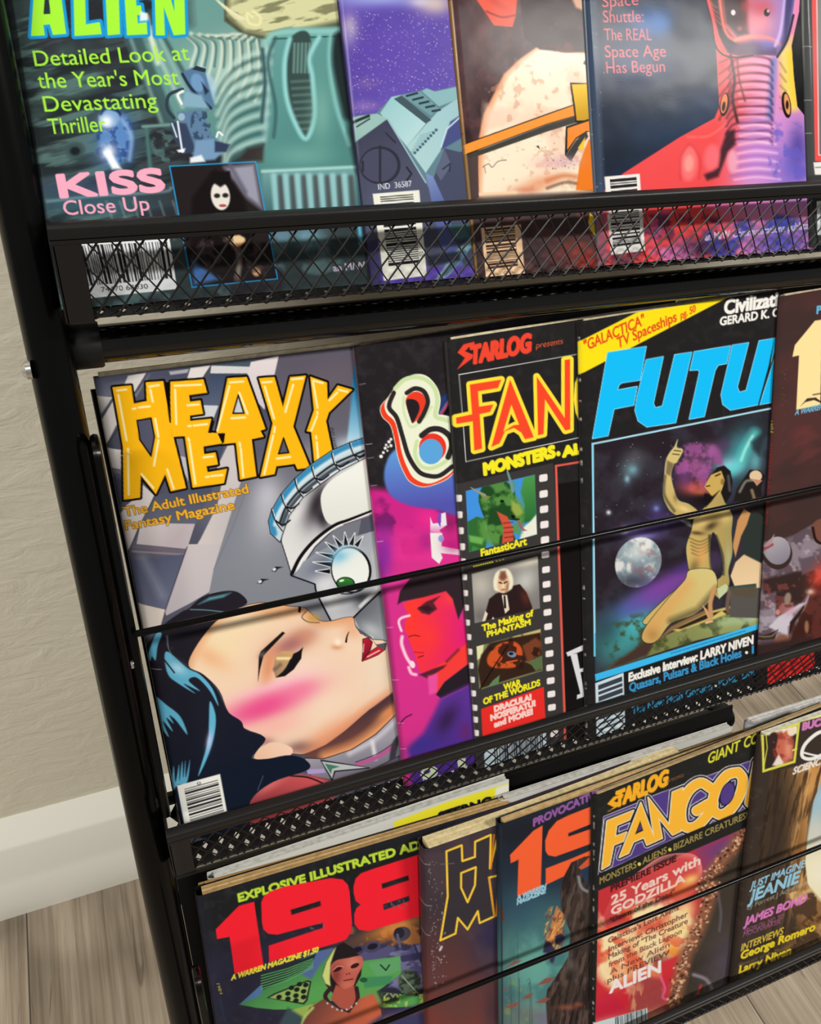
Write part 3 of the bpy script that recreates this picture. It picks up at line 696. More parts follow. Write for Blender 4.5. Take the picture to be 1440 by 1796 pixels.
    for a, b_ in (((1012, 742), (1085, 885)), ((862, 826), (925, 965)), ((696, 938), (760, 1075)), ((556, 1040), (625, 1188)), ((444, 1172), (520, 1312)), ((364, 1292), (452, 1468))):
        mid = ((a[0] + b_[0]) / 2 - 12, (a[1] + b_[1]) / 2 + 8)
        p.line([a, mid, b_], 17, (20, 18, 22), sm=True); p.line([(a[0] + 6, a[1]), (mid[0] + 6, mid[1]), (b_[0] + 6, b_[1])], 7, (232, 238, 240), sm=True)
        p.line([(a[0] + 34, a[1] + 96), (mid[0] + 60, mid[1] + 34), (mid[0] + 118, mid[1] - 6)], 13, (18, 16, 20), sm=True)
    p.line([(1200, 1310), (1000, 1385), (880, 1430), (720, 1550), (600, 1690), (530, 1830)], 34, (20, 16, 20), sm=True); p.line([(1200, 1318), (1010, 1396), (890, 1444), (735, 1562), (618, 1700), (550, 1840)], 15, (240, 238, 236), sm=True)
    p.line([(960, 1420), (1190, 1340)], 10, (110, 86, 100))
    # robot eye and face
    p.c(440, 960, 3.593)
    face = [(860, -130), (560, -40), (420, 30), (330, 90), (270, 190), (400, 232), (412, 300), (500, 462), (640, 445), (652, 480), (715, 560), (790, 610), (860, 600), (905, 560), (880, -60)]
    p.poly([(560, -60), (420, 20), (250, 190), (400, 235), (560, 250), (640, 60)], (120, 126, 142), soft=3)
    p.setclip(face)
    p.poly(face, (150, 154, 166), g=((420, 100), (820, 420), (200, 202, 204)))
    p.blob(470, 110, 130, 60, (92, 98, 118), .85, -30); p.blob(480, 230, 120, 60, (214, 216, 220), .9, -20); p.blob(500, 330, 60, 120, (222, 222, 224), .8, -25)
    p.blob(600, 400, 150, 40, (176, 176, 182), .6); p.blob(700, 330, 60, 50, (60, 62, 74), .8, -40)
    p.poly([(650, 442), (860, 235), (900, 560), (860, 610), (790, 612), (770, 560), (690, 530)], (106, 110, 118), soft=3, g=((700, 420), (860, 600), (168, 172, 176)))
    p.blob(760, 520, 70, 40, (196, 200, 204), .7, 30)
    p.poly([(820, -120), (900, -120), (900, 240), (830, 260), (760, 60)], (186, 188, 186), soft=6); p.blob(850, 120, 60, 160, (206, 206, 204), .7)
    p.noclip()
    p.line([(405, 238), (420, 300), (505, 465)], 11, (16, 14, 18), sm=True); p.line([(255, 178), (405, 232)], 9, (18, 16, 20))
    p.line([(640, 450), (720, 370), (815, 280)], 12, (26, 24, 30)); p.line([(690, 372), (800, 262), (850, 160)], 22, (210, 210, 208), soft=4)
    for a, b_ in (((506, 108), (392, 93)), ((500, 152), (408, 150)), ((520, 60), (412, 32)), ((540, 20), (470, -32)), ((568, -5), (520, -72)), ((600, -12), (592, -95)), ((632, -14), (655, -90)), ((664, -8), (705, -68))):
        dx, dy = b_[0] - a[0], b_[1] - a[1]; L = math.hypot(dx, dy); nx, ny = -dy / L * 15, dx / L * 15
        p.poly([(a[0] + nx, a[1] + ny), b_, (a[0] - nx, a[1] - ny)], (240, 240, 240), grow=1.2); p.poly([(a[0] + nx, a[1] + ny), (b_[0] * .93 + a[0] * .07, b_[1] * .93 + a[1] * .07), (a[0] - nx, a[1] - ny)], (16, 14, 18))
    p.ell(632, 142, 128, 148, (16, 14, 18), -12); p.ell(628, 142, 116, 136, (228, 234, 230), -12, g=((560, 20), (640, 160), (236, 240, 234)))
    p.blob(560, 50, 70, 45, (120, 190, 220), .9, -30); p.blob(620, 20, 70, 26, (196, 226, 236), .8)
    p.ell(596, 228, 60, 42, (18, 24, 18)); p.ell(596, 226, 52, 34, (52, 128, 50), g=((596, 200), (596, 258), (30, 80, 36))); p.ell(572, 210, 16, 7, (230, 244, 226), -15)
    p.line([(570, 292), (640, 290), (700, 250)], 8, (40, 40, 48), sm=True)
    for x, y in ((150, 135), (60, 212)):
        p.poly([(x - 20, y + 14), (x + 4, y - 14), (x + 56, y - 12), (x + 22, y), (x + 6, y + 20)], (30, 28, 34)); p.ell(x - 2, y + 4, 12, 9, (222, 222, 226), -30)
    # woman
    skin = [(-392, 745), (-342, 620), (-222, 470), (-100, 395), (40, 352), (144, 356), (240, 373), (330, 380), (372, 412), (430, 462), (500, 466), (580, 447), (632, 440), (648, 452), (656, 490), (675, 520), (715, 556), (768, 580), (880, 620), (935, 890), (750, 1020), (600, 1150), (480, 1240), (340, 1300), (260, 1300), (200, 1322), (20, 1330), (85, 1200), (-40, 1140), (-140, 1040), (-200, 900), (-300, 800)]
    skin = [tuple(q) for q in smooth_pts(skin, True, 4)]
    p.poly(skin, (24, 18, 18), grow=1.0); p.poly(skin, (242, 210, 182))
    p.setclip(skin)
    p.blob(-200, 620, 190, 160, (244, 220, 176), .9, -30); p.blob(-60, 480, 230, 70, (246, 222, 180), .8, -12)
    p.line([(-392, 745), (-330, 615), (-215, 470), (-90, 395)], 36, (230, 160, 110), soft=16, a=.8, sm=True); p.blob(-260, 690, 140, 60, (238, 176, 130), .7, 30)
    p.line([(40, 352), (240, 372), (340, 388), (430, 460), (560, 455), (640, 445)], 60, (226, 150, 96), soft=20, a=.85, sm=True)
    p.blob(120, 410, 150, 40, (236, 168, 112), .6, 5)
    p.blob(230, 620, 150, 62, (190, 120, 100), .85, -25); p.blob(290, 590, 110, 46, (150, 96, 110), .7, -30); p.blob(110, 760, 50, 130, (222, 136, 90), .8, 8)
    p.blob(340, 560, 80, 60, (218, 150, 110), .6); p.blob(300, 780, 160, 60, (246, 214, 204), .8, -25)
    p.blob(160, 880, 260, 34, (252, 214, 214), .95, -16); p.blob(110, 985, 300, 85, (238, 90, 148), .95, -18); p.blob(330, 905, 120, 60, (244, 116, 160), .8, -16); p.blob(60, 1040, 200, 60, (232, 70, 136), .7, -14)
    p.blob(180, 1120, 220, 70, (248, 182, 170), .8, -16); p.blob(480, 1010, 200, 130, (246, 218, 192), .8, -35); p.blob(470, 1180, 260, 55, (238, 160, 120), .75, -33)
    p.line([(930, 880), (760, 1010), (600, 1140), (470, 1232), (340, 1300)], 46, (222, 134, 92), soft=18, a=.9, sm=True)
    p.blob(300, 1260, 90, 40, (120, 84, 84), .7, -10); p.blob(90, 1225, 60, 30, (150, 90, 90), .6)
    p.blob(640, 520, 60, 70, (226, 160, 120), .6); p.blob(545, 628, 34, 18, (206, 128, 86), .8); p.blob(548, 600, 22, 24, (255, 236, 214), .95); p.blob(640, 620, 60, 50, (246, 214, 184), .7); p.blob(800, 780, 90, 130, (238, 220, 196), .7)
    p.blob(880, 760, 40, 160, (206, 176, 150), .6)
    p.noclip()
    p.line([(350, 402), (322, 440), (362, 470), (430, 474)], 7, (60, 40, 34), sm=True, a=.7); p.poly([(300, 372), (318, 378), (312, 412), (298, 408)], (20, 16, 18))
    p.blob(395, 446, 44, 30, (196, 150, 72), .8)
    p.poly([(140, 765), (152, 692), (195, 655), (252, 655), (280, 678), (242, 720), (192, 800), (155, 820)], (168, 134, 98), g=((150, 800), (240, 660), (206, 164, 110))); p.line([(168, 700), (242, 700)], 16, (248, 226, 168), soft=4); p.line([(150, 770), (185, 740)], 20, (122, 96, 88), soft=6)
    p.poly([(155, 822), (196, 790), (250, 715), (268, 670), (300, 655), (330, 628), (322, 660), (318, 700), (270, 770), (215, 812)], (26, 20, 24)); p.poly([(156, 822), (215, 770), (250, 700), (262, 712), (222, 790)], (24, 26, 30))
    p.poly([(44, 850), (50, 690), (62, 656), (200, 530), (216, 540), (80, 682), (58, 770)], (28, 24, 26)); p.blob(70, 675, 26, 16, (120, 108, 100), .7, -40)
    p.line([(600, 595), (606, 560), (618, 534)], 13, (20, 14, 16), w1=4, sm=True)
    p.poly([(702, 716), (708, 640), (706, 580), (738, 570), (765, 598), (752, 645)], (26, 14, 18), grow=1.0); p.poly([(702, 716), (708, 640), (706, 580), (738, 570), (765, 598), (752, 645)], (190, 34, 52), g=((700, 580), (760, 640), (140, 24, 44)))
    p.poly([(702, 716), (752, 658), (820, 614), (846, 642), (800, 676), (745, 700)], (26, 14, 18), grow=1.0); p.poly([(702, 716), (752, 658), (820, 614), (846, 642), (800, 676), (745, 700)], (196, 34, 50)); p.line([(735, 690), (810, 650)], 7, (250, 200, 204)); p.line([(712, 610), (708, 660)], 6, (248, 170, 180))
    p.poly([(660, 500), (690, 545), (735, 560), (775, 590), (790, 612), (860, 600), (850, 640), (830, 640), (790, 620), (760, 565)], (84, 86, 96))
    # neck, collar
    neck = [(935, 882), (750, 1022), (600, 1152), (470, 1245), (350, 1300), (340, 1340), (460, 1330), (620, 1280), (780, 1180), (935, 1040)]
    p.poly(neck, (80, 54, 58), soft=3, g=((600, 1100), (660, 1250), (120, 74, 66)))
    p.setclip(neck); p.line([(470, 1320), (640, 1260), (780, 1165), (935, 1020)], 60, (238, 160, 104), soft=18, sm=True); p.blob(860, 1040, 80, 30, (236, 150, 90), .8, -40); p.noclip()
    coll = [(340, 1330), (460, 1335), (640, 1275), (790, 1180), (935, 1035), (960, 1300), (760, 1400), (540, 1470), (380, 1440)]
    p.poly(coll, (30, 26, 32), grow=1.2); p.poly(coll, (158, 154, 166), g=((600, 1280), (640, 1420), (118, 114, 128)))
    p.setclip(coll); p.line([(620, 1300), (790, 1205), (935, 1070)], 30, (200, 196, 204), soft=8, sm=True); p.line([(765, 1225), (785, 1330)], 24, (224, 220, 224), soft=6); p.line([(665, 1372), (800, 1320), (900, 1250)], 26, (186, 92, 150), sm=True); p.line([(660, 1354), (795, 1302), (890, 1240)], 5, (60, 40, 56), sm=True)
    p.line([(890, 1350), (910, 1240), (960, 1180)], 40, (60, 56, 66), soft=4, sm=True); p.noclip()
    p.poly([(-160, 1700), (20, 1560), (120, 1480), (250, 1425), (400, 1440), (520, 1480), (520, 1760), (-100, 1780)], (204, 84, 88), soft=8, sm=False, g=((250, 1430), (200, 1620), (150, 60, 66)))
    p.line([(250, 1440), (360, 1450), (450, 1485)], 10, (40, 24, 28), sm=True); p.blob(120, 1500, 120, 30, (226, 120, 116), .7, -30)
    p.poly([(350, 1400), (460, 1395), (470, 1420), (360, 1430)], (176, 156, 210)); 
    p.poly([(442, 1342), (745, 1390), (530, 1412), (512, 1466)], (20, 20, 24), grow=1); p.poly([(446, 1348), (735, 1388), (525, 1408), (512, 1456)], (186, 192, 192)); p.poly([(466, 1362), (560, 1382), (512, 1396), (505, 1430)], (70, 124, 100))
    p.poly([(20, 1330), (100, 1240), (180, 1232), (255, 1262), (258, 1300), (200, 1325)], (236, 190, 160), sm=True, g=((40, 1330), (200, 1240), (246, 206, 180)))
    # hair
    p.c(200, 960, 3.593)
    HAIR = (36, 32, 40)
    p.poly([(195, 650), (300, 500), (420, 410), (470, 385), (560, 310), (700, 275), (785, 285), (840, 348), (760, 395), (640, 470), (520, 620), (468, 748), (560, 800), (650, 900), (715, 1032), (800, 1095), (830, 1150), (940, 1190), (946, 1230), (868, 1325), (960, 1333), (1100, 1310), (1200, 1335), (1225, 1400), (1000, 1480), (860, 1600), (820, 1800), (400, 1800), (350, 1480), (280, 1080), (215, 760)], HAIR, sm=True, g=((400, 600), (1000, 1450), (20, 28, 44)))
    p.line([(480, 392), (580, 395), (700, 408)], 6, (92, 140, 150), sm=True); p.poly([(530, 360), (600, 315), (740, 285), (690, 315), (600, 335)], (84, 140, 152), soft=4)
    BL = (96, 176, 208)
    for q in ([(205, 720), (260, 550), (300, 545), (275, 620), (262, 710), (240, 690), (228, 720)], [(318, 690), (345, 660), (460, 760), (540, 800), (620, 890), (658, 1000), (600, 900), (520, 820), (470, 840), (540, 905), (440, 860), (510, 920), (400, 855), (340, 800)], [(255, 950), (340, 1000), (420, 1070), (462, 1180), (390, 1090), (350, 1060), (375, 1110), (330, 1075), (370, 1160), (310, 1100), (345, 1195), (290, 1120)], [(605, 970), (640, 1060), (632, 1180), (590, 1320), (530, 1440), (590, 1230), (598, 1100)], [(365, 1560), (375, 1380), (388, 1480), (410, 1370), (412, 1470), (430, 1350), (436, 1450), (450, 1345), (452, 1450), (478, 1340), (460, 1480), (400, 1500)]):
        p.poly(q, BL, soft=2.2, sm=True)
    p.line([(335, 560), (345, 640), (400, 730)], 12, (110, 130, 150), w1=2, sm=True, a=.7); p.blob(400, 760, 60, 34, (180, 224, 240), .8, 30); p.blob(600, 1220, 18, 60, (190, 200, 240), .9, 10); p.line([(310, 700), (380, 790)], 9, HAIR)
    p.line([(940, 1440), (905, 1530)], 5, (110, 120, 140), a=.6)
    p.bars([(397, 1502), (668, 1428), (716, 1690), (448, 1772)], 16, 3, m0=.12, m1=.97, h0=.14, h1=.93); p.text('0', (525, 1498), (548, 1492), 16, (40, 38, 40))
    p.poly([(448, 1772), (716, 1690), (730, 1740), (455, 1800)], (238, 238, 230))
    for y in (.0, .5): p.line([(452, 1780 + y), (716, 1700)], 3, (60, 60, 60))
    # worn spine
    p.c(); p.dots(26, 4, (160, 690, 316, 1470), (220, 214, 206), .3, .7, .5)
    p.line([(150 + 50, 802), (232, 795)], 1.1, (220, 214, 210), a=.7); p.line([(262, 1174), (283, 1174)], 1.2, (200, 190, 196), a=.7)

def art_rainbow(p):
    p.c(610, 560, 4.49)
    p.grain(60, (58, 54, 58), .45, .75, .5)
    p.poly([(150, 1330), (300, 1340), (420, 1400), (900, 1480), (900, 1900), (200, 1900)], (206, 40, 136), soft=14)
    p.grain(160, (96, 28, 92), .52, .66, .75, box=(150, 1350, 900, 1800), seed=3.1); p.blob(640, 1570, 100, 90, (236, 46, 146), .9); p.blob(250, 1740, 120, 60, (150, 40, 150), .8); p.blob(800, 1640, 60, 150, (130, 30, 90), .8)
    p.poly([(370, 1030), (300, 1140), (288, 1270), (340, 1390), (480, 1465), (700, 1500), (900, 1520), (900, 1150), (800, 1000), (600, 900)], (98, 160, 226), soft=5, sm=True, g=((500, 1000), (560, 1480), (84, 84, 176)))
    p.poly([(720, 610), (820, 570), (830, 640), (745, 760), (705, 740)], (42, 60, 110), soft=6); p.line([(830, 600), (735, 750)], 10, (226, 60, 90)); p.line([(845, 620), (760, 760)], 26, (20, 18, 22)); p.line([(815, 605), (722, 745)], 6, (220, 150, 190), a=.7)
    B = [(358, 585), (420, 500), (520, 440), (620, 452), (700, 540), (725, 640), (708, 745), (760, 760), (850, 790), (960, 900), (960, 1080), (850, 1170), (760, 1240), (640, 1288), (530, 1250), (472, 1160), (432, 1050), (402, 900), (372, 800), (310, 735), (298, 660)]
    B2 = [(x - 36 if x < 700 else x - 5, y + 30) for x, y in B]
    p.poly(B2, (238, 238, 214), sm=True, grow=1.2); p.poly(B2, (238, 66, 40), sm=True); p.poly(B, (255, 250, 235), sm=True, grow=1.2); p.poly(B, (236, 240, 214), sm=True)
    G = (204, 226, 170)
    p.line([(375, 545), (440, 480), (530, 455), (620, 480), (685, 550), (705, 650), (690, 760), (760, 790), (860, 820)], 34, G, sm=True); p.line([(440, 610), (440, 720), (480, 830), (520, 845), (600, 780), (660, 690)], 20, G, sm=True, a=.8); p.line([(545, 960), (530, 1060), (570, 1150), (650, 1175), (740, 1140), (800, 1090)], 30, G, sm=True)
    p.poly([(455, 640), (520, 572), (590, 590), (612, 660), (570, 760), (520, 815), (500, 800)], (236, 62, 40), sm=True); p.poly([(458, 650), (500, 628), (550, 650), (565, 710), (530, 790), (515, 812), (498, 800)], (40, 33, 38), sm=True)
    p.ell(668, 1010, 115, 118, (255, 250, 235)); p.ell(668, 1010, 108, 112, (232, 56, 40)); p.ell(655, 1042, 94, 100, (92, 166, 224))
    K = (46, 42, 42)
    p.line([(362, 580), (325, 690), (385, 775), (430, 920), (480, 1080), (560, 1200), (650, 1235), (730, 1228), (822, 1160)], 36, K, sm=True); p.line([(465, 580), (530, 545), (600, 570), (630, 650), (600, 740), (562, 805)], 36, K, sm=True); p.line([(582, 915), (650, 868), (730, 868), (800, 920), (818, 1000), (790, 1085)], 44, K, sm=True)
    for x, y, r_ in ((262, 1080, 14), (280, 1050, 11), (295, 1015, 12), (312, 1035, 8), (325, 965, 13), (340, 945, 11), (340, 995, 12), (302, 990, 10), (318, 1005, 7)): p.ell(x, y, r_, r_, (240, 238, 236))
    p.poly([(650, 1560), (670, 1610), (735, 1600), (735, 1530), (770, 1520), (780, 1620), (720, 1660), (750, 1700), (735, 1720), (735, 1800), (665, 1900), (650, 1800)], (236, 228, 240)); p.poly([(715, 1520), (735, 1520), (730, 1640), (708, 1600)], (110, 80, 190)); p.ell(735, 1722, 22, 26, (150, 170, 220))
    p.c(640, 940, 3.904)
    p.poly([(70, -30), (640, -30), (690, 60), (790, 1900), (250, 1700)], (230, 52, 148), soft=26, a=.92)
    p.blob(130, 130, 60, 180, (120, 44, 160), .8); p.blob(420, 40, 50, 60, (130, 36, 130), .6); p.grain(200, (204, 40, 130), .5, .65, .5, box=(80, 0, 680, 330), seed=8)
    p.poly([(447, -20), (530, -20), (525, 70), (660, 96), (660, 132), (520, 118), (532, 150), (508, 192), (458, 148)], (238, 236, 232)); p.ell(522, 18, 20, 24, (150, 164, 220))
    p.blob(600, 60, 70, 60, (170, 24, 110), .6); p.blob(200, 330, 90, 50, (246, 70, 170), .6)
    face = [(262, 462), (400, 405), (560, 362), (625, 450), (650, 560), (690, 620), (700, 760), (620, 800), (560, 850), (500, 920), (375, 935), (360, 870), (330, 780), (305, 715), (275, 650), (272, 590), (300, 545)]
    p.poly(face, (250, 58, 54), soft=2, g=((330, 600), (680, 640), (226, 36, 120))); p.setclip(face); p.blob(600, 420, 70, 60, (252, 74, 60), .7); p.blob(560, 760, 90, 50, (238, 40, 90), .6); p.blob(440, 700, 90, 110, (255, 62, 50), .6); p.noclip()
    p.poly([(222, 470), (240, 380), (310, 290), (410, 235), (680, 205), (690, 330), (680, 480), (640, 572), (600, 430), (555, 378), (400, 420), (260, 448)], (50, 38, 44), soft=2.5, sm=False)
    p.poly([(358, 498), (420, 450), (515, 412), (470, 458), (495, 500), (440, 540), (390, 528)], (86, 36, 48), soft=3); p.poly([(365, 490), (430, 475), (470, 500), (430, 522)], (58, 26, 36), soft=3)
    p.line([(305, 545), (250, 562), (232, 592), (250, 650)], 16, (255, 214, 226), soft=2.5, sm=True); p.line([(255, 690), (252, 740), (280, 820), (310, 870)], 22, (255, 206, 222), soft=3, sm=True); p.ell(325, 880, 18, 26, (255, 220, 228), -20); p.line([(300, 900), (318, 940), (350, 950)], 20, (255, 196, 216), soft=3, sm=True)
    p.line([(300, 690), (340, 680), (375, 688)], 8, (140, 30, 50), sm=True); p.line([(335, 795), (400, 800)], 7, (190, 30, 46)); p.line([(365, 832), (400, 820)], 9, (150, 26, 44))
    p.poly([(560, 850), (700, 730), (720, 870), (540, 1000), (492, 1085), (440, 1010), (430, 930)], (246, 62, 58), soft=3); p.poly([(370, 950), (480, 905), (560, 880), (540, 905), (470, 950), (450, 985)], (90, 34, 46), soft=3); p.line([(560, 860), (640, 780)], 16, (130, 40, 48), soft=4)
    p.poly([(430, 960), (500, 940), (495, 1070), (440, 1090)], (236, 80, 160), soft=4)
    p.poly([(545, 1000), (705, 878), (735, 1010), (520, 1112), (486, 1086)], (40, 32, 40), soft=2)
    p.poly([(520, 1112), (735, 1005), (790, 1900), (330, 1900), (300, 1450), (400, 1350), (470, 1220)], (92, 52, 150), soft=10, g=((540, 1150), (560, 1500), (78, 46, 142)))
    p.blob(560, 1260, 60, 120, (52, 34, 70), .85, 30); p.blob(400, 1430, 130, 50, (60, 50, 140), .8, -25); p.blob(690, 1340, 40, 60, (110, 40, 90), .6)
    p.line([(245, 1290), (270, 1250), (320, 1222)], 10, (90, 30, 70), sm=True); p.line([(250, 1470), (300, 1440)], 8, (190, 30, 110))
    p.ell(440, 1622, 62, 44, (206, 222, 190), -20); p.ell(425, 1615, 24, 14, (80, 50, 120), -20); p.poly([(395, 1650), (420, 1640), (400, 1680)], (206, 222, 190)); p.poly([(630, 1530), (690, 1520), (688, 1585), (640, 1590)], (206, 218, 186)); p.poly([(270, 1800), (290, 1750), (330, 1770), (380, 1755), (400, 1790)], (240, 190, 90)); 
    p.c(); p.dots(40, 11, (630, 640, 690, 900), (150, 140, 140), .3, .7, .5)
    for y0 in (675, 780, 804, 853, 951, 1102, 1194, 1270, 1315): xx = 624 + (y0 - 608) * .1125; p.line([(xx, y0), (xx + 9, y0 - 2)], 1.0, (216, 196, 204), a=.75)
    for a, b_ in (((624, 640), (650, 860)), ((652, 870), (700, 1290))): p.line([a, b_], .9, (206, 186, 190), a=.45)

def art_film(p):
    p.c(780, 560, 4.276)
    p.grain(50, (52, 50, 50), .5, .8, .5)
    RED = (240, 72, 50)
    p.text('TARLOG', (195, 335), (640, 240), 128, RED, bold=2.6, slant=.12); p.poly([(224, 168), (142, 188), (96, 250), (152, 290), (92, 378), (208, 292), (212, 264), (152, 240), (178, 212), (220, 206)], RED); p.text('presents', (685, 218), (885, 182), 42, (226, 96, 60), slant=.2)
    for a, b_ in (((108, 415), (990, 262)), ((108, 415), (160, 1068)), ((160, 1068), (1040, 880))): p.line([a, b_], 5, (226, 226, 222))
    F = [(188, 490), (425, 452), (400, 515), (250, 540), (257, 655), (365, 640), (340, 695), (262, 712), (280, 970), (222, 985), (210, 765), (88, 785), (85, 738), (205, 712)]
    A = [(490, 452), (668, 885), (602, 900), (575, 850), (520, 815), (452, 840), (412, 930), (350, 958)]
    N = [(690, 430), (900, 740), (900, 305), (940, 300), (942, 825), (905, 835), (752, 600), (742, 860), (700, 870)]
    O = [(1010, 420), (985, 480), (975, 600), (990, 700), (1015, 760), (1200, 760), (1200, 420)]
    Y = (252, 226, 60); OR = (246, 74, 42)
    for g_ in (F, A, N): p.poly(g_, Y, grow=6.2)
    p.poly(O, Y, sm=False, grow=2); p.poly([(1020, 440), (1000, 500), (995, 600), (1010, 720), (1210, 700), (1210, 450)], OR)
    for g_ in (F, A, N): p.poly(g_, OR)
    p.poly([(500, 640), (558, 790), (515, 795), (440, 842)], Y); p.poly([(497, 712), (527, 766), (476, 790)], (38, 36, 37))
    p.text('MONSTERS', (300, 1165), (825, 1030), 82, (246, 234, 40), bold=2.4); p.ell(852, 1008, 17, 20, (246, 234, 40)); p.text('ALIENS', (890, 1030), (1260, 945), 68, (246, 234, 40), bold=2.4)
    # film strip
    p.c(790, 950, 4.276)
    strip = [(40, -430), (770, -590), (815, 40), (860, 1280), (880, 1800), (210, 1800), (180, 1400), (60, 0)]
    p.poly(strip, (60, 57, 57)); p.poly([(790, -430), (1100, -480), (1100, 1800), (890, 1800), (815, 40)], (24, 21, 21))
    p.line([(835 - 43, 1100 - 1668), (810, 0), (855, 1268), (868, 1800)], 17, (226, 92, 78)); p.line([(792, -568), (1000, -602)], 15, (226, 92, 78))
    HC = (240, 232, 230)
    def hole(x, y, w, h):
        r_ = .28; pts = [(-w, -h * (1 - r_)), (-w * (1 - r_), -h), (w * (1 - r_), -h), (w, -h * (1 - r_)), (w, h * (1 - r_)), (w * (1 - r_), h), (-w * (1 - r_), h), (-w, h * (1 - r_))]
        p.poly([(x + a, y + b_ - a * .16) for a, b_ in pts], HC)
    for x, y in ((740, 1190), (742, 1310), (745, 1425), (748, 1540), (752, 1655)): hole(x - 43, y - 1668, 31, 27)
    for x, y in ((712, 98), (717, 210), (721, 320), (725, 427), (728, 530), (733, 637), (737, 740), (743, 840), (748, 945), (752, 1043), (757, 1143), (761, 1243), (775, 1340), (779, 1440), (782, 1540)): hole(x, y, 29, 24)
    for x, y in ((108, 1345), (113, 1470), (122, 1590), (132, 1710)): hole(x - 43, y - 1668, 22, 26)
    for x, y in ((98, 152), (108, 270), (115, 390), (122, 500), (130, 612), (140, 720), (148, 830), (157, 935), (166, 1040), (175, 1143), (185, 1250), (190, 1340), (196, 1440), (206, 1560)): hole(x, y, 18, 23)
    # picture 1: a green dragon
    q = lambda L: [(x - 43, y - 1668) for x, y in L]
    pic = q([(158, 1288), (676, 1165), (692, 1612), (560, 1650), (300, 1720), (182, 1745)])
    p.poly(pic, (66, 146, 226)); p.setclip(pic)
    p.poly(q([(590, 1190), (700, 1160), (700, 1500), (560, 1540), (600, 1400), (570, 1300)]), (76, 150, 76), soft=3, g=((600 - 43, 1200 - 1668), (660 - 43, 1500 - 1668), (44, 110, 56))); p.poly(q([(560, 1660), (590, 1560), (640, 1520), (690, 1460), (700, 1630)]), (236, 236, 218), soft=3)
    p.poly(q([(170, 1520), (240, 1480), (320, 1500), (330, 1600), (300, 1760), (180, 1760)]), (50, 106, 52), soft=2); p.poly(q([(180, 1620), (300, 1640), (280, 1690), (190, 1670)]), (110, 176, 84), soft=4); p.poly(q([(210, 1700), (260, 1720), (200, 1745)]), (58, 140, 60)); p.ell(335 - 43, 1545 - 1668, 30, 46, (230, 236, 222), 20)
    p.poly(q([(255, 1330), (300, 1230), (370, 1200), (450, 1210), (520, 1280), (540, 1370), (590, 1450), (560, 1510), (480, 1510), (520, 1620), (540, 1700), (400, 1720), (330, 1620), (300, 1500), (270, 1420)]), (34, 74, 36), soft=2, sm=True)
    p.grain(70, (92, 150, 70), .5, .66, .9, box=(200, -470, 560, 40), seed=2); p.poly(q([(500, 1360), (560, 1390), (590, 1450), (540, 1490), (500, 1430)]), (150, 170, 76), soft=5); p.poly(q([(330, 1240), (420, 1215), (480, 1270), (400, 1300)]), (84, 140, 66), soft=5)
    p.poly(q([(390, 1440), (470, 1480), (510, 1560), (520, 1690), (430, 1690), (440, 1560)]), (206, 84, 62), soft=2)
    for k in range(5): p.line(q([(440 + k * 3, 1530 + k * 36), (510 + k * 3, 1522 + k * 36)]), 7, (120, 36, 34))
    p.poly(q([(545, 1500), (565, 1520), (590, 1570), (620, 1585), (590, 1588), (560, 1560)]), (160, 90, 110)); p.ell(430 - 43, 1365 - 1668, 16, 11, (20, 24, 18)); p.ell(512 - 43, 1480 - 1668, 16, 12, (14, 22, 14)); p.line(q([(500, 1500), (560, 1500)]), 8, (16, 26, 16)); p.poly(q([(230, 1275), (300, 1320), (350, 1330), (300, 1365), (270, 1320)]), (120, 136, 76))
    p.noclip(); p.line(q([(470, 1140), (495, 1220), (510, 1290)]), 14, (110, 150, 150), w1=24, sm=True); p.line(q([(195, 1262), (245, 1290), (300, 1320)]), 6, (150, 150, 120), w1=22, sm=True)
    p.text('FantasticArt', (232, 112), (572, 22), 54, (246, 234, 40), bold=.8); [p.ell(178 + k * 17, 186 - k * 4.1, 7, 5, (246, 234, 40)) for k in range(9)]; [p.ell(348 + k * 24, 146 - k * 6, 8, 4, (206, 196, 60), a=.8) for k in range(3)]
    # picture 2: a man in a dark suit
    pic = [(160, 242), (655, 108), (672, 500), (182, 612)]
    p.poly(pic, (150, 146, 140), g=((200, 250), (640, 440), (128, 124, 122))); p.setclip(pic)
    p.blob(230, 330, 80, 90, (196, 190, 178), .8); p.blob(560, 300, 80, 120, (206, 206, 200), .8, 30); p.blob(600, 150, 140, 30, (214, 208, 190), .9, -14); p.blob(230, 560, 70, 60, (96, 90, 92), .6)
    p.poly([(240, 620), (290, 430), (340, 390), (400, 370), (470, 330), (520, 318), (570, 380), (610, 480), (640, 620)], (44, 30, 30), soft=2); p.blob(560, 420, 30, 60, (110, 50, 40), .6, -20)
    p.poly([(385, 400), (425, 400), (442, 510), (410, 540)], (224, 214, 196)); p.poly([(398, 405), (412, 405), (420, 500), (402, 500)], (40, 26, 28))
    p.poly([(330, 360), (322, 300), (338, 240), (375, 208), (425, 204), (458, 240), (472, 300), (462, 350), (432, 372), (400, 385), (362, 375)], (238, 230, 204), sm=True, soft=3); p.ell(396, 312, 44, 72, (226, 186, 146), 6, soft=4)
    p.poly([(364, 270), (374, 222), (412, 218), (424, 268), (404, 292), (378, 290)], (112, 62, 48), soft=5, a=.85); p.line([(366, 306), (390, 314)], 10, (44, 22, 22)); p.line([(402, 312), (424, 300)], 10, (44, 22, 22)); p.poly([(388, 310), (398, 310), (402, 344), (386, 346)], (246, 220, 186), soft=3); p.line([(382, 362), (408, 358)], 6, (120, 60, 50)); p.poly([(424, 320), (438, 300), (434, 360), (410, 382)], (130, 84, 66), soft=4, a=.8)
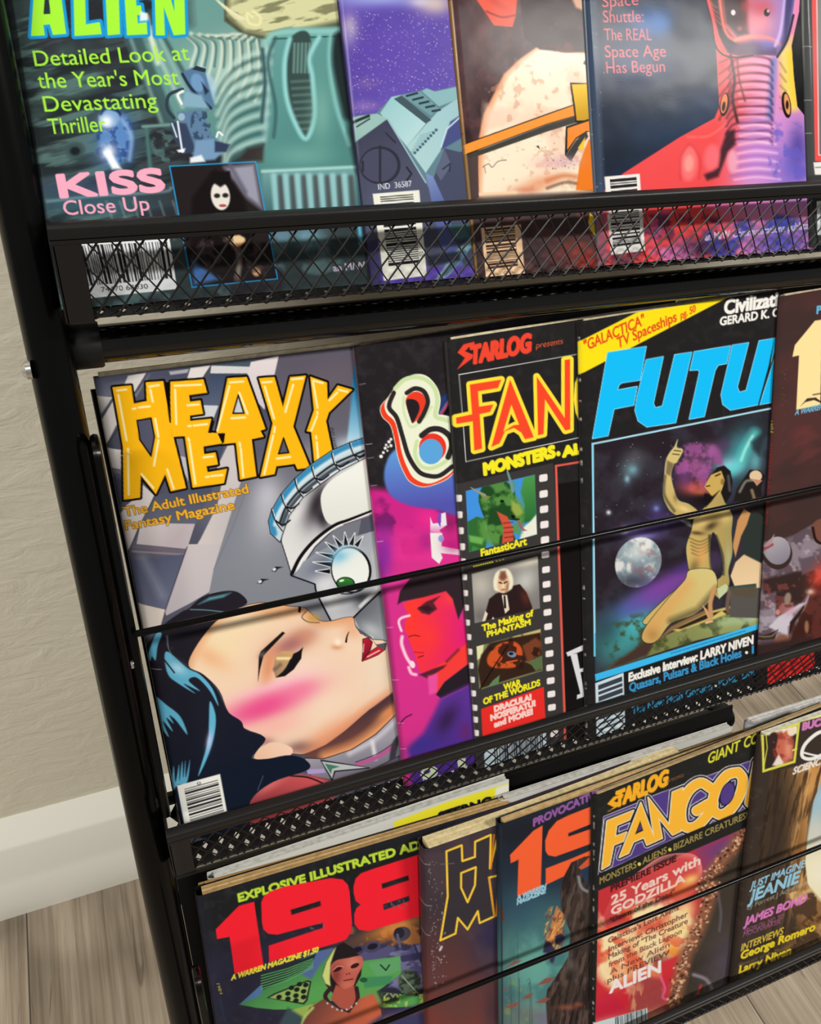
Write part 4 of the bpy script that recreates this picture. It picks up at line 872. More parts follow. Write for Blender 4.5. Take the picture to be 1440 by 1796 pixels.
    p.poly([(235, 612), (262, 520), (280, 540), (256, 612)], (230, 214, 190)); p.poly([(305, 590), (320, 565), (335, 585)], (236, 228, 212)); p.noclip()
    p.text('The Making of', (240, 672), (622, 556), 46, (246, 234, 40), bold=.8); p.text('PHANTASM', (277, 716), (600, 622), 40, (246, 234, 40), bold=.8)
    # picture 3
    pic = [(195, 787), (676, 655), (692, 968), (217, 1112)]
    p.poly(pic, (128, 132, 92)); p.setclip(pic)
    p.poly([(195, 785), (250, 770), (240, 860), (200, 890)], (226, 222, 168)); p.poly([(470, 710), (680, 655), (680, 700), (480, 760)], (206, 186, 120), soft=4)
    p.poly([(230, 850), (300, 760), (470, 720), (680, 680), (690, 860), (560, 900), (690, 960), (480, 1020), (360, 1060), (230, 1100), (205, 960)], (54, 36, 26), soft=3); p.poly([(280, 860), (360, 770), (480, 750), (540, 820), (510, 930), (380, 950), (290, 930)], (206, 84, 40), soft=3, sm=True); p.poly([(540, 780), (640, 720), (690, 760), (670, 850), (580, 910)], (120, 64, 40), soft=4)
    p.grain(60, (44, 26, 20), .5, .6, .85, box=(270, 690, 700, 960), seed=4); p.ell(460, 845, 34, 22, (120, 140, 170), 10); p.ell(455, 840, 18, 12, (30, 30, 40)); p.line([(430, 780), (300, 980), (220, 1110)], 9, (20, 14, 12)); p.line([(420, 905), (500, 890)], 9, (220, 100, 50)); p.poly([(320, 1040), (370, 1000), (360, 1070), (280, 1090)], (96, 130, 90)); p.poly([(590, 900), (690, 850), (692, 950), (640, 970)], (90, 110, 70)); p.noclip()
    p.text('WAR', (402, 1116), (528, 1078), 46, (246, 234, 40), bold=.8); p.text('OF THE WORLDS', (250, 1222), (672, 1078), 44, (246, 234, 40), bold=.8)
    p.poly([(230, 1256), (700, 1088), (710, 1290), (730, 1410), (255, 1545), (240, 1440)], (234, 48, 42))
    p.text('DRACULA!', (332, 1276), (606, 1184), 40, (250, 214, 206), bold=1.2); p.text('NOSFERATU!', (305, 1342), (636, 1230), 40, (250, 214, 206), bold=1.2); p.text('and MORE!', (332, 1392), (616, 1292), 40, (250, 214, 206), bold=1.2)
    W_ = (220, 220, 224)
    p.poly([(900, 850), (950, 838), (1002, 1130), (1010, 1160), (948, 1182), (950, 1150), (975, 1140)], W_); p.poly([(868, 832), (1060, 745), (1060, 790), (960, 830), (880, 862)], W_); p.poly([(945, 960), (1060, 930), (1060, 960), (950, 985)], W_)
    p.bars([(250, 1552), (716, 1425), (726, 1602), (262, 1738)], 26, 5, along=True, m0=.16, m1=.95, h0=.03, h1=.78, paper=(196, 216, 226))
    p.c(); p.line([(783, 600), (840, 1360)], 1.2, (120, 116, 110), a=.5); p.line([(1014, 560), (1016, 566)], 3, (30, 28, 28))
def art_space(p):
    p.c(1000, 500, 3.273)
    p.grain(40, (50, 47, 47), .5, .8, .5)
    Y = (250, 226, 26)
    p.poly([(40, 330), (400, 148), (915, 66), (55, 514)], Y)
    R_ = (226, 78, 34)
    p.text('"GALACTICA"', (84, 380), (428, 226), 62, R_, bold=.5, slant=-.1); p.text('TV Spaceships', (274, 362), (612, 206), 60, R_, bold=.5, slant=-.1); p.text('pg. 50', (636, 192), (720, 152), 40, R_, bold=.4)
    p.text('Civilizations', (886, 166), (1320, 96), 76, WHITE, bold=1.5, slant=.08); p.text("GERARD K. O'NEILL", (860, 232), (1360, 152), 46, WHITE, bold=.8, slant=.08)
    C_ = (22, 190, 252); L_ = (150, 224, 250)
    F = [(215, 387), (437, 352), (403, 545), (295, 562), (280, 575), (272, 602), (385, 582), (365, 690), (252, 712), (218, 865), (128, 882)]
    U1 = [(437, 428), (535, 410), (478, 680), (490, 705), (530, 693), (600, 400), (698, 385), (606, 790), (440, 815), (390, 780), (372, 720), (384, 640)]
    T = [(712, 382), (922, 348), (898, 450), (850, 460), (832, 490), (770, 755), (683, 770), (742, 500), (735, 487), (688, 490)]
    U2 = [(932, 345), (1025, 330), (960, 585), (972, 615), (1010, 605), (1085, 320), (1190, 303), (1090, 685), (920, 718), (876, 685), (866, 630)]
    Rr = [(1180, 400), (1300, 380), (1230, 660), (1090, 686)]
    for g_ in (F, U1, T, U2, Rr): p.poly(g_, L_, grow=.9)
    for g_ in (F, U1, T, U2, Rr): p.poly(g_, C_, grow=-.2)
    p.poly([(1165, 330), (1150, 480), (1085, 690), (1078, 690), (1140, 460)], (36, 34, 35))
    inner = [(1040, 778), (1400, 708), (1400, 1110), (1044, 1184)]
    p.c(); p.poly([(1039, 780), (1420, 705), (1420, 1090), (1044, 1186)], (41, 33, 40))
    p.setclip([(1039, 780), (1420, 705), (1420, 1090), (1044, 1186)])
    p.c(1010, 760, 4.0)
    p.grain(140, (58, 54, 66), .45, .65, .7, seed=1)
    p.blob(380, 250, 70, 90, (110, 140, 150), .7, 20); p.blob(360, 320, 18, 26, (150, 200, 220), .8); p.blob(400, 255, 30, 30, (120, 180, 196), .7); p.blob(420, 160, 80, 60, (90, 84, 88), .5)
    p.blob(1150, 150, 120, 200, (70, 160, 170), .85, 25); p.blob(1080, 230, 100, 60, (150, 206, 230), .9); p.line([(1255, 0), (1200, 90), (1150, 200), (1090, 260)], 60, (90, 214, 206), soft=16, a=.8, sm=True); p.line([(1240, 20), (1190, 110), (1160, 190)], 16, (190, 246, 236), soft=5, a=.8, sm=True); p.blob(1260, 200, 40, 70, (110, 190, 196), .7); p.poly([(1230, 60), (1330, -20), (1290, 160), (1240, 110)], (40, 44, 50), soft=8, a=.8)
    p.grain(90, (150, 80, 140), .5, .62, .9, box=(690, 60, 1040, 420), seed=5); p.blob(840, 230, 90, 60, (190, 100, 170), .75, -10); p.blob(950, 120, 70, 50, (170, 96, 160), .7); p.blob(820, 380, 90, 46, (206, 90, 80), .85); p.blob(880, 415, 60, 24, (236, 120, 76), .8); p.blob(760, 320, 60, 60, (130, 70, 140), .6); p.blob(1040, 80, 50, 50, (90, 60, 100), .6)
    p.blob(900, 470, 90, 50, (24, 18, 22), .8); p.blob(1060, 420, 60, 80, (70, 70, 110), .6)
    p.dots(60, 3, (140, 60, 1000, 620), (230, 226, 236), .35, .8, .9); p.blob(230, 555, 16, 16, (216, 226, 240), 1); p.blob(565, 528, 18, 18, (150, 180, 226), 1); p.blob(565, 528, 50, 50, (90, 90, 170), .5); p.blob(345, 682, 26, 28, (226, 190, 190), .9); p.blob(450, 720, 90, 26, (200, 196, 246), .9); p.blob(470, 700, 160, 60, (100, 80, 170), .6); p.blob(620, 600, 120, 60, (90, 70, 150), .5)
    p.blob(740, 1010, 220, 60, (124, 70, 156), .9, -28); p.blob(600, 1140, 240, 70, (110, 62, 140), .8, -28); p.blob(780, 940, 120, 40, (60, 50, 110), .7, -20)
    p.ell(438, 905, 158, 182, (186, 202, 204), 28, soft=2, g=((380, 760), (480, 1080), (96, 106, 118)))
    p.setclip([(438 + 156 * math.cos(t) * math.cos(.49) - 180 * math.sin(t) * math.sin(.49), 905 + 156 * math.cos(t) * math.sin(.49) + 180 * math.sin(t) * math.cos(.49)) for t in np.linspace(0, 6.2, 30)])
    p.grain(110, (110, 130, 146), .46, .64, .7, seed=6); p.grain(80, (240, 238, 230), .5, .68, .8, seed=9); p.grain(60, (140, 90, 100), .58, .7, .6, seed=12); p.blob(420, 840, 90, 60, (222, 230, 226), .7); p.blob(400, 1040, 120, 50, (60, 60, 74), .8); p.blob(580, 960, 40, 120, (110, 150, 160), .7)
    p.setclip([(120, 72), (1640, -220), (1640, 1320), (136, 1704)])
    p.c(1010, 1000, 3.349)
    p.blob(330, 330, 170, 110, (84, 196, 204), .95, -30); p.blob(250, 430, 150, 120, (70, 160, 160), .85, -35); p.blob(360, 200, 170, 60, (80, 96, 180), .8, -28); p.blob(480, 120, 160, 60, (126, 66, 160), .85, -28); p.blob(180, 350, 90, 110, (40, 60, 70), .6)
    # rocky ground
    p.poly([(160, 592), (400, 425), (500, 396), (640, 330), (800, 270), (1180, 150), (1180, 300), (700, 415)], (112, 118, 66), soft=2, g=((300, 500), (900, 280), (150, 156, 96))); p.grain(60, (62, 66, 36), .5, .65, .8, box=(160, 240, 1100, 600), seed=7); p.poly([(160, 592), (400, 425), (470, 410), (420, 500), (300, 548)], (70, 52, 46), soft=6); p.blob(900, 300, 110, 30, (170, 200, 160), .6, -15); p.blob(1020, 290, 70, 20, (190, 214, 190), .6, -15)
    p.poly([(560, 350), (760, 250), (1060, 170), (1060, 200), (800, 290), (600, 360)], (214, 190, 110), soft=3); p.poly([(580, 345), (760, 262), (850, 240), (800, 275), (620, 345)], (44, 34, 24), soft=3); p.poly([(860, 240), (1070, 180), (1070, 205), (890, 262)], (40, 32, 26), soft=3)
    # kneeling figures: trousered woman behind, man in front
    SK = (206, 176, 104)
    p.c(1010, 760, 4.0)
    p.poly([(1085, 1000), (1120, 905), (1200, 830), (1400, 840), (1400, 1085), (1120, 1090)], (222, 190, 148), soft=2, g=((1150, 850), (1200, 1085), (236, 206, 164))); p.poly([(1085, 1088), (1400, 1082), (1400, 1300), (1080, 1290)], (88, 84, 80), soft=2)
    p.poly([(1160, 610), (1230, 560), (1400, 560), (1400, 960), (1240, 880), (1180, 850)], (46, 54, 50), soft=3); p.poly([(1100, 790), (1135, 610), (1180, 530), (1225, 560), (1200, 640), (1160, 720), (1120, 870)], (200, 146, 92), soft=2)
    p.poly([(1105, 480), (1130, 390), (1190, 300), (1220, 255), (1290, 258), (1330, 300), (1300, 380), (1320, 590), (1240, 520), (1170, 470)], (34, 30, 28), soft=2); p.ell(1262, 300, 44, 40, (226, 196, 160), soft=2); p.poly([(1235, 320), (1310, 330), (1270, 370)], (190, 140, 110)); p.line([(1150, 410), (1190, 340), (1230, 330)], 18, (120, 116, 104), soft=3, sm=True); p.line([(1235, 400), (1250, 450)], 22, (130, 110, 90), soft=3)
    body = [(905, 520), (960, 450), (1010, 410), (1040, 470), (1080, 540), (1100, 590), (1092, 700), (1098, 840), (1070, 960), (1075, 1060), (1010, 1150), (970, 1120), (955, 1060), (1030, 990), (1025, 860), (985, 720), (955, 700), (940, 800), (948, 930), (965, 1010), (935, 1090), (830, 1180), (700, 1260), (560, 1330), (470, 1320), (640, 1150), (800, 1010), (790, 940), (775, 800), (810, 690), (835, 590)]
    body = [tuple(q) for q in smooth_pts(body, True, 4)]; p.poly(body, (40, 60, 64), grow=1.2); p.poly(body, SK, g=((800, 700), (1080, 700), (170, 150, 90)))
    p.setclip(body); p.blob(880, 620, 60, 34, (236, 204, 132), .8); p.blob(1050, 580, 46, 50, (230, 200, 126), .8); p.blob(950, 650, 50, 26, (60, 44, 30), .8, -30); p.blob(850, 700, 50, 14, (70, 50, 32), .8, 5)
    for k in range(5): p.line([(800 + k * 4, 735 + k * 26), (870, 760 + k * 24), (940, 730 + k * 22)], 8, (110, 84, 46), soft=3, sm=True, a=.8)
    p.blob(880, 860, 40, 80, (236, 170, 96), .7, 20); p.blob(830, 940, 34, 60, (90, 80, 50), .6, 20); p.line([(940, 720), (950, 920), (970, 1010)], 18, (50, 50, 40), soft=5, sm=True); p.line([(985, 720), (1030, 860), (1035, 990)], 14, (60, 56, 40), soft=4, sm=True); p.blob(1070, 880, 20, 100, (176, 190, 150), .6); p.blob(860, 1060, 90, 50, (220, 206, 140), .7, -30); p.blob(700, 1190, 110, 24, (216, 160, 96), .7, -40); p.setclip([(120, 72), (1640, -220), (1640, 1320), (136, 1704)])
    arm = [(715, 42), (708, 98), (745, 108), (748, 132), (722, 180), (705, 208), (690, 215), (668, 290), (690, 400), (722, 470), (790, 495), (850, 540), (870, 580), (790, 600), (680, 560), (630, 490), (612, 420), (620, 300), (632, 190), (662, 130), (690, 95)]
    arm = [tuple(q) for q in smooth_pts(arm, True, 4)]; p.poly(arm, (60, 84, 92), grow=.9); p.poly(arm, (214, 190, 122), g=((620, 300), (760, 560), (196, 168, 100))); p.setclip(arm); p.line([(625, 300), (620, 430), (690, 545)], 18, (96, 88, 62), soft=5, sm=True); p.poly([(640, 190), (690, 215), (660, 300), (630, 280)], (130, 112, 78), soft=4); p.blob(760, 530, 50, 20, (240, 218, 150), .7, 20); p.line([(690, 120), (735, 125)], 7, (70, 56, 40)); p.line([(680, 145), (725, 150)], 7, (70, 56, 40)); p.blob(700, 450, 16, 30, (120, 92, 54), .6); p.setclip([(120, 72), (1640, -220), (1640, 1320), (136, 1704)])
    p.poly([(735, 610), (800, 620), (815, 660), (780, 645)], (120, 124, 120), soft=4)
    p.poly([(902, 375), (925, 330), (950, 290), (1000, 250), (1050, 262), (1045, 350), (1010, 425), (960, 470), (930, 500), (905, 520), (945, 430)], (204, 170, 92), soft=1.6); p.poly([(905, 420), (960, 440), (1010, 400), (950, 480), (910, 520), (895, 450)], (24, 20, 20), soft=3); p.line([(980, 300), (1012, 285)], 9, (24, 20, 16)); p.line([(915, 372), (940, 368)], 8, (60, 36, 24)); p.ell(1030, 340, 14, 22, (150, 116, 60), soft=3)
    p.poly([(950, 290), (990, 240), (1040, 225), (1085, 265), (1100, 340), (1090, 430), (1050, 495), (1020, 420), (1045, 330), (1020, 262)], (30, 26, 26), soft=2); p.line([(1070, 300), (1080, 400)], 14, (110, 112, 112), soft=5, a=.8)
    p.c(1010, 1000, 3.349)
    leg = [(640, 60), (540, 170), (420, 320), (388, 395), (420, 428), (480, 410), (560, 310), (690, 262), (780, 185), (830, 100), (800, 0), (670, 0)]
    leg = [tuple(q) for q in smooth_pts(leg, True, 4)]; p.poly(leg, (40, 50, 46), grow=1); p.poly(leg, (206, 172, 100), g=((420, 340), (800, 60), (214, 196, 128))); p.setclip(leg); p.line([(660, 80), (540, 220), (430, 370)], 60, (226, 160, 90), soft=20, a=.6); p.line([(830, 110), (720, 235), (560, 300)], 36, (90, 84, 56), soft=12, a=.8); p.blob(450, 380, 40, 40, (176, 130, 74), .7); p.setclip([(1044 / 1 - 1040 + 105, 20), (1300, -100), (1300, 330), (115, 622)])
    p.poly([(480, 410), (560, 330), (700, 262), (770, 230), (800, 240), (640, 310), (540, 372)], (140, 104, 70), soft=3); p.poly([(740, 200), (770, 230), (800, 290), (770, 310), (755, 300), (775, 280)], (206, 160, 110)); p.line([(815, 110), (790, 190), (795, 270)], 26, (200, 150, 100), soft=3, sm=True); p.line([(765, 310), (800, 300)], 12, (226, 180, 130))
    p.poly([(830, 110), (880, 80), (905, 110), (840, 170)], (196, 206, 160)); p.line([(905, 110), (890, 200), (895, 245)], 24, (110, 90, 76), soft=3, sm=True); p.poly([(900, 110), (1060, 90), (1060, 160), (930, 150)], (90, 80, 66), soft=3); p.poly([(905, 95), (1060, 78), (1060, 96), (905, 110)], (60, 80, 76))
    p.noclip()
    # frame lines, foot copy
    p.c(1010, 1000, 3.349)
    p.poly([(112, 612), (1200, 275), (1200, 306), (116, 652)], (62, 186, 242)); [p.line([(560 + k * 17, 489 - k * 5.2), (568 + k * 17 + (k % 3) * 2, 486.5 - k * 5.2)], 7, (28, 110, 160), a=.7) for k in range(26)]
    p.poly([(116, 654), (1300, 306), (1300, 1200), (118, 1200)], (34, 32, 33))
    p.text('Exclusive Interview: LARRY NIVEN', (312, 654), (1040, 432), 48, WHITE, bold=1.0, slant=.05); p.text('Quasars, Pulsars & Black Holes', (316, 714), (972, 508), 48, (60, 156, 214), bold=.7); p.ell(1003, 484, 9, 9, WHITE); p.text('I', (1036, 490), (1044, 487), 44, (60, 156, 214), bold=.6)
    p.text('The New Flash Gordon', (330, 848), (800, 702), 44, (60, 150, 196), bold=.5); p.text('POHL', (840, 690), (948, 652), 44, (60, 150, 196), bold=.5); p.text('Double', (978, 640), (1120, 592), 44, (60, 150, 196), bold=.5); p.ell(822, 680, 7, 7, WHITE)
    p.bars([(114, 664), (280, 602), (290, 916), (122, 978)], 9, 12, m0=.06, m1=.97, h0=.1, h1=.95, paper=(208, 226, 234), ink=(60, 66, 78))
    p.c(1000, 500, 3.273); p.line([(128, 912), (1420, 655)], 10, (176, 226, 246)); p.c(1010, 760, 4.0); p.line([(117, 72), (132, 1560)], 13, (110, 206, 240)); p.line([(121, 72), (134, 1400)], 5, (214, 240, 250))
    p.c(); rg = random.Random(5)
    for k in range(30):
        yy = rg.uniform(590, 1300); xx = 1016.5 + (yy - 565) * .0187; p.ell(xx + .5, yy, rg.uniform(.5, 1.4), rg.uniform(1, 4), (206, 196, 186), a=.8)

def art_ninetyfour(p):
    p.c(1300, 760, 3.742)
    p.grain(300, (86, 52, 50), .45, .62, .8, sx=2, rot=-25, seed=2)
    p.grain(120, (110, 56, 56), .55, .68, .6, sx=3, rot=-25, box=(150, -100, 700, 700), seed=6)
    rk = [(120, 720), (230, 710), (350, 670), (470, 600), (700, 560), (700, 1000), (470, 980), (440, 1100), (300, 1400), (80, 1420), (100, 1000)]
    p.poly(rk, (140, 126, 136), soft=5); p.setclip(rk); p.grain(90, (86, 70, 80), .48, .6, .85, seed=3); p.grain(50, (176, 164, 176), .55, .65, .7, seed=8); p.noclip()
    p.ell(240, 790, 96, 104, (58, 44, 40)); p.ell(240, 770, 84, 92, (172, 166, 172), g=((200, 700), (280, 860), (130, 124, 138))); p.line([(145, 790), (160, 760), (205, 730)], 18, (150, 80, 84), sm=True)
    p.poly([(150, 745), (190, 700), (220, 658), (205, 720), (165, 750)], (170, 140, 146))
    p.poly([(140, 960), (480, 880), (500, 940), (420, 1090), (330, 1180), (230, 1200), (225, 1040), (150, 1060)], (56, 40, 38), soft=6); p.poly([(380, 830), (480, 800), (520, 880), (400, 930)], (96, 82, 92), soft=4); p.grain(40, (128, 66, 62), .55, .66, .7, box=(140, 880, 480, 1200), seed=4)
    p.poly([(235, 1160), (270, 1110), (340, 1110), (345, 1150), (260, 1190)], (156, 96, 92), soft=4); p.ell(310, 1132, 26, 12, (110, 60, 60)); p.ell(305, 1085, 22, 40, (150, 126, 110), 10, soft=4); p.ell(240, 1175, 14, 18, (206, 130, 120))
    p.poly([(180, 1270), (250, 1200), (380, 1120), (430, 1110), (340, 1180), (330, 1260), (300, 1320), (240, 1300)], (206, 196, 208), soft=4); p.blob(330, 1170, 50, 30, (196, 150, 170), .6, -30)
    p.poly([(320, 1240), (410, 1130), (420, 1150), (340, 1260), (310, 1380)], (44, 34, 32), soft=3); p.line([(310, 1340), (380, 1210), (440, 1110)], 9, (150, 110, 90), sm=True)
    p.poly([(430, 1130), (480, 980), (700, 820), (700, 1500), (300, 1420)], (94, 48, 42), soft=5); p.grain(80, (60, 32, 28), .48, .6, .8, box=(300, 960, 700, 1450), seed=9); p.blob(520, 930, 60, 90, (214, 66, 48), .9, 30); p.blob(455, 1040, 26, 18, (236, 190, 160), .9); p.ell(430, 1270, 14, 40, (150, 110, 80), soft=4); p.ell(530, 640, 70, 80, (120, 76, 64), soft=3); p.line([(470, 620), (490, 700), (540, 730)], 18, (40, 26, 24), sm=True)
    p.poly([(100, 1330), (160, 1320), (240, 1290), (220, 1350), (120, 1360)], (60, 48, 42)); p.line([(125, 1335), (200, 1330), (240, 1290)], 10, (120, 100, 84), sm=True); p.ell(265, 1370, 56, 44, (140, 90, 70), -30, soft=4); p.poly([(80, 1390), (470, 1330), (470, 1460), (90, 1540)], (58, 40, 40), soft=8)
    p.poly([(90, 900), (150, 900), (110, 1420), (60, 1440)], (112, 100, 108), soft=8, a=.6)
    p.poly([(172, 1525), (476, 1420), (486, 1640), (172, 1730)], (214, 46, 44)); p.grain(26, (150, 30, 34), .5, .6, .6, box=(160, 1420, 500, 1740), seed=3)
    p.poly([(60, 1500), (172, 1480), (172, 1760), (60, 1760)], (40, 32, 34)); p.poly([(486, 1400), (700, 1340), (700, 1760), (484, 1640)], (36, 30, 32))
    p.c(1000, 500, 3.273)
    p.poly([(1276, 412), (1290, 345), (1405, 205), (1560, 180), (1540, 670), (1298, 716), (1314, 404)], (250, 226, 160)); p.poly([(1322, 695), (1360, 650), (1410, 645), (1470, 690), (1400, 660), (1350, 672)], (70, 50, 46)); p.line([(1395, 630), (1440, 622)], 8, (120, 90, 76))
    p.poly([(1446, 192), (1470, 188), (1452, 690), (1436, 690)], (66, 48, 46))
    p.text('PROVOCATIVE', (1416, 164), (1800, 96), 42, (96, 190, 230), bold=.8); p.text('A WARREN MAGAZINE', (1290, 746), (1620, 676), 30, (110, 186, 220), bold=.4, slant=.2)
    p.text('1994', (1150, 780), (1152, 850), 18, (200, 186, 50), up=(1, .05)); p.c(1300, 760, 3.742); p.text('ILLUSTRATED ADULT FANTASY', (186, 70), (150, 600), 26, (150, 40, 44), up=(1, .05))
    p.c(); p.dots(20, 9, (1372, 640, 1380, 780), (170, 150, 146), .4, .9, .6)

# ---------------------------------------------------------------- cover art, top tier
def art_derelict(p):
    p.c(0, 0, 3.0)
    p.grain(160, (34, 40, 42), .42, .62, .9, sx=2.2, sy=.45, rot=-14, seed=3); p.grain(110, (92, 124, 120), .56, .68, .75, sx=2.6, sy=.4, rot=-14, seed=5); p.grain(300, (46, 44, 50), .5, .65, .6, seed=8)
    # pale ribbed hall on the right
    p.poly([(690, 210), (1000, 120), (900, -1200), (2300, -1200), (2000, 1400), (1350, 1400), (1300, 850), (880, 640)], (104, 150, 144), soft=30, g=((900, 300), (1700, 900), (72, 122, 122)))
    p.blob(1250, 330, 170, 150, (190, 206, 190), .7); p.blob(1060, 330, 120, 90, (150, 190, 190), .6)
    for k in range(9):
        x = 960 + k * 44
        p.line([(x, 170 + k * 5), (x + 70, 240 - k * 10), (x + 50 + k * 6, 330 + k * 5), (x + 30, 420 + k * 14)], 15, (222, 228, 206), soft=5, sm=True, a=.75); p.line([(x + 16, 180 + k * 5), (x + 86, 250 - k * 10), (x + 68 + k * 6, 340 + k * 5)], 10, (48, 84, 84), soft=4, sm=True, a=.7)
    for k in range(8):
        y = 290 + k * 66
        p.line([(1130 + k * 8, y + 180), (1210, y + 60), (1330, y - 6), (1480, y - 30)], 24, (186, 214, 204), soft=9, sm=True, a=.75); p.line([(1140 + k * 8, y + 206), (1222, y + 88), (1340, y + 22), (1480, y)], 18, (58, 92, 92), soft=7, sm=True, a=.75)
    p.line([(1400, 240), (1420, 420), (1400, 620), (1440, 830)], 50, (150, 188, 186), soft=12, sm=True, a=.8); p.line([(1380, 260), (1394, 430), (1376, 640)], 18, (52, 84, 88), soft=6, sm=True)
    p.poly([(1240, 850), (1300, 780), (1390, 760), (1390, 850)], (52, 44, 44), soft=10)
    for a, b_, w_, c_ in (((700, 200), (880, 640), 90, (60, 86, 88)), ((690, 210), (850, 640), 16, (130, 160, 156)), ((790, 200), (960, 560), 20, (172, 196, 186)), ((770, 90), (830, 330), 26, (220, 226, 206)), ((860, 190), (1000, 440), 18, (52, 76, 78)), ((840, 200), (970, 470), 14, (150, 180, 172))): p.line([a, b_], w_, c_, soft=7, a=.85)
    # pale shell at the top
    p.poly([(1180, -420), (1180, 110), (1260, 170), (1400, 210), (1800, 160), (2000, 60), (1900, -420)], (74, 80, 62), soft=4); p.poly([(1230, -380), (1200, 80), (1290, 160), (1430, 190), (1820, 100), (2000, 0), (1860, -380)], (206, 206, 158), soft=12); p.grain(70, (110, 110, 80), .5, .62, .8, sx=2, sy=.5, rot=-12, box=(1200, -40, 1800, 180), seed=2)
    for k in range(6): p.line([(1130 + k * 20, -10 + k * 16), (1200 + k * 14, 60 + k * 6), (1240 + k * 10, 100)], 9, (226, 222, 180), soft=3, sm=True, a=.8)
    p.line([(1330, 90), (1300, 70), (1310, 120), (1360, 130), (1370, 90), (1330, 60)], 14, (226, 222, 170), soft=3, sm=True)
    # big carved column (right half, reaching under the next magazine)
    p.c(480, 0, 3.0)
    p.poly([(0, 200), (60, 150), (340, 140), (420, 140), (500, 500), (500, 900), (-60, 900), (-20, 600)], (96, 152, 148), soft=8, g=((0, 200), (420, 800), (74, 128, 124)))
    p.line([(-40, 220), (40, 170), (360, 165)], 34, (134, 190, 184), soft=8, sm=True); p.line([(0, 205), (340, 190)], 8, (36, 60, 62), a=.7)
    slot = [(90, 200), (190, 185), (200, 480), (208, 620), (172, 725), (110, 640), (72, 520), (66, 380)]
    p.poly(slot, (54, 74, 72), soft=4, sm=True)
    for k in range(5): p.line([(110 + k * 20, 230), (105 + k * 20, 380)], 12, (104, 140, 132), soft=4)
    for k in range(8): p.line([(95 + k * 4, 430 + k * 36), (200, 424 + k * 36)], 12, (96, 124, 118), soft=5, a=.8)
    p.line([(85, 205), (58, 330), (66, 500), (110, 640), (170, 730), (215, 610), (205, 420), (190, 300), (240, 195)], 24, (142, 204, 204), soft=6, sm=True); p.line([(300, 190), (295, 340), (330, 560), (400, 760)], 22, (130, 190, 186), soft=7, sm=True, a=.9); p.line([(350, 200), (345, 340), (400, 600)], 70, (34, 44, 46), soft=10, sm=True); p.line([(10, 200), (-30, 330), (10, 560), (0, 720)], 16, (58, 96, 98), soft=6, sm=True); p.blob(250, 600, 60, 160, (126, 178, 166), .6); p.blob(150, 820, 160, 60, (110, 166, 158), .7)
    p.poly([(-60, 890), (440, 870), (460, 1180), (-60, 1200)], (112, 160, 160), soft=6, g=((0, 880), (0, 1100), (70, 110, 114)))
    for k in range(7): p.line([(0 + k * 62, 925), (14 + k * 62, 1100)], 30, (150, 200, 204), soft=6, a=.85); p.line([(34 + k * 62, 935), (46 + k * 62, 1100)], 26, (76, 74, 76), soft=6, a=.8)
    p.line([(-60, 902), (440, 878)], 14, (160, 206, 200), soft=4); p.poly([(420, 300), (520, 300), (520, 1000), (440, 900), (395, 700)], (34, 42, 44), soft=16)
    # lower band seen through the mesh
    p.c(0, 340, 3.0)
    p.poly([(380, 180), (1960, 130), (2000, 700), (440, 760)], (52, 62, 64), soft=10); p.grain(120, (92, 120, 122), .52, .64, .7, box=(380, 180, 1960, 700), seed=6); p.grain(200, (44, 40, 46), .5, .62, .8, box=(380, 380, 1960, 700), seed=1); p.blob(1620, 220, 90, 60, (120, 170, 190), .7); p.blob(1480, 210, 60, 50, (110, 150, 180), .6); p.poly([(1880, 160), (1900, 150), (1910, 260), (1890, 270)], (90, 170, 200), soft=5)
    p.text('an M/W', (1755, 408), (1925, 392), 36, (190, 180, 200), bold=.4)
    # two suited explorers
    p.c(0, 0, 3.0)
    p.blob(600, 740, 100, 150, (62, 104, 170), .9, 10); p.ell(608, 730, 86, 140, (88, 132, 190), 8, soft=8); p.grain(40, (36, 60, 120), .5, .62, .7, box=(500, 600, 710, 900), seed=3); p.ell(575, 620, 56, 50, (120, 160, 206), soft=5); p.line([(530, 600), (560, 570), (620, 585), (640, 620)], 14, (30, 50, 90), soft=4, sm=True); p.blob(560, 640, 34, 34, (250, 252, 255), 1); p.poly([(545, 800), (575, 790), (640, 890), (590, 890)], (240, 248, 255), soft=6); p.blob(570, 800, 40, 40, (250, 253, 255), .9); p.line([(640, 620), (690, 720), (680, 840)], 22, (140, 176, 216), soft=7, sm=True, a=.8)
    p.ell(1065, 470, 74, 90, (166, 198, 216), 0, soft=6, a=.8); p.poly([(960, 380), (1010, 355), (1080, 380), (1130, 560), (1090, 580), (1000, 490)], (84, 118, 152), soft=4); p.poly([(1010, 365), (1030, 345), (1085, 362), (1080, 382)], (40, 52, 66)); p.ell(1040, 435, 34, 50, (110, 150, 190), -20, soft=4); p.poly([(1060, 430), (1100, 480), (1080, 500)], (40, 50, 70), soft=3); p.line([(960, 390), (1010, 470), (1110, 570)], 16, (40, 54, 72), sm=True); p.poly([(970, 480), (1060, 500), (1100, 570), (960, 560)], (130, 168, 190), soft=5); p.line([(960, 470), (890, 500), (880, 570), (915, 620)], 18, (48, 62, 76), sm=True); p.line([(962, 480), (935, 500), (955, 545)], 14, (230, 236, 240), sm=True)
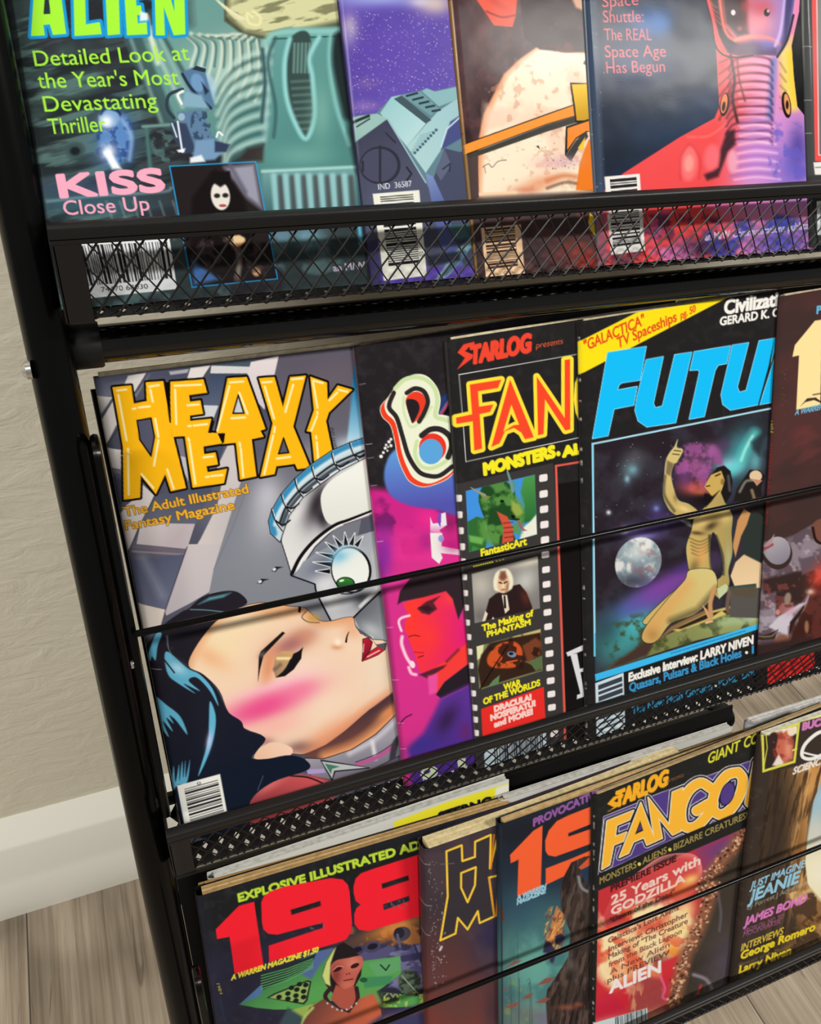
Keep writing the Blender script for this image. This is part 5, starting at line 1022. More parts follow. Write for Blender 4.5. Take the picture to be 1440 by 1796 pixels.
    p.poly([(930, 590), (1060, 570), (1110, 700), (1140, 790), (1010, 810), (960, 720)], (92, 124, 156), soft=5); p.grain(24, (44, 62, 88), .48, .58, .8, box=(1000, 580, 1110, 740), seed=5); p.poly([(890, 640), (980, 650), (1035, 800), (960, 810), (920, 740)], (54, 66, 92), soft=4); p.line([(935, 640), (960, 800)], 10, (214, 224, 232)); p.line([(905, 650), (930, 720)], 9, (190, 206, 216)); p.ell(955, 615, 18, 20, (150, 176, 196)); p.poly([(1030, 740), (1130, 730), (1200, 780), (1130, 840), (1010, 850)], (116, 150, 184), soft=5); p.poly([(1130, 740), (1210, 760), (1190, 800), (1130, 800)], (50, 62, 88), soft=4); p.line([(1140, 720), (1150, 695), (1170, 710)], 12, (220, 230, 236), sm=True); p.poly([(1000, 830), (1060, 815), (1080, 850), (1000, 858)], (226, 232, 238), soft=4); p.poly([(930, 790), (975, 780), (970, 800), (940, 802)], (240, 244, 246), soft=3)
    p.line([(770, 670), (790, 880)], 20, (70, 110, 110), soft=5); p.line([(752, 666), (890, 656)], 16, (110, 146, 142), soft=4); p.grain(40, (90, 130, 130), .5, .6, .6, box=(790, 680, 930, 860), seed=7); p.ell(395, 790, 52, 44, (60, 80, 82), soft=8); p.ell(395, 795, 26, 22, (28, 34, 36), soft=5)
    p.blob(420, 990, 300, 60, (60, 76, 106), .7); p.blob(480, 1080, 330, 60, (56, 92, 108), .8); p.line([(250, 1060), (520, 1030), (850, 1010), (900, 990)], 14, (130, 170, 180), soft=5, sm=True, a=.6)
    for k in range(6): p.line([(560 + k * 70, 1060), (600 + k * 70, 1180)], 10, (120, 150, 160), soft=4, a=.5)
    # lettering
    GR = (164, 238, 60); BLU = (28, 150, 216)
    A = [(186, -150), (305, -150), (348, 178), (278, 184), (262, 128), (228, 132), (236, 186), (163, 190)]
    L = [(385, -100), (445, -100), (452, 128), (525, 116), (535, 180), (392, 190)]; I = [(552, -100), (622, -100), (632, 180), (566, 186)]
    E = [(650, -100), (770, -100), (772, -20), (715, -10), (718, 30), (742, 28), (748, 78), (722, 80), (726, 122), (772, 116), (776, 180), (668, 186)]; N = [(812, -100), (872, -100), (918, 60), (912, -100), (968, -100), (976, 180), (914, 186), (862, 40), (868, 186), (820, 186)]
    for g_ in (A, L, I, E, N): p.poly(g_, BLU, grow=5.5)
    for g_ in (A, L, I, E, N): p.poly(g_, GR)
    p.poly([(232, 72), (262, 70), (254, -10), (238, -10)], (40, 56, 60), grow=1); p.poly([(738, 60), (776, 70), (776, 108), (735, 112)], (220, 236, 236), soft=4)
    for s_, a, b_ in (('Detailed Look at', (185, 348), (1000, 316)), ("the Year's Most", (205, 464), (945, 444)), ('Devastating', (236, 588), (832, 566)), ('Thriller', (262, 706), (562, 690))): p.text(s_, a, b_, 82, (164, 234, 66), bold=.15)
    PK = (246, 168, 192)
    p.text('KISS', (322, 1036), (866, 1002), 114, PK, bold=3.0); p.text('Close Up', (340, 1132), (790, 1106), 76, PK, bold=.2)
    # inset photograph
    p.c(); q_ = [(297.5, 291.5), (448.5, 283.5), (487, 489), (337, 504)]
    p.poly(q_, (38, 150, 212), grow=.9); p.poly(q_, (38, 32, 33), grow=-1.2); p.setclip(q_); p.c(0, 0, 3.0)
    p.poly([(1180, 880), (1340, 860), (1380, 1100), (1300, 1040)], (150, 150, 168), soft=12); p.line([(1210, 870), (1290, 1010)], 20, (96, 94, 110), soft=8); p.poly([(1090, 930), (1130, 890), (1230, 960), (1290, 1060), (1330, 1300), (1000, 1300), (1010, 1040)], (26, 21, 22), soft=8)
    p.ell(1160, 1030, 50, 76, (226, 220, 212), -8, soft=3); p.ell(1142, 1030, 16, 12, (40, 34, 34), soft=3); p.ell(1186, 1028, 16, 12, (40, 34, 34), soft=3); p.ell(1172, 1082, 20, 8, (170, 84, 84)); p.poly([(1105, 950), (1160, 985), (1215, 950), (1210, 900), (1110, 905)], (26, 21, 22), soft=4)
    p.c(0, 340, 3.0); p.poly([(1190, 230), (1260, 215), (1290, 250), (1240, 300)], (206, 150, 110), soft=4); p.ell(1250, 240, 40, 20, (226, 196, 150), soft=4); p.line([(1255, 300), (1260, 360), (1250, 440)], 26, (170, 160, 150), soft=6, a=.7); p.ell(1350, 410, 22, 24, (206, 160, 120), soft=4); p.poly([(1010, 350), (1160, 450), (1020, 480)], (70, 110, 170), soft=8); p.grain(50, (84, 70, 70), .56, .66, .6, box=(1000, 220, 1420, 480), seed=4); p.noclip()
    p.bars([(372, 256), (892, 234), (932, 500), (455, 552)], 26, 8, along=True, m0=.06, m1=.97, h0=.06, h1=.78, paper=(226, 230, 232)); p.text('74470 68030', (535, 516), (780, 498), 26, (30, 30, 34))
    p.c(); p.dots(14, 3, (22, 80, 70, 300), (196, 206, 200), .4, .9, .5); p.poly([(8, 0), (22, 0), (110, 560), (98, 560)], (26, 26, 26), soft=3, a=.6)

def art_battle(p):
    p.c(480, 0, 3.0)
    p.grain(300, (104, 86, 178), .4, .65, .7, seed=3); p.blob(560, -10, 260, 46, (156, 168, 226), .9); p.blob(850, 20, 90, 60, (206, 186, 176), .9); p.blob(770, 10, 60, 30, (226, 220, 226), .6); p.blob(400, 150, 40, 70, (200, 186, 196), .9); p.blob(390, 190, 36, 60, (140, 130, 190), .6); p.blob(490, 440, 50, 30, (126, 100, 160), .7); p.blob(600, 300, 200, 180, (92, 66, 166), .5); p.blob(480, 560, 80, 30, (150, 120, 180), .6)
    p.dots(420, 21, (400, 60, 970, 480), (226, 218, 214), .45, 1.0, .95); p.dots(60, 5, (400, 400, 600, 600), (226, 200, 206), .4, .9, .8)
    T1 = (168, 204, 206); T2 = (104, 146, 158); DK = (64, 66, 86)
    p.poly([(420, 610), (540, 595), (620, 510), (660, 500), (760, 480), (800, 465), (840, 480), (1060, 430), (1100, 1400), (450, 1400)], (96, 128, 142))
    p.poly([(700, 770), (860, 590), (1080, 440), (1080, 560), (930, 640), (880, 790), (800, 910)], T1, g=((720, 760), (1000, 500), (150, 190, 200))); p.poly([(560, 595), (620, 510), (670, 500), (810, 640), (700, 770)], (150, 196, 200), g=((560, 590), (720, 740), (176, 212, 214))); p.poly([(632, 520), (672, 502), (830, 632), (800, 650)], (66, 86, 94)); p.poly([(672, 500), (770, 480), (870, 570), (830, 610)], (110, 150, 158))
    for k in range(5): p.line([(700 + k * 34, 505 + k * 20), (755 + k * 30, 490 + k * 22)], 11, (38, 56, 64))
    p.poly([(780, 480), (805, 464), (850, 482), (1080, 432), (1080, 480), (870, 560)], (134, 178, 184)); p.poly([(420, 615), (545, 598), (600, 625), (430, 745)], (150, 186, 180)); p.line([(425, 640), (500, 610)], 16, (40, 56, 56)); p.line([(440, 665), (505, 625)], 8, (50, 64, 60))
    p.poly([(430, 750), (600, 625), (800, 960), (900, 1140), (1000, 1400), (470, 1400)], DK, g=((500, 700), (640, 1000), (80, 84, 106))); p.line([(600, 628), (800, 960)], 8, (150, 180, 190)); p.ell(560, 870, 108, 100, (48, 48, 62)); p.ell(555, 870, 96, 88, (72, 74, 96)); p.line([(560, 770), (560, 970)], 12, (46, 46, 58)); p.line([(470, 850), (470, 900)], 10, (46, 46, 58)); p.line([(700, 880), (725, 915), (700, 950)], 10, (44, 44, 56)); p.line([(590, 700), (640, 750)], 10, (50, 50, 64))
    for k in range(9): p.ell(855 - k * 14, 684 + k * 15, 8, 8, (70, 96, 112))
    for k in range(8): p.line([(840 - k * 14, 690 + k * 15), (770 - k * 8, 715 + k * 14)], 4, (110, 150, 160), a=.7)
    p.poly([(880, 790), (930, 640), (1080, 540), (1080, 620), (1000, 720)], (70, 78, 130), soft=3); p.line([(880, 775), (910, 680), (1010, 590)], 8, (190, 214, 230)); p.poly([(840, 940), (900, 780), (980, 800), (1080, 760), (1080, 1400), (1000, 1400)], (70, 76, 100)); p.poly([(850, 900), (900, 790), (935, 870), (880, 950)], (92, 100, 124)); p.line([(890, 890), (930, 860), (925, 900)], 8, (50, 54, 70)); p.poly([(800, 910), (840, 930), (900, 1060), (1000, 1400), (900, 1400)], (120, 140, 190), g=((810, 930), (900, 1100), (84, 96, 150)))
    p.text('IND  36587', (552, 998), (728, 980), 30, (226, 230, 236))
    p.bars([(521, 1020), (766, 1000), (806, 1450), (580, 1478)], 20, 31, m0=.04, m1=.84, h0=.15, h1=.86, paper=(232, 232, 220)); 
    p.c(480, 340, 3.0); p.text('00', (768, 330), (790, 328), 26, (60, 60, 60)); p.poly([(830, 480), (960, 300), (1040, 230), (1040, 280), (920, 430)], (130, 170, 180), soft=4); p.poly([(870, 440), (1000, 290), (1020, 310), (910, 430)], (80, 110, 130), soft=3); p.poly([(920, 170), (1050, 150), (1040, 230), (960, 240)], (70, 110, 116), soft=6); p.poly([(800, 330), (980, 300), (980, 350), (820, 380)], (44, 48, 62), soft=6); p.poly([(500, 250), (550, 240), (570, 480), (510, 500)], (64, 60, 100), soft=6)
    p.c(); p.line([(595, 0), (655, 512)], 2.4, (60, 50, 80), a=.7); p.dots(10, 8, (600, 200, 652, 500), (206, 200, 210), .4, .8, .5)

def art_mound(p):
    p.c(480, 0, 3.0)
    p.grain(46, (104, 66, 66), .5, .68, .5, seed=4); p.grain(160, (46, 34, 36), .5, .64, .7, seed=7); p.blob(1110, 150, 60, 130, (104, 60, 60), .5, 20); p.poly([(950, 60), (1040, 0), (1060, 400), (1010, 560), (990, 400)], (92, 74, 78), soft=16, a=.6)
    p.poly([(960, -160), (1300, -200), (1272, 90), (1256, 142), (1160, 134)], (226, 82, 56), soft=2.5); p.line([(1120, 60), (1200, 90), (1270, 80)], 10, (150, 46, 40), soft=3, sm=True); p.blob(1180, 20, 60, 20, (190, 56, 44), .6, 30)
    CR = (242, 228, 202)
    p.poly([(1405, 240), (1300, 312), (1215, 392), (1150, 520), (1110, 600), (1085, 720), (1070, 1030), (1090, 1600), (1800, 1600), (1800, 300), (1600, 270)], (232, 160, 116), soft=4, grow=1.5); p.poly([(1405, 245), (1310, 318), (1230, 400), (1168, 525), (1130, 610), (1108, 720), (1090, 1030), (1100, 1600), (1800, 1600), (1800, 300), (1600, 275)], CR, soft=10); p.grain(160, (236, 200, 176), .5, .66, .7, box=(1090, 300, 1700, 1040), seed=3); p.grain(40, (206, 150, 120), .6, .7, .5, box=(1090, 300, 1700, 1040), seed=9)
    OG = (246, 150, 58); DKS = (64, 62, 58)
    p.poly([(985, 765), (1440, 600), (1640, 530), (1655, 590), (1440, 652), (995, 818)], (30, 24, 22), grow=.8); p.poly([(985, 768), (1440, 604), (1640, 532), (1655, 588), (1440, 650), (995, 816)], OG); p.poly([(998, 822), (1440, 656), (1655, 592), (1660, 625), (1440, 692), (1060, 826), (1004, 838)], DKS)
    p.poly([(995, 838), (1075, 818), (1080, 1040), (1010, 1060)], (78, 64, 64)); p.line([(1100, 880), (1130, 862), (1150, 880), (1180, 850), (1225, 842)], 5, (150, 120, 110), sm=True); p.line([(1108, 870), (1115, 910)], 4, (150, 120, 110)); p.blob(1410, 960, 120, 40, (226, 150, 110), .8, -15); p.blob(1330, 1000, 70, 20, (206, 120, 90), .7); p.blob(1440, 860, 90, 40, (236, 190, 180), .7); p.poly([(1080, 1015), (1280, 1005), (1280, 1030), (1080, 1035)], (246, 206, 170)); p.poly([(1380, 770), (1395, 765), (1400, 785)], (70, 50, 44)); p.dots(14, 2, (1390, 740, 1480, 830), (130, 84, 70), .6, 1.2, .8)
    p.c(960, 0, 3.0)
    p.poly([(-200, -500), (200, -500), (215, 275), (100, 275), (-40, 260), (-120, 200)], (54, 36, 36), soft=4); p.grain(60, (110, 50, 44), .54, .66, .7, box=(-60, 120, 210, 280), seed=5); p.poly([(40, -200), (190, -240), (195, 60), (150, 40)], (206, 160, 130), soft=6); p.poly([(195, 320), (215, 320), (215, 350), (190, 335)], (40, 34, 32), soft=3)
    p.poly([(122, 438), (195, 440), (330, 430), (330, 640), (150, 642), (140, 560)], (24, 20, 18), grow=1); p.poly([(128, 444), (330, 436), (330, 632), (154, 634), (146, 560)], (240, 196, 44), g=((140, 450), (180, 630), (196, 150, 24)))
    p.poly([(100, 668), (230, 625), (330, 600), (330, 700), (215, 690), (150, 730), (110, 790), (95, 815)], (24, 20, 18), grow=1); p.poly([(106, 674), (225, 634), (330, 610), (330, 690), (205, 690), (150, 725), (104, 790)], (238, 136, 48)); p.poly([(95, 820), (150, 740), (205, 690), (215, 720), (160, 790), (125, 850)], (60, 58, 56)); p.poly([(160, 780), (200, 720), (190, 790)], (240, 196, 44))
    p.poly([(150, 1000), (170, 860), (215, 740), (250, 700), (330, 690), (330, 1010)], (232, 122, 34), soft=2); p.blob(90, 850, 90, 30, (206, 160, 176), .6); p.dots(20, 5, (0, 830, 150, 890), (60, 44, 50), .7, 1.3, .8); p.line([(0, 950), (80, 925), (150, 930)], 24, (206, 120, 76), soft=8, sm=True, a=.8); p.line([(0, 990), (90, 960), (150, 965)], 14, (90, 60, 50), soft=5, sm=True, a=.7)
    # dark foot behind the mesh
    p.c(480, 340, 3.0)
    p.poly([(1040, 20), (1800, -20), (1800, 500), (1070, 520)], (72, 58, 60), soft=8); p.grain(90, (104, 70, 68), .52, .64, .7, box=(1040, 60, 1800, 480), seed=2); p.bars([(1090, 180), (1300, 160), (1322, 425), (1118, 448)], 16, 17, m0=.03, m1=.84, h0=.08, h1=.84, paper=(244, 204, 164), ink=(70, 50, 44)); p.text('0', (1210, 425), (1226, 422), 16, (60, 50, 44))
    p.c(960, 340, 3.0); p.blob(140, 300, 90, 70, (150, 70, 60), .7); p.blob(220, 360, 50, 60, (180, 50, 44), .7); p.poly([(225, 100), (245, 120), (252, 220), (225, 190), (215, 150)], (236, 200, 60)); p.blob(40, 330, 60, 40, (120, 66, 70), .6)
    p.c(); p.line([(791, 0), (838, 497)], 3.2, (150, 110, 60), a=.8); p.line([(793, 0), (840, 497)], 1.2, (226, 186, 110), a=.8); p.dots(16, 4, (792, 100, 838, 490), (90, 40, 30), .6, 1.4, .8)

def art_neck(p):
    p.c(960, 0, 3.0)
    p.grain(500, (34, 58, 96), .38, .6, .85, seed=2); p.blob(560, 120, 150, 90, (36, 100, 176), .85); p.blob(620, 130, 60, 50, (60, 130, 206), .7); p.blob(480, 330, 220, 140, (40, 72, 124), .6); p.blob(700, 160, 70, 130, (24, 34, 52), .8); p.blob(760, 60, 60, 90, (22, 30, 46), .8); p.blob(600, 620, 300, 130, (32, 48, 66), .7); p.blob(460, 800, 260, 80, (30, 38, 50), .7)
    fig = [(780, -420), (800, -200), (826, -30), (860, 120), (888, 260), (896, 400), (905, 560), (880, 622), (700, 720), (400, 912), (300, 1000), (300, 1700), (1420, 1700), (1400, 640), (1362, 620), (1315, 560), (1296, 400), (1285, 240), (1325, 60), (1340, -200), (1350, -420)]
    p.poly([(1290, -1500), (1380, -1500), (1420, 640), (1340, 620), (1300, 520), (1280, 250)], (14, 14, 16), soft=2)
    p.poly(fig, (234, 76, 78), g=((900, 500), (1130, 520), (226, 132, 176))); p.setclip(fig)
    p.poly([(1080, 560), (1450, 560), (1450, 1100), (1000, 1100), (1020, 800)], (206, 140, 206), soft=40, a=.9); p.blob(1160, 400, 70, 220, (232, 160, 200), .7); p.blob(1190, 820, 120, 120, (222, 150, 220), .7); p.blob(1290, 880, 110, 150, (104, 96, 196), .85); p.blob(1320, 760, 50, 110, (60, 56, 140), .7); p.line([(1190, 320), (1180, 470), (1170, 620)], 34, (96, 120, 200), soft=10, sm=True, a=.9); p.blob(980, 560, 60, 110, (200, 70, 66), .6)
    p.poly([(1220, 280), (1290, 190), (1300, 420), (1320, 580), (1270, 590), (1230, 480)], (232, 206, 110), soft=12); p.poly([(1260, 280), (1300, 240), (1310, 560), (1285, 560)], (240, 204, 60), soft=8)
    for k in range(11):
        y = 300 + k * 42; p.line([(955 - k * 2, y + 70), (985, y + 16), (1080, y - 4 + k * 2), (1165, y + 10), (1185, y + 40)], 10, (92, 34, 48), soft=4, sm=True, a=.8); p.line([(1010, y + 26), (1080, y + 18), (1160, y + 30)], 9, (252, 190, 206), soft=5, sm=True, a=.6)
    p.line([(965, 290), (985, 420), (975, 520), (1000, 640)], 13, (54, 24, 34), soft=4, sm=True); p.line([(1000, 310), (1010, 420), (1040, 530)], 9, (90, 30, 40), soft=4, sm=True, a=.8)
    for k in range(6): p.line([(905, 330 + k * 60), (930, 320 + k * 52), (965, 300 + k * 46)], 10, (110, 40, 40), soft=4, sm=True, a=.8)
    for k in range(5): p.line([(1225, 330 + k * 60), (1255, 380 + k * 50)], 8, (150, 110, 60), soft=4, a=.7)
    for k in range(7):
        y = 640 + k * 46; p.line([(1020 - k * 10, y + 10), (1100, y - 6), (1200 + k * 6, y + 6)], 12, (150, 110, 190), soft=5, sm=True, a=.7); p.line([(1020 - k * 6, y + 30), (1100, y + 16), (1190 + k * 6, y + 28)], 9, (246, 214, 246), soft=4, sm=True, a=.6)
    p.grain(60, (100, 90, 190), .5, .62, .7, box=(1160, 640, 1400, 960), seed=4)
    p.ell(932, 550, 24, 62, (24, 14, 18), 8); p.ell(930, 545, 17, 52, (232, 132, 84), 8); p.ell(928, 560, 9, 26, (50, 24, 24), 8); p.ell(1258, 552, 24, 70, (20, 14, 16), -8); p.ell(1262, 548, 15, 56, (226, 150, 90), -8); p.ell(1262, 552, 8, 24, (40, 22, 20))
    p.poly([(945, 690), (985, 680), (990, 760), (950, 800), (900, 930), (840, 950), (825, 920), (900, 880), (910, 790)], (54, 30, 40), soft=6, a=.9); p.ell(745, 860, 46, 92, (246, 130, 130), 4, soft=10, a=.7); p.ell(745, 860, 24, 44, (252, 160, 150), 4, soft=6, a=.8); p.line([(700, 940), (700, 830), (750, 760), (800, 830), (800, 940)], 12, (214, 60, 70), soft=5, sm=True, a=.7); p.ell(865, 830, 40, 70, (240, 120, 130), 6, soft=10, a=.7); p.ell(975, 850, 28, 60, (236, 170, 190), soft=8, a=.8); p.line([(740, 720), (850, 715), (940, 650)], 9, (250, 130, 110), soft=5, sm=True, a=.6)
    p.noclip()
    head = [(850, -330), (810, -200), (840, -30), (870, 60), (900, 180), (940, 275), (1010, 296), (1150, 290), (1215, 296), (1260, 210), (1290, 80), (1330, -200), (1290, -330), (1180, -420), (960, -420)]
    p.poly(head, (226, 92, 84), g=((880, 100), (1280, 100), (150, 130, 206))); p.setclip(head)
    p.poly([(820, -200), (890, -200), (930, 140), (1000, 230), (960, 290), (900, 200)], (40, 22, 28), soft=8); p.line([(890, -190), (925, 130), (990, 215), (1060, 205)], 14, (246, 110, 90), soft=4, sm=True); p.poly([(900, -160), (1040, -160), (1060, 180), (1000, 190), (940, 120)], (50, 24, 30), soft=8); p.blob(1110, 120, 70, 60, (244, 150, 160), .9); p.blob(1130, 40, 60, 40, (206, 80, 90), .8); p.blob(1045, 30, 30, 40, (180, 60, 64), .7); p.line([(990, 212), (1080, 190), (1180, 205), (1230, 240)], 16, (252, 140, 120), soft=5, sm=True); p.poly([(940, 230), (1080, 215), (1210, 245), (1215, 296), (960, 296)], (64, 40, 72), soft=10, a=.85); p.blob(1160, 240, 60, 30, (110, 110, 196), .7); p.poly([(1250, -250), (1330, -250), (1270, 200), (1215, 300), (1240, 180)], (60, 52, 110), soft=8); p.line([(1265, -230), (1235, 120), (1200, 240)], 14, (206, 180, 236), soft=5, sm=True); p.ell(978, 66, 12, 15, (226, 216, 220)); p.ell(1155, 66, 16, 20, (30, 18, 24)); p.ell(1162, 58, 7, 9, (214, 170, 180)); p.ell(1012, 150, 12, 12, (160, 60, 60), soft=4)
    for k in range(4): p.line([(850 + k * 8, 10 + k * 26), (890 + k * 8, 40 + k * 30)], 7, (206, 80, 70), soft=3, a=.7)
    p.ell(1120, -90, 60, 24, (240, 214, 190)); p.ell(1125, -90, 20, 22, (30, 20, 26)); p.ell(1000, -90, 50, 22, (120, 60, 60)); p.noclip(); p.line([(1210, 300), (1262, 210), (1295, 80)], 12, (16, 14, 20), sm=True); p.line([(828, -20), (862, 110), (890, 250), (960, 300), (1080, 292)], 10, (40, 14, 20), sm=True)
    CO = (238, 104, 108)
    for s_, a, b_ in (('Space', (290, 38), (480, 26)), ('Shuttle:', (295, 118), (508, 116)), ('The REAL', (301, 212), (550, 212)), ('Space Age', (305, 302), (625, 298)), ('Has Begun', (312, 386), (620, 378))): p.text(s_, a, b_, 62, CO, bold=-.1)
    p.bars([(300, 930), (486, 914), (514, 1318), (336, 1340)], 18, 41, m0=.04, m1=.84, h0=.15, h1=.9, paper=(234, 232, 226)); 
    p.c(960, 340, 3.0); p.setclip([(265, 80), (1400, 20), (1400, 420), (270, 420)]); p.grain(150, (214, 120, 190), .46, .6, .85, box=(520, 40, 1400, 420), seed=3); p.grain(110, (60, 76, 176), .52, .64, .9, box=(800, 100, 1400, 420), seed=6); p.grain(90, (90, 40, 70), .55, .66, .8, box=(300, 100, 1000, 420), seed=2); p.blob(1230, 260, 160, 90, (56, 76, 186), .8); p.blob(800, 280, 110, 60, (70, 50, 84), .8); p.poly([(265, 80), (320, 80), (340, 300), (280, 400)], (232, 84, 92), soft=6); p.blob(400, 350, 70, 40, (90, 70, 80), .7); p.noclip(); p.bars([(315, 110), (500, 96), (514, 298), (336, 322)], 12, 43, m0=.0, m1=.82, h0=.08, h1=.9, paper=(234, 232, 226))
    p.text('an M/W Communications publication', (830, 246), (1440, 176), 38, (222, 206, 232), bold=.3)
    p.c(); p.poly([(1026, 0), (1046, 0), (1066, 470), (1054, 470)], (92, 106, 130), soft=8, a=.5); p.dots(40, 6, (1027, 20, 1060, 460), (206, 206, 200), .4, 1.2, .7); p.line([(1026, 0), (1054, 470)], 1.4, (190, 190, 186), a=.6)

def art_portrait(p):
    p.c(1380, 0, 3.2)
    p.poly([(70, -1500), (115, -1500), (155, 1000), (115, 1000)], (72, 74, 74), soft=3); p.poly([(110, -1500), (600, -1500), (600, 905), (158, 905)], (230, 84, 82)); p.line([(150, -1400), (180, 870), (600, 850)], 6, (236, 214, 206)); p.poly([(154, -1400), (600, -1400), (600, 846), (184, 866)], (128, 130, 132), g=((190, 0), (200, 860), (96, 102, 112)))
    p.blob(260, 300, 90, 200, (176, 172, 170), .7); p.poly([(150, 912), (600, 880), (600, 980), (158, 982)], (232, 230, 224)); p.line([(160, 940), (600, 915)], 5, (90, 90, 96)); p.poly([(110, 985), (600, 970), (600, 1500), (120, 1500)], (58, 60, 60), soft=4); p.bars([(168, 1130), (400, 1110), (410, 1300), (172, 1320)], 14, 3, paper=(216, 224, 226))
    for y0 in (255, 555, 740): p.line([(100, y0), (140, y0 + 8)], 4, (190, 190, 186), a=.7)
    p.line([(70, -1500), (118, 1000)], 5, (150, 150, 146), a=.7)
# ---------------------------------------------------------------- cover art, bottom tier
def art_fighter(p):
    p.c(330, 1380, 3.2)
    p.poly([(20, 560), (1500, 160), (1500, 500), (900, 700), (100, 900)], (32, 33, 34), soft=60); p.grain(40, (60, 58, 64), .55, .8, .4)
    p.text('EXPLOSIVE ILLUSTRATED ADVENTURE', (285, 646), (1640, 245), 44, (190, 220, 62), bold=1.2)
    # fire and ships
    p.blob(1120, 830, 190, 60, (170, 100, 50), .9, -15); p.blob(1180, 780, 140, 30, (226, 150, 70), .8, -18); p.blob(960, 880, 120, 40, (90, 70, 60), .7); p.grain(60, (206, 130, 66), .54, .66, .7, box=(900, 740, 1400, 900), seed=3)
    p.poly([(930, 900), (1060, 880), (1180, 900), (1450, 850), (1450, 1120), (1200, 1150), (980, 1020)], (84, 82, 122), soft=3); p.grain(50, (46, 44, 70), .5, .62, .8, sx=2, rot=-12, box=(920, 860, 1450, 1130), seed=5); p.grain(40, (134, 130, 170), .56, .66, .7, sx=2.4, rot=-12, box=(920, 860, 1450, 1130), seed=8)
    p.ell(950, 918, 40, 26, (66, 62, 90), -15); p.ell(950, 914, 26, 15, (30, 28, 40), -15); p.ell(1035, 900, 48, 30, (72, 68, 98), -15); p.ell(1035, 896, 30, 17, (32, 30, 42), -15); p.ell(1200, 826, 50, 40, (70, 66, 80), -20); p.ell(1185, 820, 30, 30, (40, 38, 50), -20); p.line([(1175, 830), (1190, 900)], 14, (96, 92, 120)); p.line([(1270, 890), (1340, 1060)], 12, (60, 58, 84)); p.poly([(1190, 950), (1450, 900), (1450, 940), (1200, 985)], (60, 56, 92))
    hull = [(288, 1222), (400, 1120), (470, 1070), (560, 1010), (700, 930), (830, 900), (960, 980), (1190, 950), (1195, 1050), (1060, 1150), (1340, 1180), (1450, 1140), (1450, 1230), (1100, 1240), (900, 1190), (700, 1215), (640, 1250), (480, 1250), (380, 1240)]
    p.poly(hull, (62, 122, 78), soft=1.6, g=((420, 1050), (520, 1240), (88, 160, 84))); p.setclip(hull); p.poly([(288, 1222), (420, 1100), (410, 1170)], (84, 118, 170)); p.poly([(560, 1010), (720, 925), (840, 890), (740, 1000), (690, 1080)], (84, 104, 156), soft=5); p.poly([(1010, 990), (1190, 955), (1190, 1030), (1060, 1080)], (96, 164, 106), soft=4); p.poly([(980, 1070), (1150, 1060), (1130, 1110), (990, 1130)], (66, 140, 92), soft=3); p.ell(985, 1084, 22, 14, (30, 90, 60)); p.line([(1080, 1000), (1110, 1030), (1130, 1000)], 8, (30, 50, 40)); p.poly([(1060, 1150), (1190, 1090), (1180, 1200), (1090, 1220)], (44, 62, 50), soft=5); p.line([(1100, 1180), (1130, 1150), (1150, 1180), (1170, 1150)], 9, (150, 150, 120)); p.noclip()
    p.poly([(402, 1052), (530, 1010), (720, 935), (690, 1000), (640, 1040), (420, 1140)], (38, 46, 54))
    for k in range(6): p.line([(410, 1060 + k * 15), (560, 1020 + k * 13), (700, 965 + k * 10)], 5, (96, 170, 96))
    p.poly([(440, 1185), (480, 1160), (670, 1085), (692, 1092), (670, 1200), (650, 1222)], (40, 46, 40)); p.poly([(455, 1185), (490, 1165), (668, 1094), (682, 1100), (660, 1195), (645, 1212)], (146, 176, 96))
    for x, y in ((510, 1180), (560, 1160), (610, 1138), (660, 1112), (560, 1190), (605, 1172), (648, 1148), (605, 1200), (648, 1180), (625, 1108), (580, 1128)): p.ell(x, y, 16, 13, (28, 34, 30), -20)
    p.poly([(540, 1310), (570, 1256), (760, 1200), (760, 1240), (660, 1300)], (150, 176, 84)); p.ell(1240, 1100, 62, 76, (84, 100, 84), -10, soft=2); p.grain(30, (36, 44, 40), .5, .6, .8, box=(1180, 1030, 1310, 1180), seed=2); p.line([(1190, 1110), (1290, 1060)], 9, (40, 50, 44)); p.line([(1200, 1060), (1280, 1150)], 8, (140, 150, 130)); p.grain(20, (190, 206, 90), .6, .68, .8, box=(1060, 1150, 1420, 1240), seed=4)
    # hooded figure
    p.poly([(750, 1060), (770, 990), (820, 900), (870, 872), (920, 900), (980, 970), (970, 1060), (920, 1150), (830, 1180), (770, 1110)], (36, 30, 32), soft=1.6); p.poly([(752, 1060), (775, 985), (815, 915), (830, 900), (800, 990), (795, 1080), (800, 1120), (770, 1105)], (206, 214, 128), soft=3)
    fc = [(800, 1010), (830, 975), (900, 960), (970, 950), (980, 1000), (950, 1060), (925, 1120), (880, 1140), (840, 1110), (805, 1060)]
    p.poly(fc, (190, 96, 82), sm=True, soft=1.6); p.setclip(fc, True); p.blob(925, 990, 40, 40, (226, 140, 120), .7); p.blob(830, 1060, 30, 60, (110, 46, 44), .7); p.blob(900, 1110, 40, 26, (210, 116, 96), .7); p.noclip(); p.ell(838, 1022, 30, 13, (60, 24, 28), -24); p.ell(936, 1004, 26, 12, (60, 24, 28), -24); p.line([(812, 1030), (840, 1008), (868, 1010)], 5, (240, 150, 140), sm=True); p.line([(875, 1088), (925, 1078)], 6, (80, 30, 34)); p.ell(890, 1052, 5, 4, (90, 36, 36)); p.ell(905, 1048, 5, 4, (90, 36, 36))
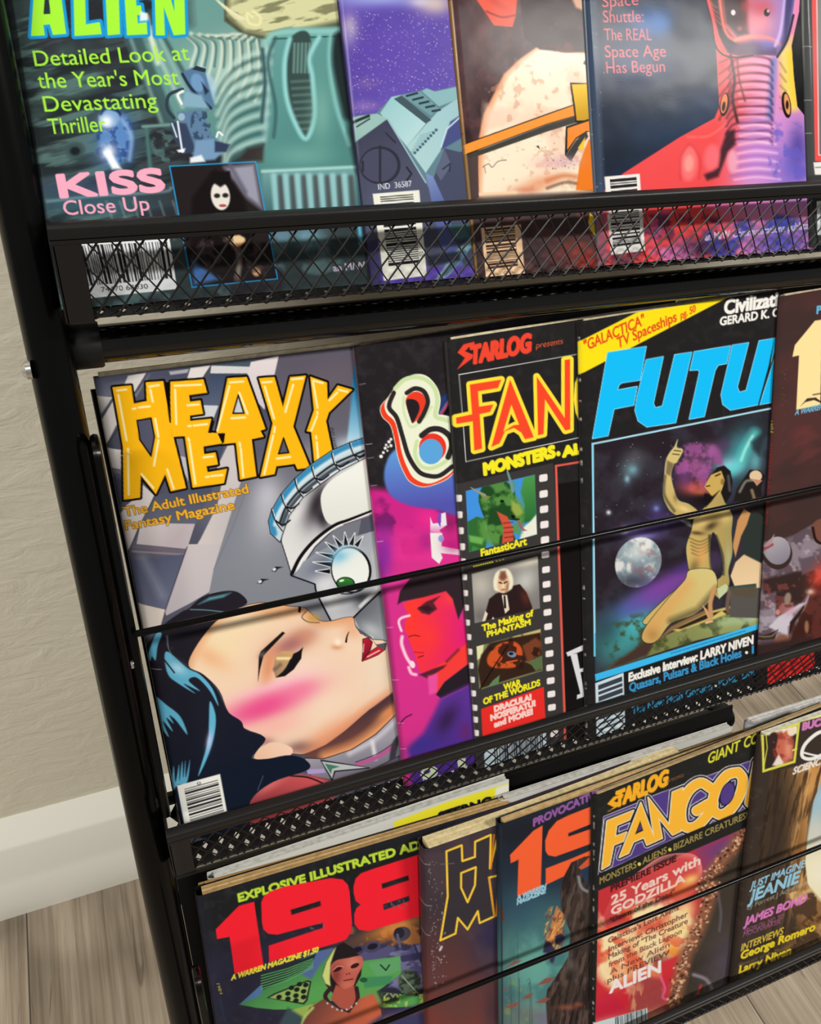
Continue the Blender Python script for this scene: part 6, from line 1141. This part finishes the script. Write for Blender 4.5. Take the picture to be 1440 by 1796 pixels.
    p.poly([(830, 1110), (880, 1140), (930, 1115), (950, 1180), (910, 1260), (850, 1240), (800, 1190)], (176, 86, 70), soft=2); p.line([(800, 1130), (770, 1180), (830, 1250), (905, 1265), (950, 1200), (945, 1130)], 24, (54, 34, 36), sm=True); p.poly([(640, 1340), (680, 1240), (760, 1190), (850, 1250), (905, 1270), (960, 1190), (1040, 1160), (1080, 1250), (1130, 1500), (1120, 2200), (560, 2200), (590, 1500)], (104, 62, 56), soft=2, g=((700, 1200), (900, 1330), (190, 96, 70))); p.blob(1030, 1240, 50, 60, (206, 104, 70), .8); p.line([(630, 1340), (655, 1290), (700, 1240)], 16, (170, 190, 100), soft=3, sm=True)
    for k in range(7): p.ell(782 + k * 27, 1215 + 40 * math.sin(k * .52), 6, 6, (190, 190, 190))
    p.poly([(420, 1500), (560, 1240), (640, 1290), (600, 1500)], (60, 78, 84), soft=6); p.poly([(1000, 1340), (1120, 1260), (1500, 1180), (1500, 1600), (1080, 1700)], (64, 62, 100), soft=8); p.line([(1110, 1300), (1400, 1230)], 18, (170, 90, 70), soft=8, a=.8)
    RD = (246, 36, 52)
    p.poly([(155, 800), (285, 668), (370, 645), (425, 1015), (262, 1052), (232, 842), (162, 855)], RD)
    p.poly([(410, 650), (425, 615), (460, 588), (540, 560), (800, 512), (868, 520), (897, 550), (906, 590), (920, 770), (912, 820), (885, 858), (830, 878), (455, 985), (452, 892), (755, 792), (758, 762), (500, 830), (450, 825), (422, 800), (414, 760)], RD, holes=([(575, 690), (742, 640), (746, 668), (580, 720)],))
    e8 = [(928, 560), (940, 515), (970, 485), (1040, 460), (1320, 372), (1560, 300), (1560, 650), (1320, 720), (1010, 810), (958, 802), (934, 770), (932, 715), (945, 680), (968, 662), (940, 640), (930, 600)]
    p.poly(e8, RD, holes=([(1085, 545), (1236, 497), (1240, 524), (1090, 572)], [(1094, 660), (1240, 612), (1243, 640), (1098, 692)]))
    p.text('A WARREN MAGAZINE $1.50', (242, 1086), (728, 926), 26, (242, 226, 70), bold=.7, slant=.35); p.text('1984', (160, 1105), (178, 1165), 16, (190, 176, 60), up=(1, -.1))
    p.grain(14, (120, 112, 112), .6, .7, .6, box=(660, 760, 770, 820)); p.grain(14, (120, 112, 112), .6, .7, .6, box=(1100, 630, 1240, 690)); p.line([(178, 1190), (210, 1320)], 10, (40, 56, 76), a=.7)

def art_outline(p):
    p.c(720, 1340, 3.938)
    p.poly([(60, 500), (700, 300), (700, 2700), (80, 2700)], (66, 55, 62), g=((400, 1000), (360, 1800), (128, 60, 52))); p.blob(540, 1200, 120, 260, (50, 46, 80), .9); p.blob(330, 1650, 200, 200, (90, 66, 66), .6); p.blob(560, 1690, 60, 160, (60, 48, 62), .7); p.grain(160, (84, 68, 74), .5, .7, .5, seed=4)
    Y = (250, 206, 62)
    L1 = [(205, 1216), (255, 910), (246, 600), (350, 556), (354, 665), (440, 634), (441, 530), (548, 480), (542, 712), (600, 470), (700, 430)]
    L2 = [(700, 720), (604, 758), (536, 775), (572, 1042), (472, 1090), (460, 1008), (390, 1136), (324, 1058), (308, 1166), (205, 1216)]
    p.poly([(205, 1216), (255, 910), (246, 600), (350, 556), (354, 665), (440, 634), (441, 530), (548, 480), (536, 775), (572, 1042), (472, 1090), (460, 1008), (390, 1136), (324, 1058), (308, 1166)], (58, 52, 58)); p.poly([(345, 748), (446, 705), (440, 830), (390, 948), (346, 850)], (66, 55, 62))
    p.line(L1, 14, Y); p.line(L2, 14, Y); p.line([(346, 748), (446, 705), (440, 830), (390, 948), (346, 850), (346, 748)], 14, Y); p.line([(604, 760), (586, 1036), (700, 990)], 12, (226, 150, 50)); p.line([(570, 480), (548, 712)], 12, (236, 140, 50)); p.line([(536, 775), (574, 1042)], 12, (236, 160, 50))
    rg = random.Random(2)
    for k in range(110):
        t = rg.random() ** .8; x = 120 + 100 * rg.random() ** 1.6; y = 640 + 900 * t; p.ell(x + (y - 640) * .04, y, rg.uniform(1.2, 4), rg.uniform(1.5, 8), (196, 186, 180), rg.uniform(-30, 40), a=rg.uniform(.3, .9), soft=1.0)
    p.line([(205, 690), (300, 682)], 5, (150, 140, 140), a=.6); p.ell(208, 1272, 8, 22, (206, 200, 196), 30)
    for y0 in (550, 700, 985, 1190): p.line([(98, y0), (135, y0 - 6)], 5, (190, 180, 176), a=.7)

def art_beast(p):
    p.c(720, 1340, 3.938)
    p.poly([(600, 400), (1500, 200), (1500, 1000), (640, 1000)], (34, 37, 46), soft=30); p.poly([(620, 760), (1500, 640), (1500, 2700), (640, 2700)], (40, 60, 78), soft=120, g=((900, 800), (900, 1400), (96, 160, 152))); p.blob(800, 1350, 190, 220, (110, 176, 160), .7); p.blob(760, 1000, 150, 160, (50, 84, 106), .6); p.grain(160, (50, 90, 100), .5, .7, .5, box=(630, 1000, 1300, 2700), seed=3); p.blob(800, 1740, 200, 90, (120, 116, 110), .7); p.blob(960, 1760, 90, 60, (130, 100, 140), .7); p.grain(50, (130, 150, 84), .56, .66, .6, box=(640, 1450, 820, 2700), seed=6)
    for x0, x1, y1 in ((740, 735, 1140), (735, 750, 1500), (820, 810, 1560), (690, 680, 1480), (850, 800, 1500)): p.line([(x0, 2700), ((x0 + x1) / 2 + 10, 1600), (x1, y1)], 6, (60, 84, 80), w1=2, sm=True, a=.8)
    body = [(1160, 645), (1230, 620), (1330, 600), (1330, 2700), (1010, 2700), (935, 1650), (945, 1560), (1000, 1480), (1092, 1330), (1105, 1160), (1040, 1000), (1035, 850), (1075, 730)]
    p.poly(body, (64, 52, 48), soft=3); p.setclip(body); p.grain(60, (98, 80, 72), .48, .62, .8, sx=.4, sy=2, rot=12, seed=4); p.grain(50, (38, 30, 30), .5, .62, .8, sx=.4, sy=2, rot=12, seed=9); p.blob(1110, 1380, 40, 50, (120, 110, 104), .7); p.poly([(1160, 700), (1180, 760), (1230, 850), (1240, 700)], (40, 60, 84), soft=5); p.line([(1160, 780), (1180, 850), (1220, 880)], 18, (140, 146, 150), soft=4, sm=True); p.blob(1080, 1680, 70, 20, (150, 84, 64), .8); p.blob(1160, 1660, 30, 16, (150, 84, 64), .8); p.blob(1140, 1300, 30, 90, (30, 26, 28), .6); p.noclip()
    p.poly([(1010, 980), (1060, 1040), (1040, 1120), (1060, 1200), (1000, 1190), (985, 1280), (950, 1220), (925, 1230), (960, 1140)], (200, 130, 80), soft=3); p.grain(30, (240, 176, 90), .5, .62, .8, sx=.5, sy=2, rot=25, box=(920, 980, 1070, 1290), seed=3); p.grain(20, (120, 70, 60), .55, .64, .8, sx=.5, sy=2, rot=25, box=(920, 980, 1070, 1290), seed=8)
    p.poly([(930, 1220), (965, 1230), (1010, 1300), (985, 1375), (965, 1370), (960, 1310), (915, 1300)], (50, 50, 78), soft=3); p.poly([(1000, 1190), (1040, 1170), (1070, 1200), (1030, 1250), (1000, 1240)], (44, 40, 70), soft=3)
    for q in ([(870, 1530), (930, 1480), (1000, 1470), (960, 1510)], [(860, 1650), (930, 1610), (960, 1620), (930, 1650)], [(770, 1620), (810, 1590), (850, 1580), (820, 1620)], [(640, 1690), (690, 1660), (760, 1640), (720, 1680)], [(640, 1560), (690, 1540), (650, 1570)], [(650, 1410), (720, 1360), (770, 1355), (720, 1385)]): p.poly(q, (140, 84, 74), soft=2.5)
    OR = (250, 100, 54)
    p.poly([(688, 628), (850, 460), (912, 424), (900, 858), (738, 916), (746, 660), (692, 686)], OR)
    p.poly([(930, 530), (955, 460), (1010, 395), (1090, 355), (1330, 262), (1330, 380), (1090, 478), (1090, 502), (1330, 420), (1330, 520), (1000, 640), (950, 630), (932, 600)], OR); p.poly([(934, 722), (1120, 650), (1330, 560), (1330, 620), (1200, 640), (1110, 680), (1060, 775), (934, 836)], OR); p.poly([(1160, 715), (1240, 640), (1240, 700), (1180, 730)], OR, a=.8)
    p.text('PROVOCATIVE', (850, 430), (1300, 222), 50, (150, 92, 164), bold=1.0); LB = (160, 206, 226)
    p.text('A WARREN', (736, 940), (932, 858), 28, LB, bold=.8, slant=.2); p.text('MAGAZINE', (736, 972), (930, 890), 28, LB, bold=.8, slant=.2)
    p.poly([(622, 1010), (640, 1010), (648, 1080), (632, 1090)], (120, 46, 40)); p.line([(628, 440), (645, 2700)], 8, (44, 50, 58))

def art_mushroom(p):
    p.c(1010, 1320, 3.773)
    p.grain(40, (50, 50, 48), .5, .8, .5)
    p.text('TARLOG', (262, 362), (602, 212), 96, (250, 178, 40), bold=2.2, slant=.1); p.poly([(318, 272), (250, 292), (208, 340), (252, 362), (200, 398), (292, 350), (294, 334), (252, 322), (272, 304), (310, 300)], (250, 178, 40)); p.text('presents', (604, 200), (712, 158), 26, (150, 100, 60), slant=.2)
    pan = [(185, 425), (440, 320), (500, 290), (800, 180), (1000, 110), (1320, 0), (1320, 290), (1100, 380), (600, 590), (150, 806)]
    p.poly(pan, (210, 206, 214), grow=1.0); p.poly(pan, (84, 62, 138))
    strokes = ([(892, 235), (825, 200), (745, 255), (698, 370), (712, 480), (790, 490), (880, 400), (905, 330), (800, 385)], [(1075, 130), (1000, 150), (925, 250), (905, 360), (950, 410), (1020, 380), (1085, 280), (1105, 180), (1075, 130)], [(1205, 70), (1150, 330)], [(1205, 75), (1290, 60)])
    caps = ([(206, 452), (382, 382), (356, 444), (270, 480), (260, 556), (336, 526), (314, 586), (250, 612), (224, 742), (172, 772)], [(430, 330), (482, 470), (528, 586), (470, 612), (450, 562), (380, 592), (350, 664), (288, 694)], [(478, 296), (618, 478), (638, 262), (708, 232), (694, 520), (640, 545), (546, 430), (572, 566), (522, 588)])
    for w_, gr, c_ in ((104, 5.6, (226, 224, 226)), (94, 4.3, (24, 24, 30)), (72, 1.5, (240, 236, 226)), (60, 0, (253, 188, 58))):
        for k, s_ in enumerate(strokes): p.line(s_, w_, c_, sm=len(s_) > 5)
        for k_, q in enumerate(caps): p.poly(q, c_, grow=gr)
    p.poly([(426, 452), (446, 516), (392, 542)], (24, 24, 30)); p.poly([(428, 468), (438, 508), (404, 526)], (84, 62, 138))
    p.ell(1003, 272, 46, 84, (24, 24, 30), 20); p.ell(1003, 272, 40, 76, (84, 62, 138), 20)
    p.poly([(150, 800), (250, 760), (600, 592), (1100, 382), (1330, 282), (1330, 420), (1120, 500), (150, 912)], (36, 36, 35)); p.text('MONSTERS', (158, 872), (400, 760), 44, (176, 156, 84), bold=.2); p.ell(420, 738, 11, 12, (226, 214, 90)); p.text('ALIENS', (442, 740), (600, 664), 42, (176, 156, 84), bold=.2); p.ell(622, 642, 11, 12, (226, 214, 90)); p.text('BIZARRE CREATURES!', (648, 648), (1135, 432), 42, (176, 156, 84), bold=.2)
    p.text('GIANT', (872, 76), (1080, -15), 66, (226, 222, 60), bold=.5, slant=.15); p.text('COLOR', (1110, -28), (1330, -120), 66, (226, 222, 60), bold=.5, slant=.15)
    pic = [(150, 914), (1140, 490), (1330, 420), (1330, 2500), (1000, 2600), (112, 2600)]
    p.poly(pic, (204, 52, 60), g=((400, 900), (500, 1750), (214, 44, 58))); p.setclip(pic)
    p.poly([(820, 630), (1140, 490), (1140, 700), (960, 750), (860, 820)], (92, 66, 140), soft=40); p.blob(870, 720, 80, 110, (150, 60, 100), .7)
    cap = [(150, 1180), (190, 1060), (240, 960), (330, 860), (450, 760), (560, 690), (680, 665), (790, 680), (835, 760), (820, 880), (740, 950), (600, 1010), (500, 1080), (300, 1160)]
    p.poly(cap, (216, 76, 78), soft=3, sm=True); p.setclip(cap, True); p.line([(330, 850), (560, 690), (700, 662), (800, 690), (835, 780)], 44, (236, 132, 130), soft=12, sm=True); p.blob(690, 900, 110, 50, (240, 120, 60), .8, -20); p.blob(760, 840, 60, 30, (255, 214, 120), .9, -25); p.blob(350, 1060, 160, 70, (190, 50, 56), .7, -30); p.blob(420, 880, 120, 60, (206, 62, 66), .7, -25); p.setclip(pic)
    p.poly([(130, 1200), (560, 1070), (780, 960), (760, 1300), (640, 1420), (560, 1500), (400, 1500), (230, 1570), (160, 1480)], (236, 130, 90), soft=20); p.grain(120, (255, 232, 180), .42, .58, 1.0, box=(100, 960, 820, 1600), seed=3); p.grain(80, (230, 70, 44), .55, .64, .75, box=(130, 1000, 800, 1560), seed=6); p.blob(420, 1260, 90, 70, (255, 232, 170), .9); p.blob(300, 1440, 90, 60, (250, 206, 150), .8); p.blob(660, 1160, 90, 70, (255, 226, 150), .85); p.blob(720, 1040, 60, 60, (255, 220, 160), .85); p.blob(640, 1310, 40, 40, (250, 160, 50), .9); p.blob(500, 1150, 120, 40, (220, 70, 50), .8, -15); p.blob(560, 1380, 70, 50, (120, 60, 60), .7)
    p.poly([(340, 2700), (360, 1560), (440, 1480), (560, 1500), (590, 1640), (620, 2700)], (170, 70, 70), soft=8); p.grain(60, (230, 160, 120), .5, .62, .8, sx=.5, sy=2, box=(330, 1490, 480, 2700), seed=5); p.poly([(560, 1390), (680, 1340), (640, 1560), (590, 1640)], (216, 50, 60), soft=5); p.poly([(112, 1640), (230, 1580), (330, 1700), (300, 2700), (112, 2700)], (206, 40, 66), soft=10); p.line([(560, 1480), (590, 1560), (575, 1620), (620, 1640)], 12, (236, 110, 170), soft=4, sm=True); p.blob(250, 1790, 160, 40, (246, 206, 150), .9, -10); p.blob(520, 1740, 100, 40, (230, 170, 130), .8, -15)
    # dark ridge on the right
    rid = [(1140, 470), (1060, 590), (950, 720), (850, 830), (800, 940), (870, 960), (850, 1080), (780, 1200), (710, 1340), (670, 1480), (630, 1600), (600, 1720), (640, 2700), (1330, 2700), (1330, 430)]
    p.poly(rid, (62, 54, 46), soft=3); p.setclip(rid); p.poly([(960, 900), (1330, 700), (1330, 2700), (760, 2700), (860, 1300)], (64, 56, 50), soft=50); p.blob(1000, 1380, 130, 200, (96, 84, 100), .7, 20); p.blob(980, 1560, 130, 80, (104, 96, 104), .6); p.line([(940, 930), (960, 1060), (950, 1180)], 12, (104, 98, 110), soft=5, sm=True); p.line([(780, 1470), (860, 1500), (900, 1560)], 22, (150, 140, 150), soft=5, sm=True); p.poly([(820, 1540), (840, 1530), (815, 1600), (795, 1600)], (190, 60, 60)); p.setclip(pic)
    edge = [(1130, 490), (1060, 600), (960, 720), (880, 830), (840, 920), (900, 880), (850, 1060), (800, 1190), (730, 1330), (690, 1480), (670, 1580), (640, 1680)]
    p.line(edge, 90, (150, 96, 70), soft=14, sm=True, a=.9); rg = random.Random(4); e2 = smooth_pts(edge, False, 8)
    for k in range(430):
        t = rg.randrange(len(e2)); x, y = e2[t]; x += rg.gauss(-4, 22); y += rg.uniform(-30, 30); p.ell(x, y, rg.uniform(5, 14), rg.uniform(4, 10), rg.choice(((226, 166, 130), (204, 136, 100), (240, 198, 162), (150, 98, 74), (110, 72, 56), (60, 42, 34))), rg.uniform(-60, 20), a=.9, soft=1.6)
    p.noclip()
    D = (70, 30, 34)
    p.text('PREMIERE ISSUE', (232, 922), (662, 718), 40, (70, 24, 28), bold=.7); p.text('25 Years with', (236, 1008), (822, 738), 58, (246, 214, 200), bold=.8); p.text('GODZILLA', (236, 1076), (722, 852), 50, (246, 214, 200), bold=.9)
    for s_, a, b_, c_ in (('"Dawn of the Dead"', (226, 1130), (655, 935), D), ("Galactica's Lost Aliens", (215, 1262), (680, 1040), D), ('Interview: Christopher', (218, 1318), (740, 1082), D), ('Making of "The Creature', (216, 1368), (740, 1128), D), ('from the Black Lagoon', (218, 1420), (700, 1196), (110, 50, 46)), ('A New Alien', (226, 1470), (620, 1284), (120, 56, 50)), ('plus PREVIEW', (210, 1526), (620, 1336), (84, 40, 40))): p.text(s_, a, b_, 34, c_, bold=.2, a=.85)
    p.text('ALIEN', (225, 1592), (560, 1452), 74, (246, 236, 236), bold=1.3)
    p.bars([(118, 1790), (472, 1690), (480, 1840), (118, 1900)], 16, 7, along=True, h0=.02, h1=.95, m0=.4, m1=.98, paper=(214, 230, 232), ink=(90, 100, 104))
    p.c(); rg = random.Random(8)
    for k in range(26): yy = rg.uniform(1410, 1780); p.ell(1042.6 - (yy - 1395) * .005 + .8, yy, rg.uniform(.4, 1.1), rg.uniform(1, 3.4), (190, 180, 170), a=.8)

def art_pillar(p):
    p.c(1260, 1220, 3.594)
    p.poly([(200, 200), (900, 60), (900, 1900), (50, 1900)], (60, 50, 44), soft=4)
    sky = [(640, 420), (600, 650), (560, 900), (540, 1050), (545, 1150), (600, 1280), (700, 1400), (1100, 1400), (1100, 300)]
    p.poly(sky, (140, 186, 214), soft=4, g=((700, 600), (700, 1050), (246, 236, 190))); p.blob(640, 1120, 110, 120, (250, 244, 220), .9); p.blob(620, 860, 60, 90, (222, 214, 206), .7); p.blob(700, 640, 90, 60, (190, 214, 230), .7)
    col = [(330, 480), (520, 440), (650, 400), (690, 430), (640, 560), (600, 660), (570, 760), (555, 900), (545, 1050), (560, 1180), (600, 1300), (700, 1380), (760, 1560), (330, 1640), (200, 1200), (280, 800)]
    p.poly(col, (74, 58, 44), soft=4, g=((380, 700), (580, 700), (206, 148, 84))); p.setclip(col); p.grain(70, (236, 190, 120), .52, .64, .75, sx=.35, sy=2.6, rot=12, box=(440, 400, 700, 1300), seed=3); p.grain(60, (50, 36, 28), .5, .62, .85, sx=.35, sy=3, rot=12, seed=6); p.blob(380, 900, 90, 420, (58, 46, 38), .7, 8); p.blob(560, 620, 40, 120, (222, 164, 96), .6, 20); p.blob(500, 1000, 40, 160, (150, 96, 50), .6); p.noclip()
    base = [(430, 1250), (560, 1200), (640, 1290), (760, 1330), (900, 1400), (900, 1640), (420, 1640), (480, 1400)]
    p.poly(base, (150, 108, 64), soft=8); p.setclip(base); p.grain(90, (236, 196, 130), .5, .62, .85, seed=4); p.grain(70, (70, 48, 34), .5, .62, .85, seed=9); p.noclip(); p.blob(600, 1600, 120, 40, (120, 90, 60), .7); p.blob(470, 1480, 60, 90, (56, 44, 38), .8)
    p.poly([(275, 222), (512, 168), (482, 420), (280, 482)], (226, 224, 90), grow=.6); p.poly([(286, 236), (500, 190), (472, 410), (292, 466)], (52, 40, 38)); p.setclip([(286, 236), (500, 190), (472, 410), (292, 466)]); p.poly([(286, 210), (500, 170), (500, 240), (430, 250), (340, 250), (290, 250)], (246, 236, 206), soft=4); p.ell(352, 270, 34, 40, (54, 40, 40), soft=3); p.poly([(380, 250), (440, 215), (475, 290), (470, 400), (400, 440), (360, 340)], (204, 106, 84), soft=3); p.grain(30, (150, 60, 50), .5, .6, .8, box=(340, 220, 480, 420), seed=3); p.blob(440, 340, 24, 60, (240, 170, 140), .7); p.poly([(340, 440), (380, 370), (410, 420), (400, 450)], (240, 226, 214), soft=3); p.ell(460, 225, 26, 30, (246, 226, 200), soft=3); p.noclip(); p.line([(512, 168), (482, 420), (282, 480)], 8, (216, 214, 70)); p.line([(282, 480), (308, 330), (300, 240)], 6, (216, 214, 70)); p.line([(470, 345), (492, 335)], 10, (230, 226, 100))
    p.line([(252, 222), (900, 60)], 22, (240, 238, 150), soft=2)
    p.text('BUCK ROGERS', (530, 218), (920, 118), 46, (216, 130, 196), bold=1.2); p.line([(690, 218), (620, 240), (545, 310), (528, 380), (580, 400), (660, 370), (760, 300)], 22, (246, 244, 240), sm=True); p.line([(540, 360), (600, 375), (690, 390)], 12, (246, 244, 240), sm=True); p.text('SCIENCE FANTASY', (468, 498), (900, 340), 42, (240, 236, 232), bold=.6, slant=.2)
    LB = (150, 206, 232)
    p.text('JUST IMAGINE', (200, 1222), (540, 1080), 44, LB, bold=.5, slant=.15); p.text('JEANIE', (190, 1306), (500, 1178), 72, LB, bold=1.1, slant=.15); p.text('by Forrest J Ackerman', (180, 1352), (556, 1190), 30, (176, 170, 160)); PK = (226, 126, 200)
    p.text('JAMES BOND', (162, 1452), (550, 1300), 50, PK, bold=.9, slant=.15); p.text('FROM DR. NO TO', (160, 1500), (410, 1402), 28, (176, 96, 150), slant=.1); p.text('MOONRAKER', (155, 1522), (390, 1436), 30, (176, 96, 150), slant=.1); YL = (246, 220, 50)
    p.text('INTERVIEWS', (142, 1612), (405, 1504), 44, (222, 196, 70), bold=.4, slant=.1); p.text('George Romero', (140, 1664), (606, 1478), 48, YL, bold=.9, slant=.05); p.text('Director of the Macabre', (130, 1710), (470, 1580), 22, (140, 120, 60)); p.text('Larry Niven', (130, 1752), (454, 1628), 48, YL, bold=.9, slant=.05)
    p.grain(30, (80, 68, 60), .6, .75, .5, box=(60, 500, 330, 1800))

# things standing behind, of which only tops and margins show
def art_pale(p): p.grain(60, (190, 190, 186), .45, .7, .6)
def art_tan(p): p.grain(40, (150, 120, 80), .5, .7, .6)
def art_yellow(p):
    p.c(620, 1340, 4.235); p.poly([(300, 430), (700, 280), (1300, 100), (1300, 400), (300, 700)], (240, 230, 50), soft=3); p.poly([(1060, 180), (1300, 100), (1300, 330), (1030, 330)], (236, 234, 222), soft=3)
    p.text('STERNG', (640, 424), (1025, 304), 60, (26, 26, 28), bold=1.6)
# ---------------------------------------------------------------- stocking the rack
G1, G2, G3 = 'magazines in the top pocket', 'magazines in the middle pocket', 'magazines in the bottom pocket'
GB = 'magazines tucked behind the front row'
# top pocket
magazine('teal magazine with green block title, small inset photo and barcode, leftmost in the top pocket', 0, (20, 72), (111, 552), art_derelict, (58, 74, 74), off=.000, ucut=655, anchor='bottom', group=G1, spine=(40, 44, 44))
magazine('violet starfield magazine with pale blue spaceship hull, second in the top pocket', 0, (595, 0), (655, 508), art_battle, (90, 72, 164), off=.0022, ucut=840, anchor='bottom', group=G1, spine=(60, 50, 90))
magazine('dark brown magazine with cream mound and orange stripe, third in the top pocket', 0, (790, 0), (838, 493), art_mound, (72, 50, 52), off=.0038, ucut=1056, anchor='bottom', group=G1, spine=(120, 84, 50))
magazine('navy magazine with coral lettering and ribbed pink neck, fourth in the top pocket', 0, (1025, 0), (1053, 466), art_neck, (30, 40, 58), off=.0052, ucut=1430, anchor='bottom', group=G1, spine=(150, 154, 156))
magazine('magazine with red border and grey spine at the right end of the top pocket', 0, (1410, 0), (1425, 432), art_portrait, (66, 68, 68), off=.0065, anchor='bottom', group=G1)
# middle pocket
magazine('magazine with yellow two-line title and a woman kissing a chrome robot', 1, (165, 662), (325, 1482), art_kiss, (92, 92, 108), off=-.003, ucut=716, thick=.006, ptop=.0021, group=G2, spine=(40, 38, 42), page=(250, 238, 205))
magazine('black and magenta magazine with a big looping letter and red-lit face', 1, (622, 607), (714, 1405), art_rainbow, (38, 35, 38), off=-.0004, ucut=842, tr=(779, 581), ptop=.0008, group=G2, spine=(150, 110, 120), page=(170, 156, 130))
magazine('black magazine with red and yellow title and a filmstrip of small pictures', 1, (782, 597), (840, 1360), art_film, (38, 36, 37), off=.0020, ucut=1032, tr=(1014, 561), ptop=.0013, group=G2, spine=(66, 62, 58), page=(206, 194, 160))
magazine('black magazine with blue slanted title, yellow corner band and kneeling figures in space', 1, (1016, 564), (1030, 1304), art_space, (36, 34, 35), off=.0042, ucut=1372, tr=(1363, 509), ptop=.0010, group=G2, spine=(70, 66, 62), page=(190, 178, 150))
magazine('dark brown magazine with a cream numeral and armoured painting, right end of the middle pocket', 1, (1370, 520), (1328, 1208), art_ninetyfour, (66, 48, 46), tr=(1440, 508), ptop=.0012, off=.0064, group=G2, spine=(48, 36, 36), page=(196, 176, 150))
# bottom pocket
magazine('black magazine with huge red numerals and a hooded figure beside a green fighter ship', 2, (345, 1573), (378, 1790), art_fighter, (44, 43, 60), off=.000, ucut=760, tr=(749, 1454), anchor='floor', thick=.0075, group=G3, spine=(24, 24, 28), page=(206, 172, 118), pvar=22, slabs=9)
magazine('dull purple magazine with a yellow outlined title and scuffed spine', 2, (745, 1491), (752, 1796), art_outline, (66, 55, 62), off=.0005, ucut=886, anchor='floor', lean=18, thick=.0105, bow=.002, drop=.010, group=G3, page=(238, 218, 166), pvar=8)
magazine('teal magazine with orange numerals and a shaggy brown beast', 2, (877, 1446), (880, 1796), art_beast, (38, 45, 58), off=.0040, ucut=1046, tr=(1039, 1393), anchor='floor', lean=18, thick=.0055, drop=.006, group=G3, page=(196, 164, 112), pvar=24)
magazine('black magazine with orange and purple title over a red mushroom cloud', 2, (1042, 1396), (1040, 1790), art_mushroom, (36, 36, 35), off=.0052, ucut=1340, tr=(1333, 1290), anchor='floor', lean=18, thick=.0045, drop=.005, group=G3, spine=(60, 56, 52), page=(190, 164, 120), pvar=22)
magazine('brown magazine with a gold rock pillar and yellow lettering at the bottom right', 2, (1335, 1290), (1283, 1730), art_pillar, (60, 50, 44), tr=(1440, 1254), off=.0066, anchor='floor', lean=18, thick=.004, drop=.002, group=G3, page=(226, 222, 206))
# behind the front row
magazine('pale magazine with yellow cover corner behind the red numeral magazine', 2, (366, 1543), (398, 1763), art_yellow, (214, 214, 206), tr=(888, 1368), off=-.0135, width=.185, anchor='floor', thick=.006, group=GB, page=(214, 214, 208), drop=0)
magazine('tan-paged magazine between the red numeral magazine and the pale one behind it', 2, (350, 1557), (382, 1777), art_tan, (176, 140, 92), tr=(925, 1396), off=-.0085, width=.1875, anchor='floor', thick=.0038, group=GB, page=(206, 168, 112), pvar=26, drop=0)
magazine('white-edged magazine standing behind the orange numeral magazine', 2, (880, 1404), (884, 1796), art_pale, (206, 206, 200), off=-.0045, width=.1775, anchor='floor', lean=21, thick=.0052, group=GB, page=(216, 214, 206), drop=.002, slabs=6, pvar=14)
magazine('yellowed magazine with bare page edges behind the purple-titled magazine', 2, (900, 1424), (902, 1796), art_tan, (186, 152, 100), off=-.0005, width=.180, anchor='floor', lean=20, thick=.004, group=GB, page=(220, 186, 126), pvar=20, drop=.002)
magazine('glossy white-edged magazine behind the brown pillar magazine', 2, (1318, 1272), (1268, 1720), art_pale, (222, 222, 222), off=-.0045, anchor='floor', lean=21, thick=.007, ptop=.002, group=GB, page=(226, 224, 220), drop=0)
magazine('thin white magazine showing a corner above the blue-titled magazine', 1, (1192, 528), (1196, 1240), art_pale, (214, 212, 210), off=-.006, width=.052, thick=.0018, group=GB, page=(226, 224, 220), drop=0, slabs=2)
magazine('second thin white magazine showing a sliver beside the first, above the blue-titled magazine', 1, (1262, 518), (1260, 1220), art_pale, (214, 206, 206), off=-.0085, width=.030, thick=.0018, group=GB, page=(226, 222, 220), drop=0, slabs=2)
magazine('black-spined magazine half hidden behind the robot magazine', 1, (160, 684), (322, 1476), None, (20, 18, 20), off=-.0085, thick=.003, group=GB, page=(206, 196, 170), drop=0)
